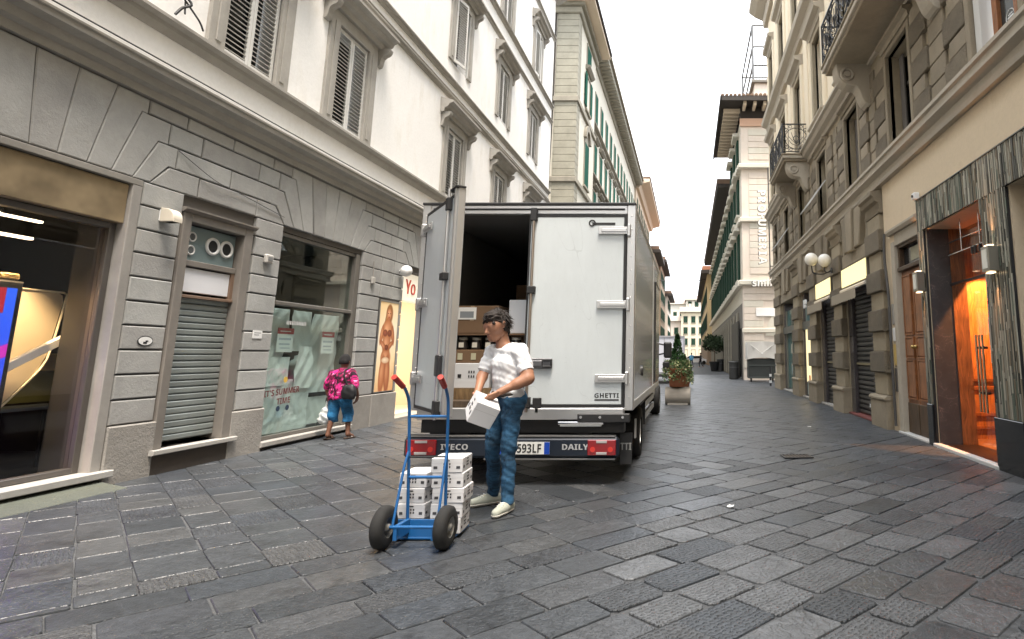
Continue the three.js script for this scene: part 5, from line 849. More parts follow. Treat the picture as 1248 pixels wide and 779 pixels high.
{ // pale corner building with the vertical sign
  const X = 3.25, F = 36, P = thing('sign_building', 'pale rusticated corner building with dark timber eaves and vertical letter sign', 'building', [X, 0, 0], 0);
  // front faces the camera: local x across, z = -36
  const w = 9, wall = MF.pink;
  mesh('front_wall', ext(rect(0, w, 0, 16.2), -F - 0.6, -F, 0, [rect(2.15, 4.4, 0.02, 2.6)]), wall, P);
  const ar = new THREE.Shape(); ar.absarc(0, 0, 1.95, 0, Math.PI, false); ar.absarc(0, 0, 1.125, Math.PI, 0, true); const ag = new THREE.ExtrudeGeometry(ar, { depth: 0.07, bevelEnabled: false, curveSegments: 18 }); ag.translate(3.275, 2.6, -F); mesh('arch_ring', metreUV(plain(ag)), MF.cream, P);
  mesh('arch_void', at(cyl(1.12, 0.04, 28, 'z'), 3.275, 2.6, -F + 0.012), M.darkGlass, P); mesh('arch_shop', rb(2.15, 4.4, 0.02, 2.6, -F - 0.58, -F - 0.5), wall, P);
  mesh('arch_fascia', rb(2.15, 4.4, 2.3, 2.62, -F - 0.2, -F + 0.04), mat(0.5, 0.5, 0.48, 0.6), P);
  for (let k = 0; k < 38; k++) { const y = 0.7 + k * 0.4; if (y > 15.4) break; if (Math.abs(y - 5.6) < 0.35 || Math.abs(y - 12.9) < 0.3) continue; const lim = y < 4.6 ? 1.2 : 2.7; mesh('stone_course', rb(y < 5.5 ? 0.02 : 0.45, lim, y + 0.012, y + 0.388, -F, -F + 0.04, 0.012), k % 3 ? wall : MF.cream, P); if (y > 5.9) mesh('stone_course', rb(lim + 0.01, 8.9, y + 0.012, y + 0.388, -F, -F + 0.02, 0.008), wall, P); }
  for (const [y, d] of [[3.05, 0.12], [5.9, 0.35], [9.8, 0.22], [13.2, 0.3]]) mesh('string_course', rb(-d * 0.7, w, y - 0.28, y, -F, -F + d, 0.04), MF.cream, P);
  mesh('street_sign', rb(0.75, 1.9, 3.75, 4.25, -F + 0.04, -F + 0.09, 0.01), M.white, P);
  mesh('lamp_box', [rb(2.0, 2.9, 14.6, 14.9, -F + 0.05, -F + 0.5, 0.03), rb(2.3, 2.6, 14.9, 15.3, -F + 0.05, -F + 0.2)], MF.grey, P);
  mesh('frieze', rb(-0.06, w, 15.7, 16.2, -F, -F + 0.12), mat(0.55, 0.36, 0.26, 0.9), P);
  // timber eaves with brackets
  mesh('eaves_board', [rb(-1.25, w, 17.02, 17.14, -F - 10, -F + 1.2), rb(-1.3, w, 16.9, 17.2, -F + 1.2, -F + 1.3), rb(-1.35, -1.25, 16.9, 17.2, -F - 10, -F + 1.3)], MF.darkWood, P);
  const brk = rb(-0.09, 0.09, 16.72, 17.0, 0, 1.05, 0.02);
  for (let x = 0.2; x < 8.8; x += 0.62) { const m = mesh('eaves_bracket', brk, MF.soffit, P); m.position.set(x, 0, -F); }
  for (let z = 0.3; z < 9.6; z += 0.62) { const m = mesh('eaves_bracket', brk, MF.soffit, P); m.position.set(0, 0, -F - z); m.rotation.y = -Math.PI / 2; }
  mesh('eaves_wall', [rb(-0.01, w, 16.2, 17.02, -F - 0.6, -F - 0.02)], MF.darkWood, P);
  const tl = []; for (let x = -1.2; x < 8.8; x += 0.26) tl.push(at(cyl(0.11, 1.4, 7, 'z'), x, 17.25, -F + 0.6)); stuff(mesh('roof_tiles', tl, MF.roofTile, P));
  mesh('roof', rb(-1.2, w, 17.15, 17.24, -F - 10, -F + 1.2), MF.roofTile, P);
  mesh('attic', rb(1.0, w, 17.2, 18.9, -F - 8, -F - 0.6), wall, P); mesh('attic_ledge', rb(0.8, w, 18.9, 19.1, -F - 8.2, -F - 0.4, 0.02), MF.grey, P);
  const rail = []; for (const z of [-F - 0.5, -F - 8]) { for (const y of [20.1, 21.4, 22.9]) rail.push(rod([0.9, y, z], [w, y, z], 0.07, 0.07, 5)); for (let x = 0.9; x < w; x += 2.0) rail.push(rod([x, 19.1, z], [x, 22.9, z], 0.08, 0.08, 5)); }
  for (const y of [20.1, 21.4, 22.9]) rail.push(rod([0.9, y, -F - 0.5], [0.9, y, -F - 8], 0.07, 0.07, 5)); for (let x = 1.1; x < w; x += 0.22) rail.push(rod([x, 19.1, -F - 0.5], [x, 20.1, -F - 0.5], 0.014, 0.014, 4));
  mesh('terrace_frame', rail, mat(0.12, 0.12, 0.12, 0.5), P);
  // side along the street
  const S = new THREE.Group(); S.name = 'street_front'; S.rotation.y = -Math.PI / 2; P.add(S);
  const rbu = (u0, u1, y0, y1, n0, n1, b) => rb(-u1, -u0, y0, y1, n0, n1, b);
  mesh('wall', [rbu(F + 0.61, 46, 4.6, 16.2, -9, 0), rbu(46, 88, 4.6, 14.6, -9, -0.05)], MF.cream, S); mesh('base_wall', [rbu(F + 0.61, 46, 0, 4.6, -9, 0), rbu(46, 88, 0, 4.6, -9, -0.05)], MF.grey, S);
  mesh('string_course', [rbu(F + 0.1, 88, 5.6, 5.9, 0, 0.3, 0.03), rbu(F + 0.1, 46, 9.55, 9.8, 0, 0.2), rbu(46, 88, 10.0, 10.2, 0, 0.2), rbu(F + 0.1, 46, 12.95, 13.2, 0, 0.25)], MF.cream, S);
  mesh('eaves', [rbu(46, 88, 14.6, 14.9, -9, 1.0)], MF.darkWood, S); mesh('roof', rbu(46, 88, 14.901, 15.3, -9, 1.05), MF.roofTile, S);
  for (let u = 38.2; u < 87; u += 2.9) {
    for (const [y, h] of [[6.2, 2.9], [10.4, 2.3], ...(u < 46 ? [[13.5, 1.9]] : [])]) { mesh('shutter', rbu(u - 0.6, u + 0.6, y, y + h, 0, 0.12, 0.02), MF.greenDark, S); mesh('hood', rbu(u - 0.85, u + 0.85, y + h + 0.15, y + h + 0.4, 0, 0.4, 0.03), MF.cream, S); mesh('sill', rbu(u - 0.8, u + 0.8, y - 0.25, y - 0.08, 0, 0.25, 0.02), MF.cream, S); }
    mesh('shop_opening', [rbu(u - 0.85, u + 0.85, 0.05, 3.1, 0.004, 0.03)], M.darkGlass, S); mesh('shop_pilaster', rbu(u + 1.1, u + 1.8, 0, 4.2, 0, 0.14, 0.03), MF.trim, S);
  }
  mesh('stall_shutters', rbu(38.5, 44, 0.1, 3.6, 0.05, 0.16, 0.02), mat(0.06, 0.055, 0.045, 0.7), S);
  // vertical sign, letters turned to read downwards
  const sg = thing('vertical_sign', 'vertical row of white outlined letters reading profumeria with a smaller word below', 'sign', [4.32, 0, -34.7]);
  const wm = mat(0.82, 0.8, 0.76, 0.5), dk = mat(0.05, 0.045, 0.04, 0.5);
  mesh('mast', [rod([0.42, 5.4, -0.05], [0.42, 12.6, -0.05], 0.04), rod([0.42, 6.6, -0.05], [1.6, 6.6, -0.05], 0.03), rod([0.42, 11.6, -0.05], [1.6, 11.6, -0.05], 0.03)], dk, sg);
  let y = 11.15;
  for (const ch of 'PROFUMERIA') { const g = text(ch, 0.46, 0.12), bb = (g.computeBoundingBox(), g.boundingBox), cw = bb.max.x - bb.min.x; const b = text(ch, 0.52, 0.06); const m = mesh('letter', g, wm, sg); m.rotation.z = -Math.PI / 2; m.position.set(0, y - cw / 2, 0); const q = mesh('outline', b, dk, m); q.position.z = -0.07; y -= cw + 0.12; }
  const sm = mesh('word', text('smile', 0.42, 0.12), wm, sg); sm.position.set(0.1, 5.62, 0); const so = mesh('outline', text('smile', 0.45, 0.06), dk, sm); so.position.z = -0.07;
}
{ // yellow house
  const P = thing('yellow_house', 'ochre yellow house with tiled eaves projecting into the far street', 'building', [2.75, 0, 0], -Math.PI / 2);
  const rbu = (u0, u1, y0, y1, n0, n1, b) => rb(-u1, -u0, y0, y1, n0, n1, b);
  mesh('wall', rbu(90, 140, 4.4, 13.6, -9, 0), MF.yellow, P); mesh('base_wall', rbu(90, 140, 0, 4.4, -9, 0.05), MF.brown, P); mesh('eaves', rbu(88.9, 140, 13.6, 14.1, -9, 1.0), MF.darkWood, P); mesh('roof', rbu(89, 140, 14.101, 14.7, -9, 0.8), mat(0.32, 0.14, 0.08, 0.9), P);
  for (let u = 93; u < 139; u += 3.4) for (const y of [5.4, 9.4]) farWindow(P, -u, y, 1.2, 2.4, MF.greenDark, MF.trim, false, 1);
}
{ // the street goes on behind the viewer
  const b = thing('facing_house', 'plastered house closing the street behind the viewer', 'building', [0, 0, 62], Math.PI); mesh('wall', rb(-14, 14, 0, 18, -6, 0), MF.cream, b); mesh('roof', rb(-14.5, 14.5, 18, 18.4, -6, 0.8), MF.roofTile, b); for (let x = -9; x < 10; x += 3) for (const y of [5, 9, 13]) farWindow(b, x, y, 1.1, 2.2, MF.greenDark, MF.trim, true);
}
{ // wires and a crane
  tag(mesh('street_wire', tube([[-6.5, 13.5, -95], [-1, 12.9, -95], [2.7, 13.4, -95]], 0.06, 4, 20), M.iron), 'dark wire strung across the far street between the houses', 'wire');
  const cr = thing('tower_crane', 'thin pale crane jib showing above the far roofs', 'crane', [-8, 0, -230]);
  mesh('mast', rb(-2.5, -1.3, 0, 36, -0.5, 0.5), mat(0.45, 0.42, 0.4), cr); const j = rb(-2, 16, -0.35, 0.35, -0.3, 0.3); j.rotateZ(0.16); j.translate(0, 36, 0); mesh('jib', j, mat(0.5, 0.47, 0.45), cr);
}
// ---------- delivery truck ----------
const TX0 = -3.22, TX1 = -0.66, TZ = -7.1, TY0 = 0.82, TY1 = 3.27;
const truck = thing('delivery_truck', 'white box delivery truck with one rear door standing open', 'truck', [(TX0 + TX1) / 2, 0, TZ]);
{
  T.film = tex(512, (x, y) => { const a = fbm(x, y, 0, 5, 0.7), f = fbm(x * 2, y * 0.25, 2, 5, 0.8), sp = vn(5, x, y) > 0.965 ? 0.25 : 0, sc = Math.abs(vn(2, x + 0.31 * y, y * 0.2) - 0.5) < 0.004 ? 0.12 : 0; const v = 0.93 + 0.12 * (a - 0.5) + 0.06 * (f - 0.5) - sp * 0.4 - sc; return [v * 0.985, v, v]; }, 2.3);
  const P = truck, W = TX1 - TX0, h = W / 2, L = 5.9; // local: x across, z=0 rear face, forward is -z
  const body = phys(0.64, 0.675, 0.69, 0.34, { clearcoat: 0.5, clearcoatRoughness: 0.2, map: T.film }), side = phys(0.66, 0.65, 0.63, 0.16, { clearcoat: 0.6, clearcoatRoughness: 0.06 }), alu = mat(0.62, 0.62, 0.62, 0.38, { metalness: 0.9, ...bumpy(T.brush, 0.0004) }), seal = M.black;
  // box
  mesh('box_side', rb(h - 0.06, h, TY0 + 0.1, TY1 - 0.05, -L, -0.06), side, P); mesh('box_side', rb(-h, -h + 0.06, TY0 + 0.1, TY1 - 0.05, -L, -0.06), body, P);
  mesh('box_roof', rb(-h + 0.02, h - 0.02, TY1 - 0.09, TY1 - 0.03, -L, -0.06), body, P); mesh('box_front', rb(-h + 0.06, h - 0.06, TY0 + 0.1, TY1 - 0.09, -L, -L + 0.06), body, P);
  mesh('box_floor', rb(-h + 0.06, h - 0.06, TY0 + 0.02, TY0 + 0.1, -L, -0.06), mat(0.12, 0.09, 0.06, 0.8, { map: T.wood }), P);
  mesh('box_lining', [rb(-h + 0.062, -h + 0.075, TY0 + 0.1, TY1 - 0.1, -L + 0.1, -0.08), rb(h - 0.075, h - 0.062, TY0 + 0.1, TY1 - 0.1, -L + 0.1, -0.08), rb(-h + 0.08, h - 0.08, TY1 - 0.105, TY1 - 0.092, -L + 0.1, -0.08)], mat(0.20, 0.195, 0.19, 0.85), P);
  mesh('box_edge', [rb(h - 0.05, h + 0.012, TY1 - 0.06, TY1, -L - 0.01, 0.0, 0.01), rb(-h - 0.012, -h + 0.05, TY1 - 0.06, TY1, -L - 0.01, 0.0, 0.01), rb(h - 0.02, h + 0.012, TY0, TY0 + 0.1, -L - 0.01, 0.0, 0.008), rb(-h - 0.012, -h + 0.02, TY0, TY0 + 0.1, -L - 0.01, 0.0, 0.008), rb(h - 0.03, h + 0.01, TY0 + 0.1, TY1 - 0.06, -0.14, -0.06, 0.006), rb(h - 0.03, h + 0.01, TY0 + 0.1, TY1 - 0.06, -L - 0.01, -L + 0.06, 0.006), rb(h, h + 0.008, TY0 + 0.1, TY1 - 0.06, -L * 0.66, -L * 0.66 + 0.04)], alu, P);
  // side door with lock bars
  mesh('side_door', rb(h + 0.001, h + 0.02, TY0 + 0.16, TY1 - 0.45, -L * 0.98, -L * 0.74, 0.006), side, P); mesh('side_door_seal', [rb(h + 0.001, h + 0.026, TY0 + 0.14, TY1 - 0.43, -L * 0.74, -L * 0.735), rb(h + 0.001, h + 0.026, TY1 - 0.45, TY1 - 0.43, -L * 0.98, -L * 0.74)], seal, P);
  mesh('fuel_cap', at(cyl(0.07, 0.02, 18, 'x'), h + 0.01, TY0 + 0.42, -1.35), M.black, P); mesh('side_marker', rb(h + 0.002, h + 0.016, TY0 + 0.38, TY0 + 0.52, -L * 0.8, -L * 0.78), M.black, P);
  // rear frame
  mesh('rear_frame', [rb(h - 0.09, h + 0.014, TY0, TY1 - 0.0, -0.06, 0.012, 0.008), rb(-h - 0.014, -h + 0.09, TY0, TY1, -0.06, 0.012, 0.008), rb(-h + 0.09, h - 0.09, TY1 - 0.13, TY1 - 0.02, -0.06, 0.012, 0.008)], alu, P);
  mesh('rear_top_strip', rb(-h - 0.016, h + 0.016, TY1 - 0.02, TY1 + 0.012, -0.06, 0.03, 0.006), M.black, P);
  mesh('rear_sill', rb(-h + 0.09, h - 0.09, TY0 - 0.10, TY0 + 0.03, -0.06, 0.03, 0.01), alu, P);
  mesh('rear_gutter', rod([-h + 0.12, TY1 - 0.07, 0.02], [h - 0.12, TY1 - 0.07, 0.02], 0.012), M.black, P);
  const hinge = (y) => merge([rb(-0.02, 0.34, y - 0.045, y + 0.045, 0.02, 0.035, 0.004), rb(0.0, 0.3, y - 0.02, y + 0.02, 0.035, 0.05, 0.006), rb(-0.05, -0.01, y - 0.075, y + 0.075, 0.0, 0.06, 0.008)]);
  const dh = TY1 - 0.14 - (TY0 + 0.03), y0 = TY0 + 0.035, dw = h - 0.1;
  // a door: hinge at x=0, leaf runs towards +x (closed, mirrored where needed); outside is +z
  const doorParts = (P2, sgn, isOpen) => {
    const X = x => sgn * x, b = (x0, x1, ...r) => rb(Math.min(X(x0), X(x1)), Math.max(X(x0), X(x1)), ...r);
    const flip = g => { if (sgn < 0) { g.scale(-1, 1, 1); const p = g.attributes.position, n = g.attributes.normal; for (let i = 0; i < p.count; i += 3) for (const q of [p, n]) for (let k = 0; k < 3; k++) { const t = q.array[(i + 1) * 3 + k]; q.array[(i + 1) * 3 + k] = q.array[(i + 2) * 3 + k]; q.array[(i + 2) * 3 + k] = t; } g.deleteAttribute('uv'); metreUV(g); } return g; };
    mesh('leaf', b(0.03, dw - 0.02, y0 + 0.03, y0 + dh - 0.03, -0.05, 0.005, 0.008), body, P2);
    mesh('seal', [b(0.0, 0.03, y0, y0 + dh, -0.052, 0.008), b(dw - 0.02, dw, y0, y0 + dh, -0.052, 0.004), b(0.03, dw - 0.02, y0 + dh - 0.03, y0 + dh, -0.051, 0.007), b(0.03, dw - 0.02, y0, y0 + 0.03, -0.051, 0.007)], seal, P2);
    for (const yy of [y0 + 0.33, y0 + dh * 0.52, y0 + dh - 0.2]) mesh('hinge', flip(hinge(yy)), alu, P2);
    return b;
  };
  // closed door on the near side
  const D1 = new THREE.Group(); D1.name = 'rear_door'; D1.position.set(h - 0.095, 0, 0); P.add(D1);
  doorParts(D1, -1);
  mesh('lock_rod', rod([-dw + 0.06, y0 - 0.05, 0.035], [-dw + 0.06, TY1 - 0.06, 0.035], 0.017), mat(0.5, 0.42, 0.36, 0.35, { metalness: 1 }), D1);
  mesh('lock_guide', rb(-dw + 0.02, -dw + 0.1, TY1 - 0.22, TY1 - 0.06, 0.0, 0.06, 0.008), M.black, D1); mesh('lock_guide', rb(-dw + 0.01, -dw + 0.11, 2.62 - 0.45, 2.68 - 0.42, 0.0, 0.06, 0.008), M.black, D1); mesh('lock_guide', rb(-dw + 0.015, -dw + 0.105, y0 + 0.0, y0 + 0.12, 0.0, 0.06, 0.008), M.black, D1);
  mesh('lock_handle', [rb(-dw + 0.05, -dw + 0.34, y0 + 0.44, y0 + 0.56, 0.008, 0.03, 0.01), rb(-dw + 0.07, -dw + 0.23, y0 + 0.465, y0 + 0.535, 0.03, 0.055, 0.01)], mat(0.2, 0.2, 0.21, 0.4, { metalness: 0.8 }), D1);
  mesh('handle_grip', [rb(-dw + 0.23, -dw + 0.345, y0 + 0.45, y0 + 0.475, 0.03, 0.05, 0.006), rb(-dw + 0.23, -dw + 0.345, y0 + 0.525, y0 + 0.55, 0.03, 0.05, 0.006), rb(-dw + 0.32, -dw + 0.345, y0 + 0.475, y0 + 0.525, 0.03, 0.05, 0.006)], M.black, D1);
  mesh('latch', [rb(-dw + 0.13, -dw + 0.23, y0 + 0.0, y0 + 0.11, 0.006, 0.03, 0.006), rb(-dw + 0.16, -dw + 0.2, y0 - 0.06, y0 + 0.0, 0.01, 0.03, 0.004)], M.black, D1);
  mesh('maker_badge', [rb(-0.42, -0.14, y0 + dh - 0.13, y0 + dh - 0.10, 0.006, 0.009, 0), at(plain(new THREE.TorusGeometry(0.035, 0.008, 6, 18)), -0.42, y0 + dh - 0.105, 0.007)], M.black, D1);
  const gh = mesh('maker_lettering', text('GHETTI', 0.052, 0.002), M.black, D1); gh.position.set(-0.2, y0 + 0.135, 0.006); gh.scale.x = 1.15; const gh2 = mesh('maker_lettering', [rb(-0.14, 0.14, -0.008, 0.008, 0, 0.002)], M.black, D1); gh2.position.set(-0.2, y0 + 0.085, 0.006);
  // door standing open, hinged on the far side
  const D2 = new THREE.Group(); D2.name = 'open_rear_door'; D2.position.set(-h + 0.06, 0, 0.03); D2.rotation.y = -0.93; P.add(D2);
  doorParts(D2, 1);
  mesh('lock_rod', [rod([dw - 0.14, y0 - 0.05, 0.035], [dw - 0.14, TY1 - 0.06, 0.035], 0.017)], alu, D2);
  mesh('lock_guide', rb(dw - 0.18, dw - 0.10, TY1 - 0.3, TY1 - 0.16, 0.0, 0.06, 0.008), M.black, D2); mesh('lock_guide', rb(dw - 0.2, dw - 0.08, y0 + dh * 0.6, y0 + dh * 0.6 + 0.08, 0.0, 0.07, 0.008), M.black, D2); mesh('lock_guide', rb(dw - 0.19, dw - 0.09, y0 + 0.0, y0 + 0.14, 0.0, 0.06, 0.008), M.black, D2);
  mesh('lock_handle', [rb(dw - 0.2, dw - 0.08, y0 + 0.38, y0 + 0.6, 0.008, 0.06, 0.012)], mat(0.06, 0.06, 0.065, 0.4, { metalness: 0.6 }), D2);
  mesh('door_edge', [rb(dw + 0.001, dw + 0.05, y0 - 0.01, y0 + dh + 0.05, -0.06, 0.02, 0.006), rb(dw + 0.05, dw + 0.085, y0 - 0.01, y0 + dh + 0.05, -0.075, 0.0, 0.006)], alu, D2); mesh('door_cap', rb(dw - 0.2, dw + 0.1, y0 + dh + 0.05, y0 + dh + 0.065, -0.07, 0.03), M.black, D2);
  for (const sx of [-1, 1]) for (let k = 0; k < 14; k++) mesh('rivet', at(plain(new THREE.SphereGeometry(0.009, 6, 4)), sx * (h - 0.035), TY0 + 0.15 + k * 0.165, 0.013), alu, P);
  // chassis and bumper
  mesh('chassis', [rb(-h + 0.5, -h + 0.66, 0.5, TY0 - 0.002, -9.0, -0.12), rb(h - 0.66, h - 0.5, 0.5, TY0 - 0.002, -9.0, -0.12), rb(-h + 0.1, h - 0.1, 0.56, TY0 - 0.11, -0.3, -0.1)], M.black, P);
  mesh('underrun_panel', rb(-h + 0.12, h - 0.12, 0.5, 0.74, -0.36, -0.3), M.black, P);
  mesh('bumper', [rb(-h - 0.02, h - 0.14, 0.30, 0.53, -0.06, 0.06, 0.03)], mat(0.012, 0.018, 0.03, 0.38), P);
  mesh('bumper_step', [rb(-h - 0.0, h - 0.18, 0.531, 0.545, -0.05, 0.05), rb(-h + 0.9, h - 0.18, 0.283, 0.30, -0.05, 0.06)], mat(0.25, 0.25, 0.25, 0.4, { metalness: 0.6 }), P);
  mesh('mudguard', [rb(h - 0.15, h - 0.01, 0.2, 0.55, -0.2, -0.16)], M.black, P); const ti = mesh('mudguard_lettering', text('TTI', 0.08, 0.002), mat(0.3, 0.3, 0.28, 0.6), P); ti.position.set(h - 0.08, 0.40, -0.158); ti.scale.x = 0.8;
  mesh('corner_step', [rb(h - 0.62, h - 0.02, TY0 - 0.13, TY0 - 0.03, -0.02, 0.05, 0.01)], M.black, P);
  for (const x of [h - 0.58, h - 0.36, h - 0.1]) mesh('bolt', at(cyl(0.016, 0.012, 10, 'z'), x, TY0 - 0.07, 0.055), M.chrome, P);
  mesh('plate_light', [rb(h - 0.85, h - 0.32, 0.665, 0.70, -0.05, 0.03, 0.008)], M.chrome, P); mesh('plate_light_lens', rb(h - 0.82, h - 0.35, 0.645, 0.664, -0.04, 0.02), mat(0.6, 0.62, 0.6, 0.3), P);
  for (const [x0, x1] of [[h - 0.49, h - 0.17], [-h + 0.02, -h + 0.36]]) {
    const q = mesh('tail_light', rb(x0, x1, 0.335, 0.505, 0.062, 0.085, 0.012), phys(0.26, 0.006, 0.009, 0.15, { clearcoat: 1 }), P);
    mesh('reflector', [rb(x0 + 0.1, x1 - 0.1, 0.47, 0.497, 0.086, 0.092, 0.004), rb(x0 + 0.1, x1 - 0.1, 0.345, 0.372, 0.086, 0.092, 0.004)], mat(0.42, 0.40, 0.39, 0.25), q);
    mesh('lens_dot', [at(cyl(0.03, 0.008, 14, 'z'), x0 + 0.06, 0.4, 0.088), at(cyl(0.03, 0.008, 14, 'z'), x1 - 0.06, 0.4, 0.088)], phys(0.6, 0.03, 0.02, 0.1, { clearcoat: 1 }), q);
  }
  const pl = mesh('number_plate', rb(-0.20, 0.36, 0.345, 0.48, 0.062, 0.068), mat(0.75, 0.76, 0.74, 0.35), P); mesh('plate_band', [rb(0.30, 0.36, 0.347, 0.478, 0.0682, 0.071), rb(-0.20, -0.145, 0.347, 0.478, 0.0682, 0.071)], mat(0.01, 0.06, 0.4, 0.4), pl);
  const pt = mesh('plate_number', text('593LF', 0.095, 0.002), M.black, pl); pt.position.set(0.13, 0.411, 0.069); pt.scale.x = 0.78; mesh('plate_number', text('F ', 0.095, 0.002), M.black, pl).position.set(-0.1, 0.411, 0.069);
  const dl = mesh('model_lettering', text('DAILY', 0.062, 0.004), mat(0.75, 0.75, 0.75, 0.3, { metalness: 0.6 }), P); dl.position.set(0.65, 0.425, 0.061); dl.scale.x = 1.25; const iv = mesh('model_lettering', text('IVECO', 0.062, 0.004), mat(0.75, 0.75, 0.75, 0.3, { metalness: 0.6 }), P); iv.position.set(-0.72, 0.425, 0.061); iv.scale.x = 1.25;
  // wheels
  const wheel = (x, z, r, w) => { const t = mesh('wheel', lathe([[r * 0.58, -w / 2], [r * 0.92, -w / 2], [r, -w * 0.32], [r, w * 0.32], [r * 0.92, w / 2], [r * 0.58, w / 2]], 28).rotateZ(Math.PI / 2), M.rubber, P); t.position.set(x, r, z); mesh('rim', lathe([[0.001, w * 0.3], [r * 0.2, w * 0.36], [r * 0.3, w * 0.1], [r * 0.5, w * 0.05], [r * 0.58, w * 0.45], [r * 0.6, w * 0.45], [r * 0.6, -w * 0.45], [0.001, -w * 0.4]], 20).rotateZ(-Math.PI / 2), alu, t); };
  wheel(h - 0.22, -1.9, 0.36, 0.36); wheel(-h + 0.22, -1.9, 0.36, 0.36); wheel(h - 0.2, -8.3, 0.36, 0.24); wheel(-h + 0.2, -8.3, 0.36, 0.24);
  mesh('wheel_arch', [rb(h - 0.42, h - 0.02, 0.76, 0.80, -2.4, -1.4), rb(h - 0.42, h - 0.02, 0.4, 0.76, -2.42, -2.4), rb(-h + 0.02, -h + 0.42, 0.76, 0.80, -2.4, -1.4)], M.black, P); mesh('side_guard', [rb(h - 0.1, h - 0.06, 0.42, 0.52, -5.4, -2.6), rb(h - 0.1, h - 0.06, 0.6, 0.7, -5.4, -2.6)], alu, P);
  mesh('side_flap', ext([[0, 0.38], [0.12, 0.38], [0.1, 0.62], [0.02, 0.62]], 0, 0.02).rotateY(Math.PI / 2).translate(h - 0.06, 0, -1.0), mat(0.5, 0.5, 0.5, 0.5), P);
  // cab
  const cab = mat(0.48, 0.46, 0.43, 0.35, { metalness: 0.3 });
  const prof = [[-6.1, 0.5], [-9.6, 0.5], [-9.75, 0.8], [-9.6, 1.25], [-8.9, 1.5], [-8.2, 2.35], [-7.6, 2.45], [-6.1, 2.45]].map(([z, y]) => [-z, y]);
  const cg = new THREE.ExtrudeGeometry(shapeOf(prof), { depth: W - 0.5, bevelEnabled: true, bevelSize: 0.05, bevelThickness: 0.06, bevelSegments: 3 }); cg.rotateY(Math.PI / 2); cg.translate(-h + 0.25, 0, 0); mesh('cab', metreUV(plain(cg)), cab, P);
  mesh('cab_window', [rb(h - 0.19, h - 0.175, 1.5, 2.2, -8.3, -7.3, 0)], M.darkGlass, P); mesh('cab_door_seam', [rb(h - 0.19, h - 0.183, 0.7, 2.3, -7.15, -7.13), rb(h - 0.19, h - 0.183, 0.7, 1.4, -8.4, -8.38)], M.black, P);
  const mi = mesh('mirror', rb(h + 0.02, h + 0.22, 1.38, 1.78, -8.2, -8.08, 0.05), M.black, P); mesh('mirror_arm', [rod([h - 0.18, 1.45, -8.2], [h + 0.06, 1.5, -8.16], 0.02), rod([h - 0.18, 1.75, -8.2], [h + 0.06, 1.7, -8.16], 0.02)], M.black, P); mesh('mirror_lower', rb(h + 0.0, h + 0.17, 1.14, 1.3, -8.2, -8.1, 0.04), M.black, P);
}
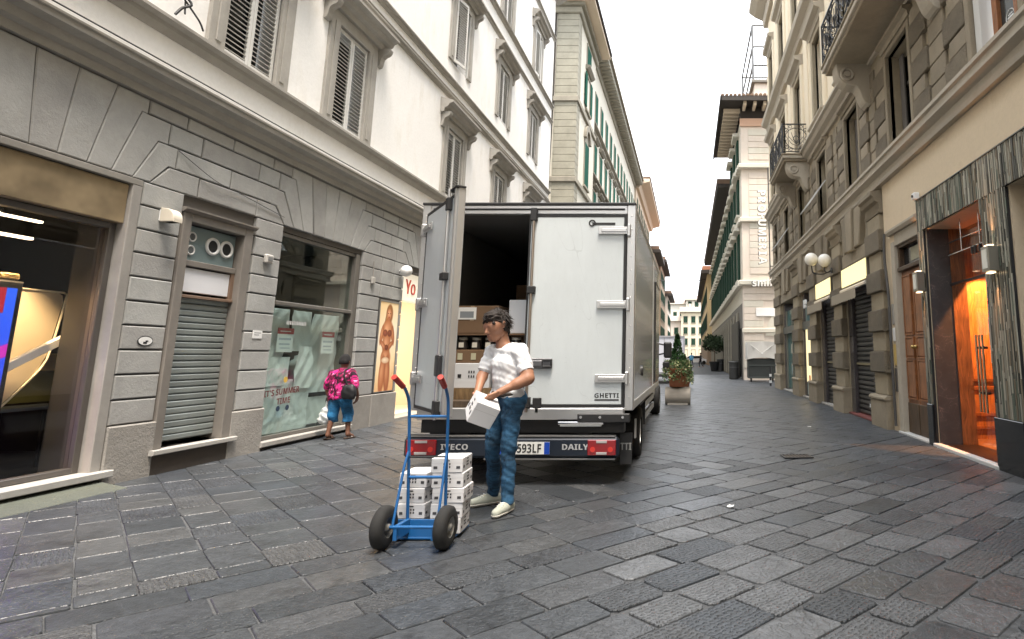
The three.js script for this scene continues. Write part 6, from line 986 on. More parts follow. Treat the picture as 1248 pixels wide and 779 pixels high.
// goods inside the truck
{
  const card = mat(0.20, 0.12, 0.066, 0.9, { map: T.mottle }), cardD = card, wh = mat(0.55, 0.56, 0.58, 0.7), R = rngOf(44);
  const FL = TY0 + 0.102;
  const crate = (x, y, z, w, h, d, m, lab, o = {}) => {
    const q = thing(o.name || 'cardboard_box', lab, 'box', [x, y, z], o.turn || 0, 'boxes loaded in the truck');
    mesh('carton', rb(-w / 2, w / 2, 0, h, -d, 0, 0.006), m, q);
    if (o.tape !== false) mesh('tape', rb(-0.025, 0.025, h * 0.45, h + 0.001, 0.0005, 0.002), mat(0.3, 0.22, 0.14, 0.4), q);
    if (o.label) { mesh('label', rb(-0.13 + (o.lx || 0), 0.1 + (o.lx || 0), h * 0.5, h * 0.5 + 0.15, 0.002, 0.005), mat(0.7, 0.7, 0.68), q); mesh('label_print', [rb(-0.1 + (o.lx || 0), 0.07 + (o.lx || 0), h * 0.5 + 0.02, h * 0.5 + 0.1, 0.005, 0.006)], mat(0.2, 0.22, 0.24), q); }
    if (o.marks) mesh('marks', [...[-0.03, 0, 0.03].map(k => rb(k - 0.008, k + 0.008, h * 0.42, h * 0.52, 0.002, 0.004)), ...[-0.03, 0, 0.03].map(k => rb(k - 0.008, k + 0.008, h * 0.6, h * 0.7, 0.002, 0.004)), rb(-w * 0.38, -w * 0.28, h * 0.42, h * 0.56, 0.002, 0.004), rb(w * 0.28, w * 0.38, h * 0.42, h * 0.56, 0.002, 0.004)], M.black, q);
    return q;
  };
  const bz = TZ - 0.35;
  tag(mesh('loading_pallet', [rb(-3.02, -1.6, FL, FL + 0.03, bz - 0.9, bz + 0.02), rb(-3.02, -1.6, FL + 0.03, FL + 0.1, bz - 0.9, bz - 0.8), rb(-3.02, -1.6, FL + 0.03, FL + 0.1, bz - 0.08, bz + 0.02), rb(-3.02, -1.6, FL + 0.1, FL + 0.13, bz - 0.9, bz + 0.02)], mat(0.36, 0.25, 0.13, 0.8, { map: T.wood })), 'wooden pallet under the white cartons in the truck', 'pallet');
  const py = FL + 0.131;
  crate(-2.66, py, bz, 0.44, 0.3, 0.4, wh, 'white carton with black marks low in the truck beside the open door', { marks: 1, tape: false, name: 'white_carton' });
  crate(-2.18, py, bz, 0.44, 0.3, 0.4, wh, 'white carton with black marks low in the truck behind the man', { marks: 1, tape: false, name: 'white_carton' });
  crate(-2.95, py, bz + 0.0, 0.12, 0.14, 0.3, wh, 'little white carton squeezed beside the marked cartons in the truck', { marks: 0, tape: false, name: 'white_carton' });
  // jars above
  const tr = thing('jar_tray', 'dark tray of jars stacked on the white cartons in the truck', 'tray', [-2.4, py + 0.302, bz - 0.02], 0, 'boxes loaded in the truck');
  mesh('tray', [rb(-0.5, 0.5, 0, 0.16, -0.3, 0, 0.005), rb(-0.52, 0.52, 0.34, 0.36, -0.32, 0.01)], cardD, tr);
  for (let i = 0; i < 6; i++) { const x = -0.42 + i * 0.165; const j = mesh('jar', at(lathe([[0.001, 0], [0.062, 0], [0.065, 0.02], [0.065, 0.09], [0.05, 0.11], [0.05, 0.12]], 14), x, 0.161, -0.08), mat(0.035, 0.03, 0.028, 0.2), tr); mesh('lid', at(cyl(0.056, 0.03, 14), x, 0.296, -0.08), mat(0.4, 0.38, 0.34, 0.4), j); mesh('paper_label', rb(x - 0.03, x + 0.03, 0.19, 0.25, -0.017, -0.012), mat(0.55, 0.52, 0.45), j); mesh('flap', rb(x - 0.03, x + 0.03, 0.04, 0.12, 0.002, 0.005), mat(0.42, 0.40, 0.28), tr); }
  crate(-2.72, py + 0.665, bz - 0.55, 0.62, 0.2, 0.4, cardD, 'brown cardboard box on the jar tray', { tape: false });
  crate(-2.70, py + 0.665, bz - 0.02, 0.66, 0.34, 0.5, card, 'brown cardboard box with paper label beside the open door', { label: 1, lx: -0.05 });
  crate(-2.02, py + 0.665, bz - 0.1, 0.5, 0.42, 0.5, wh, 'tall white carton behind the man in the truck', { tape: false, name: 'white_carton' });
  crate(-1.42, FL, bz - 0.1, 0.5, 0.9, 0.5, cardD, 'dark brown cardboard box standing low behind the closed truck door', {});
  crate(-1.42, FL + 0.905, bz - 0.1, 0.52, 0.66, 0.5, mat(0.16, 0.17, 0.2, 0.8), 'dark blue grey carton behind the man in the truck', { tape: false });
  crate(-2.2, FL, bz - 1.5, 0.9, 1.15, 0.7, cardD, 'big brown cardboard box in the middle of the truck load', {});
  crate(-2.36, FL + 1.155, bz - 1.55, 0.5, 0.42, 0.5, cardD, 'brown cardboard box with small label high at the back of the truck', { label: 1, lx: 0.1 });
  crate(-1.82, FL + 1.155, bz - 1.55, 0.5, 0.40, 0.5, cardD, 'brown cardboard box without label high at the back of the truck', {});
}
// ---------- hand truck and cartons ----------
const boxPrint = (w, h, z, sx = 1) => { const g = []; for (const k of [-1, 0, 1]) for (const j of [0, 1]) g.push(rb(k * 0.022 - 0.006, k * 0.022 + 0.006, h * (0.34 + 0.2 * j), h * (0.46 + 0.2 * j), z, z + 0.0015)); g.push(rb(-w * 0.42, -w * 0.3, h * 0.28, h * 0.46, z, z + 0.0015), rb(w * 0.3, w * 0.42, h * 0.28, h * 0.46, z, z + 0.0015), rb(-0.02, 0.02, h * 0.78, h * 0.86, z, z + 0.0015)); return merge(g); };
const cartonM = mat(0.62, 0.62, 0.63, 0.75), inkM = mat(0.05, 0.05, 0.055, 0.8), grooveM = mat(0.45, 0.45, 0.45, 0.8);
function carton(label, w, h, d, pos, turn, group) {
  const q = thing('white_box', label, 'box', pos, turn, group);
  mesh('carton', rb(-w / 2, w / 2, 0, h, -d / 2, d / 2, 0.005), cartonM, q);
  stuff(mesh('print', boxPrint(w, h, d / 2 + 0.0005), inkM, q));
  const s = stuff(mesh('print', boxPrint(d, h, w / 2 + 0.0005), inkM, q)); s.rotation.y = Math.PI / 2;
  mesh('lid_line', [rb(-w / 2 - 0.0008, w / 2 + 0.0008, h * 0.66, h * 0.672, -d / 2 - 0.0008, d / 2 + 0.0008)], grooveM, q);
  return q;
}
{
  const R = rngOf(15), ord = ['bottom', 'second', 'middle', 'fourth', 'top'];
  for (let k = 0; k < 5; k++) carton(`white printed box, ${ord[k]} of the taller stack on the hand truck`, 0.25, 0.116, 0.27, [-1.972 + rr(-0.012, 0.012, R), 0.035 + k * 0.1175, -5.225 + rr(-0.006, 0.006, R)], 0.10 + rr(-0.04, 0.04, R), 'white boxes stacked on the hand truck');
  for (let k = 0; k < 4; k++) carton(`white printed box, ${['bottom', 'second', 'third', 'top'][k]} of the lower stack on the hand truck`, 0.22, 0.116, 0.27, [-2.245 + rr(-0.006, 0.006, R), 0.035 + k * 0.1175, -5.225 + rr(-0.006, 0.006, R)], 0.0 + rr(-0.02, 0.02, R), 'white boxes stacked on the hand truck');
  const H = thing('hand_truck', 'blue tubular hand truck with red grips and black tyres', 'hand truck', [-2.09, 0, -4.95]);
  const blue = phys(0.012, 0.105, 0.30, 0.35, { clearcoat: 0.4 }), r = 0.0125;
  for (const s of [-1, 1]) {
    mesh('rail', tube([[s * 0.15, 0.03, -0.10], [s * 0.15, 0.5, -0.05], [s * 0.155, 0.95, 0.0], [s * 0.158, 1.1, 0.03], [s * 0.162, 1.19, 0.10], [s * 0.168, 1.235, 0.18]], r, 10, 40), blue, H);
    mesh('grip', rod([s * 0.163, 1.205, 0.13], [s * 0.178, 1.285, 0.26], 0.021, 0.023, 12), mat(0.38, 0.03, 0.02, 0.6), H);
    mesh('brace', tube([[s * 0.152, 0.70, -0.03], [s * 0.16, 0.58, 0.015], [s * 0.165, 0.36, 0.07], [s * 0.17, 0.16, 0.12]], r * 0.85, 8, 20), blue, H);
    const w = mesh('wheel', lathe([[0.075, -0.045], [0.125, -0.048], [0.152, -0.03], [0.158, 0], [0.152, 0.03], [0.125, 0.048], [0.075, 0.045]], 30).rotateZ(Math.PI / 2), M.rubber, H); w.position.set(s * 0.235, 0.158, 0.12);
    mesh('rim', lathe([[0.001, -0.035], [0.025, -0.04], [0.03, -0.012], [0.06, -0.012], [0.076, -0.04], [0.079, -0.04], [0.079, 0.04], [0.076, 0.04], [0.06, 0.012], [0.03, 0.012], [0.025, 0.045], [0.001, 0.05]], 20).rotateZ(-Math.PI / 2), mat(0.3, 0.3, 0.29, 0.45, { metalness: 0.8 }), w);
  }
  mesh('crossbar', rod([-0.155, 0.965, 0.0], [0.155, 0.965, 0.0], r * 0.9), blue, H); mesh('crossbar', rod([-0.15, 0.49, -0.05], [0.15, 0.49, -0.05], r), blue, H);
  mesh('strap', [rod([-0.155, 0.82, -0.02], [0.155, 0.82, -0.02], 0.006)], M.black, H); mesh('strap', [rod([-0.15, 0.65, -0.03], [0.15, 0.65, -0.03], 0.006)], M.black, H);
  mesh('axle', rod([-0.25, 0.158, 0.12], [0.25, 0.158, 0.12], 0.013), blue, H); mesh('axle_bracket', [rb(-0.16, -0.13, 0.06, 0.17, -0.1, 0.13, 0.005), rb(0.13, 0.16, 0.06, 0.17, -0.1, 0.13, 0.005)], blue, H);
  mesh('toe_plate', [rb(-0.28, 0.22, 0.012, 0.03, -0.44, -0.085, 0.003), rb(-0.28, 0.22, 0.03, 0.16, -0.105, -0.09, 0.003)], blue, H);
}
// ---------- bodies by blended distance fields ----------
const P3 = a => a instanceof Array ? a : [a.x, a.y, a.z];
function cap(a, b, ra, rbb = ra) { // tapered capsule
  const bx_ = b[0] - a[0], by_ = b[1] - a[1], bz_ = b[2] - a[2], L2 = bx_ * bx_ + by_ * by_ + bz_ * bz_ || 1e-9;
  return (x, y, z) => { const px = x - a[0], py = y - a[1], pz = z - a[2], t = clamp((px * bx_ + py * by_ + pz * bz_) / L2); const dx = px - bx_ * t, dy = py - by_ * t, dz = pz - bz_ * t; return Math.sqrt(dx * dx + dy * dy + dz * dz) - (ra + (rbb - ra) * t); };
}
function ell(c, r) { const m = Math.min(...r); return (x, y, z) => { const dx = (x - c[0]) / r[0], dy = (y - c[1]) / r[1], dz = (z - c[2]) / r[2]; return (Math.sqrt(dx * dx + dy * dy + dz * dz) - 1) * m; }; }
function field(prims, k) { return (x, y, z) => { let d = prims[0](x, y, z); for (let i = 1; i < prims.length; i++) { const e = prims[i](x, y, z), h = clamp(0.5 + 0.5 * (e - d) / k); d = e + (d - e) * h - k * h * (1 - h); } return d; }; }
function surface(f, lo, hi, cell) { // surface nets
  const n = [0, 1, 2].map(i => Math.ceil((hi[i] - lo[i]) / cell) + 1), [nx, ny, nz] = n, D = new Float32Array(nx * ny * nz);
  for (let k = 0, i = 0; k < nz; k++) for (let j = 0; j < ny; j++) for (let q = 0; q < nx; q++, i++) D[i] = f(lo[0] + q * cell, lo[1] + j * cell, lo[2] + k * cell);
  const id = new Int32Array(nx * ny * nz).fill(-1), pos = [], idx = [], sx = 1, sy = nx, sz = nx * ny, off = [0, sx, sy, sx + sy, sz, sx + sz, sy + sz, sx + sy + sz];
  const E = [[0, 1], [2, 3], [4, 5], [6, 7], [0, 2], [1, 3], [4, 6], [5, 7], [0, 4], [1, 5], [2, 6], [3, 7]];
  for (let k = 0; k < nz - 1; k++) for (let j = 0; j < ny - 1; j++) for (let q = 0; q < nx - 1; q++) {
    const o = q + j * sy + k * sz; let m = 0; for (let c = 0; c < 8; c++) if (D[o + off[c]] < 0) m |= 1 << c;
    if (m === 0 || m === 255) continue;
    let X = 0, Y = 0, Z = 0, cnt = 0;
    for (const [a, b] of E) { const da = D[o + off[a]], db = D[o + off[b]]; if ((da < 0) === (db < 0)) continue; const t = da / (da - db); X += mix(a & 1, b & 1, t); Y += mix(a >> 1 & 1, b >> 1 & 1, t); Z += mix(a >> 2 & 1, b >> 2 & 1, t); cnt++; }
    id[o] = pos.length / 3; pos.push(lo[0] + (q + X / cnt) * cell, lo[1] + (j + Y / cnt) * cell, lo[2] + (k + Z / cnt) * cell);
  }
  const quad = (a, b, c, d, fl) => { if (a < 0 || b < 0 || c < 0 || d < 0) return; if (fl) idx.push(a, c, b, a, d, c); else idx.push(a, b, c, a, c, d); };
  for (let k = 1; k < nz - 1; k++) for (let j = 1; j < ny - 1; j++) for (let q = 1; q < nx - 1; q++) {
    const o = q + j * sy + k * sz, s = D[o] < 0;
    if (s !== (D[o + sx] < 0)) quad(id[o - sy - sz], id[o - sz], id[o], id[o - sy], !s);
    if (s !== (D[o + sy] < 0)) quad(id[o - sx - sz], id[o - sx], id[o], id[o - sz], !s);
    if (s !== (D[o + sz] < 0)) quad(id[o - sx - sy], id[o - sy], id[o], id[o - sx], !s);
  }
  const g = new THREE.BufferGeometry(); g.setAttribute('position', new THREE.Float32BufferAttribute(pos, 3)); g.setIndex(idx); g.computeVertexNormals();
  const uv = new Float32Array(pos.length / 3 * 2); for (let i = 0; i < pos.length / 3; i++) { uv[i * 2] = pos[i * 3] + pos[i * 3 + 2]; uv[i * 2 + 1] = pos[i * 3 + 1]; } g.setAttribute('uv', new THREE.BufferAttribute(uv, 2));
  return g;
}
const mergeIdx = gs => mergeGeometries(gs, false);
const add = (a, b) => [a[0] + b[0], a[1] + b[1], a[2] + b[2]], sub = (a, b) => [a[0] - b[0], a[1] - b[1], a[2] - b[2]], sc = (a, k) => [a[0] * k, a[1] * k, a[2] * k], lerp3 = (a, b, t) => [0, 1, 2].map(i => mix(a[i], b[i], t));
const bounds = (pts, pad) => [[0, 1, 2].map(i => Math.min(...pts.map(p => p[i])) - pad), [0, 1, 2].map(i => Math.max(...pts.map(p => p[i])) + pad)];
function hand(wrist, dir, palmN, side, curl, s = 1) { // dir: towards the fingers, palmN: out of the palm, side: towards the thumb
  const pr = [], knuck = add(wrist, sc(dir, 0.085 * s));
  for (const k of [-0.028, -0.009, 0.010, 0.028]) pr.push(cap(add(wrist, sc(side, k * 0.7 * s)), add(knuck, sc(side, k * s)), 0.015 * s, 0.0135 * s));
  const pts = [wrist, knuck];
  [0.028, 0.010, -0.010, -0.029].forEach((k, i) => {
    let p = add(knuck, sc(side, k * 1.05 * s)), a = 0.15; const len = [0.040, 0.046, 0.042, 0.032][i];
    for (let q = 0; q < 3; q++) { a += curl * (q ? 1 : 0.7); const d = add(sc(dir, Math.cos(a)), sc(palmN, Math.sin(a))), e = add(p, sc(d, len * [1, 0.68, 0.55][q] * s)); pr.push(cap(p, e, [0.0105, 0.0098, 0.009][q] * s, [0.0098, 0.009, 0.0078][q] * s)); p = e; pts.push(e); }
  });
  let t0 = add(add(wrist, sc(dir, 0.025 * s)), sc(side, 0.026 * s)), t1 = add(add(t0, sc(dir, 0.034 * s)), add(sc(side, 0.028 * s), sc(palmN, 0.01 * s))), t2 = add(add(t1, sc(dir, 0.034 * s)), add(sc(side, 0.008 * s), sc(palmN, 0.02 * s)));
  pr.push(cap(t0, t1, 0.014 * s, 0.0115 * s), cap(t1, t2, 0.0115 * s, 0.0085 * s)); pts.push(t1, t2);
  const [lo, hi] = bounds(pts, 0.035);
  return surface(field(pr, 0.006), lo, hi, 0.0045);
}
const wrinkle = (f, amp, fr, seed) => (x, y, z) => { const d = f(x, y, z); if (Math.abs(d) > 0.05) return d; return d + amp * (Math.sin((x * 1.3 + z * 0.9) * fr + Math.sin(y * fr * 0.7 + seed) * 1.8) * 0.5 + Math.sin(y * fr * 1.35 + (x - z) * fr * 0.6 + seed * 2) * 0.7); };
{ // man unloading
  const O = [-1.78, 0, -5.95], q = p => sub(p, O);
  const man = thing('person', 'man in white T-shirt and blue jeans holding a white box', 'person', O);
  const shL = q([-1.615, 1.485, -5.83]), shR = q([-1.965, 1.475, -6.03]), elL = q([-1.51, 1.235, -5.74]), wrL = q([-1.745, 1.115, -5.63]), elR = q([-2.02, 1.24, -5.95]), wrR = q([-2.0, 1.09, -5.78]);
  const chest = q([-1.79, 1.36, -5.935]), waist = q([-1.755, 1.13, -5.93]), neckB = q([-1.82, 1.53, -5.94]), head = q([-1.885, 1.725, -5.90]);
  const hipL = q([-1.685, 1.02, -5.87]), hipR = q([-1.825, 1.02, -5.98]), knL = q([-1.70, 0.60, -5.855]), anL = q([-1.70, 0.10, -5.90]), knR = q([-1.895, 0.60, -5.99]), anR = q([-1.935, 0.10, -6.22]);
  const fwd = [-0.76, 0, 0.65], left = [0.65, 0, 0.76]; // he faces the hand truck
  const skin = mat(0.34, 0.165, 0.098, 0.5, bumpy(T.rough, 0.0006)), S = (a, b, t) => lerp3(a, b, t);
  // arms, neck and core
  const core = [cap(shL, elL, 0.05, 0.05), cap(S(shL, elL, 0.5), S(shL, elL, 0.78), 0.056, 0.057), cap(elL, wrL, 0.05, 0.031), cap(S(elL, wrL, 0.1), S(elL, wrL, 0.4), 0.052, 0.05), cap(shR, elR, 0.048, 0.048), cap(elR, wrR, 0.048, 0.031), cap(neckB, add(head, [0.035, -0.06, -0.03]), 0.066, 0.06), cap(shL, shR, 0.04), cap(chest, waist, 0.065, 0.06), cap(S(shL, neckB, 0.5), neckB, 0.03, 0.055), cap(S(shR, neckB, 0.5), neckB, 0.03, 0.055)];
  const [lo1, hi1] = bounds([shL, shR, elL, wrL, elR, wrR, waist, head], 0.1);
  const bodyG = surface(field(core, 0.03), lo1, hi1, 0.011);
  // head, tipped down towards the box
  const hf = [], hd = [-0.59, -0.27, 0.76], hl = [0.79, 0, 0.613], up = [-0.166, 0.963, 0.213];
  const hp = (f, u, l) => add(head, add(add(sc(hd, f), sc(up, u)), sc(hl, l)));
  hf.push(ell(hp(-0.015, 0.045, 0), [0.094, 0.108, 0.094]), cap(hp(0.025, 0.02, 0.03), hp(0.025, 0.02, -0.03), 0.075), cap(hp(0.05, -0.035, 0.02), hp(0.05, -0.035, -0.02), 0.052), cap(hp(0.068, -0.095, 0.012), hp(0.068, -0.095, -0.012), 0.036), cap(hp(-0.01, -0.07, 0.055), hp(0.05, -0.095, 0.03), 0.028), cap(hp(-0.01, -0.07, -0.055), hp(0.05, -0.095, -0.03), 0.028), cap(hp(0.092, 0.035, 0.038), hp(0.092, 0.035, -0.038), 0.017), cap(hp(0.07, 0.0, 0.05), hp(0.07, -0.005, 0.05), 0.026), cap(hp(0.07, 0.0, -0.05), hp(0.07, -0.005, -0.05), 0.026));
  const nose = [cap(hp(0.098, 0.02, 0), hp(0.128, -0.028, 0), 0.011, 0.015), cap(hp(0.11, -0.034, 0.012), hp(0.11, -0.034, -0.012), 0.011), cap(hp(0.097, -0.066, 0.02), hp(0.097, -0.066, -0.02), 0.010), cap(hp(-0.01, 0.0, 0.098), hp(-0.015, 0.035, 0.102), 0.014, 0.017), cap(hp(-0.01, 0.0, -0.098), hp(-0.015, 0.035, -0.102), 0.014, 0.017)];
  const hf1 = field(hf, 0.035), hf2 = field(nose, 0.01), headF = (x, y, z) => { const a = hf1(x, y, z), b = hf2(x, y, z), h = clamp(0.5 + 0.5 * (b - a) / 0.014); return b + (a - b) * h - 0.014 * h * (1 - h); };
  const headG = surface(headF, sub(head, [0.19, 0.2, 0.19]), add(head, [0.19, 0.2, 0.19]), 0.006);
  const handL = hand(wrL, [-0.80, -0.56, 0.20], [-0.45, -0.55, -0.55], [-0.35, 0.35, 0.87].map((v, i) => [-0.25, 0.3, 0.9][i]), 0.45, 1.1), handR = hand(wrR, [0.1, -0.62, 0.78], [0.7, 0.3, 0.2], [-0.3, 0.8, 0.5], 0.4, 1.1);
  const bm = mesh('body', mergeIdx([bodyG, headG, handL, handR]), skin, man);
  for (const s of [-1, 1]) { mesh('eye', plain(new THREE.SphereGeometry(0.0125, 10, 8)).scale(1, 0.7, 1).translate(...hp(0.094, 0.012, s * 0.034)), mat(0.03, 0.02, 0.015, 0.2), man); }
  mesh('mouth', plain(new THREE.SphereGeometry(0.01, 10, 8)).scale(1, 0.35, 2.2).rotateY(-0.95).translate(...hp(0.1, -0.066, 0)), mat(0.2, 0.06, 0.045, 0.5), man);
  // hair with side parting, over the ears and nape
  const hairE = field([ell(hp(-0.018, 0.052, 0), [0.112, 0.116, 0.112]), ell(hp(0.03, 0.10, 0.015), [0.075, 0.058, 0.085]), ell(hp(-0.05, 0.0, 0), [0.085, 0.09, 0.098])], 0.03);
  const locks = field([cap(hp(0.075, 0.125, 0.03), hp(0.098, 0.062, -0.055), 0.026, 0.014), cap(hp(0.07, 0.125, 0.04), hp(0.098, 0.07, 0.01), 0.026, 0.014), cap(hp(0.06, 0.12, 0.05), hp(0.082, 0.05, 0.082), 0.026, 0.013), cap(hp(0.07, 0.11, -0.05), hp(0.07, 0.02, -0.095), 0.022, 0.01), cap(hp(-0.03, 0.02, 0.098), hp(-0.015, -0.035, 0.094), 0.018, 0.009), cap(hp(-0.07, -0.04, 0.06), hp(-0.085, -0.10, 0.045), 0.03, 0.012), cap(hp(-0.09, -0.04, 0), hp(-0.10, -0.105, 0), 0.034, 0.014), cap(hp(-0.07, -0.04, -0.06), hp(-0.085, -0.1, -0.045), 0.03, 0.012)], 0.012);
  const hairF = (x, y, z) => {
    const dx = x - head[0], dy = y - head[1], dz = z - head[2], f = dx * hd[0] + dy * hd[1] + dz * hd[2], u = dx * up[0] + dy * up[1] + dz * up[2], l = dx * hl[0] + dy * hl[1] + dz * hl[2];
    const t = clamp((f + 0.05) / 0.11), line = mix(-0.10, 0.072, t * t * (3 - 2 * t)) - u;
    const strand = 0.0035 * Math.sin(150 * l + 60 * f + 5 * Math.sin(30 * u)) + 0.003 * Math.sin(95 * f - 140 * u + 40 * l);
    return Math.min(Math.max(hairE(x, y, z) + strand, line), locks(x, y, z) + strand);
  };
  mesh('hair', surface(hairF, sub(head, [0.2, 0.18, 0.2]), add(head, [0.2, 0.24, 0.2]), 0.005), mat(0.018, 0.012, 0.009, 0.8), man);
  { // loose strands over the mop
    const R = rngOf(404), gs = [];
    for (let i = 0; i < 620; i++) {
      const az = R() * 6.283, el = rr(-0.75, 1.45, R), ce = Math.cos(el), f0 = Math.cos(az) * ce, l0 = Math.sin(az) * ce, u0 = Math.sin(el);
      if (f0 > 0.25 && u0 < 0.48) continue; if (u0 < -0.3 && f0 > -0.35) continue;
      const r = 0.117, p = [f0 * r - 0.018, u0 * r + 0.052, l0 * r];
      // strands fall away from the crown and sweep to one side
      let d = [p[0] + 0.05 + 0.35 * 0.1 * (R() - 0.3), -0.045 - 0.05 * R() + (u0 > 0.7 ? 0.05 : 0), p[2] * 1.1 + 0.02 * (R() - 0.5) - (f0 > 0 ? 0.03 : 0)]; const dl = Math.hypot(...d); d = d.map(v => v / dl);
      const L = rr(0.03, 0.065, R), q = [0, 1, 2].map(k => p[k] + d[k] * L + [f0, u0, l0][k] * rr(-0.012, 0.008, R));
      gs.push(rod(hp(p[0] - d[0] * 0.02, p[1] - d[1] * 0.02, p[2] - d[2] * 0.02), hp(...q), rr(0.003, 0.006, R), 0.0006, 4));
    }
    stuff(mesh('hair_strands', gs, mat(0.022, 0.015, 0.011, 0.6), man));
  }

  mesh('eyebrows', [-1, 1].map(s => rod(hp(0.105, 0.042, s * 0.016), hp(0.094, 0.044, s * 0.058), 0.0085, 0.005)), mat(0.02, 0.014, 0.01, 0.8), man);
  // T-shirt
  const sl = 0.62, tee = [cap(shL, S(shL, elL, sl), 0.072, 0.072), cap(shR, S(shR, elR, sl), 0.07, 0.068), cap(S(shL, shR, 0.12), S(shL, shR, 0.88), 0.078), cap(add(chest, sc(left, 0.085)), add(waist, sc(left, 0.07)), 0.112, 0.098), cap(add(chest, sc(left, -0.085)), add(waist, sc(left, -0.07)), 0.112, 0.098), cap(add(waist, sc(left, 0.07)), add(hipL, [0.0, 0.06, 0]), 0.098, 0.112), cap(add(waist, sc(left, -0.07)), add(hipR, [0.0, 0.06, 0]), 0.098, 0.112), cap(S(shL, neckB, 0.35), S(neckB, chest, 0.25), 0.06), cap(S(shR, neckB, 0.35), S(neckB, chest, 0.25), 0.06), cap(add(chest, sc(fwd, 0.035)), add(waist, sc(fwd, 0.03)), 0.105, 0.10)];
  const tf = wrinkle(wrinkle(field(tee, 0.035), 0.005, 30, 1.3), 0.003, 78, 2.2), hemY = 1.03;
  const teeF = (x, y, z) => { const hem = (hemY + 0.12 * (x * left[0] + z * left[2]) - y), n = neckB, dx = x - n[0] + fwd[0] * -0.0, neckCut = 0.074 - Math.hypot(x - n[0] - fwd[0] * 0.012, (y - n[1] - 0.035) * 0.9, z - n[2] - fwd[2] * 0.012); return Math.max(tf(x, y, z), hem, neckCut); };
  const [lo2, hi2] = bounds([shL, shR, elL, elR, hipL, hipR, neckB], 0.17);
  const teeM = mat(0.66, 0.67, 0.69, 0.9, bumpy(T.rough, 0.0008));
  mesh('t_shirt', surface(teeF, lo2, hi2, 0.008), teeM, man);
  // sleeve edges cut square to the arm by bands
  for (const [a, b, r] of [[shL, elL, 0.076], [shR, elR, 0.072]]) { const c = S(a, b, 0.74), d = S(a, b, 0.70); mesh('sleeve_hem', rod(c, d, r * 0.93, r * 0.95, 20), teeM, man); }
  // jeans and belt
  const legs = [cap(hipL, knL, 0.102, 0.072), cap(knL, add(anL, [0, 0.0, 0]), 0.07, 0.058), cap(hipR, knR, 0.102, 0.072), cap(knR, add(anR, [0, 0.0, 0]), 0.07, 0.058), cap(add(hipL, [0, 0.07, 0]), add(hipR, [0, 0.07, 0]), 0.105), cap(add(hipL, sc(fwd, -0.035)), add(hipR, sc(fwd, -0.035)), 0.105)];
  const jf = wrinkle(wrinkle(field(legs, 0.03), 0.006, 26, 4), 0.0035, 70, 1.7), jeansF = (x, y, z) => Math.max(jf(x, y, z), 0.075 - y, y - 1.10 - 0.1 * (x * left[0] + z * left[2]));
  const [lo3, hi3] = bounds([hipL, hipR, knL, knR, anL, anR, add(hipL, [0, 0.1, 0])], 0.15);
  T.denim = tex(256, (x, y) => { const a = fbm(x, y, 0, 5, 0.7), f = fbm(x, y, 4, 5, 0.9), v = 0.5 + 1.5 * (a - 0.5) + 0.35 * (f - 0.5); return [v * 0.8, v * 0.95, v * 1.1]; }, 0.9);
  mesh('jeans', surface(jeansF, lo3, hi3, 0.009), mat(0.062, 0.18, 0.30, 0.85, { map: T.denim, ...bumpy(T.rough, 0.0015) }), man);
  mesh('belt', plain(new THREE.TorusGeometry(0.168, 0.02, 8, 30)).scale(1, 0.78, 1.3).rotateX(Math.PI / 2).rotateY(-0.86).translate(...add(S(hipL, hipR, 0.5), [0.0, 0.065, 0])), mat(0.02, 0.014, 0.01, 0.5), man);
  // shoes
  for (const [a, d] of [[anL, [-0.22, 0, 0.97]], [anR, [-0.75, 0, 0.66]]]) {
    const b = [a[0], 0.055, a[2]], toe = add(b, sc(d, 0.2)), heel = add(b, sc(d, -0.045));
    const sf = field([cap(add(heel, [0, 0.0, 0]), add(b, sc(d, 0.08)), 0.047, 0.05), cap(add(b, sc(d, 0.08)), add(toe, [0, -0.012, 0]), 0.05, 0.04), cap(add(b, [0, 0.03, 0]), add(b, [0, 0.07, 0]), 0.048)], 0.02);
    const [l, h] = bounds([heel, toe, add(b, [0, 0.1, 0])], 0.07);
    const sh = mesh('shoe', surface((x, y, z) => Math.max(sf(x, y, z), 0.012 - y), l, h, 0.007), mat(0.40, 0.42, 0.36, 0.75, bumpy(T.rough, 0.002)), man);
    mesh('sole', surface((x, y, z) => Math.max(sf(x, y + 0.0, z) - 0.006, y - 0.03, -y + 0.004), l, h, 0.007), mat(0.62, 0.6, 0.54, 0.7), sh);
    mesh('laces', [0.09, 0.115, 0.14].map(t => { const c = add(add(b, sc(d, t)), [0, 0.052 - (t - 0.09) * 0.35, 0]), w = [d[2] * 0.028, 0, -d[0] * 0.028]; return rod(sub(c, w), add(c, w), 0.004, 0.004, 5); }), M.white, sh);
  }
  const hb = thing('white_box', 'white printed box held in the hands of the man', 'box', [-1.925, 0.875, -5.60]); hb.rotation.set(0.34, 0.42, -0.42, 'YXZ');
  mesh('carton', rb(-0.11, 0.11, 0, 0.2, -0.13, 0.13, 0.005), cartonM, hb); const hpn = stuff(mesh('print', boxPrint(0.24, 0.2, 0.1105), inkM, hb)); hpn.rotation.y = -Math.PI / 2; mesh('lid_line', rb(-0.1108, 0.1108, 0.13, 0.133, -0.1308, 0.1308), grooveM, hb);
}
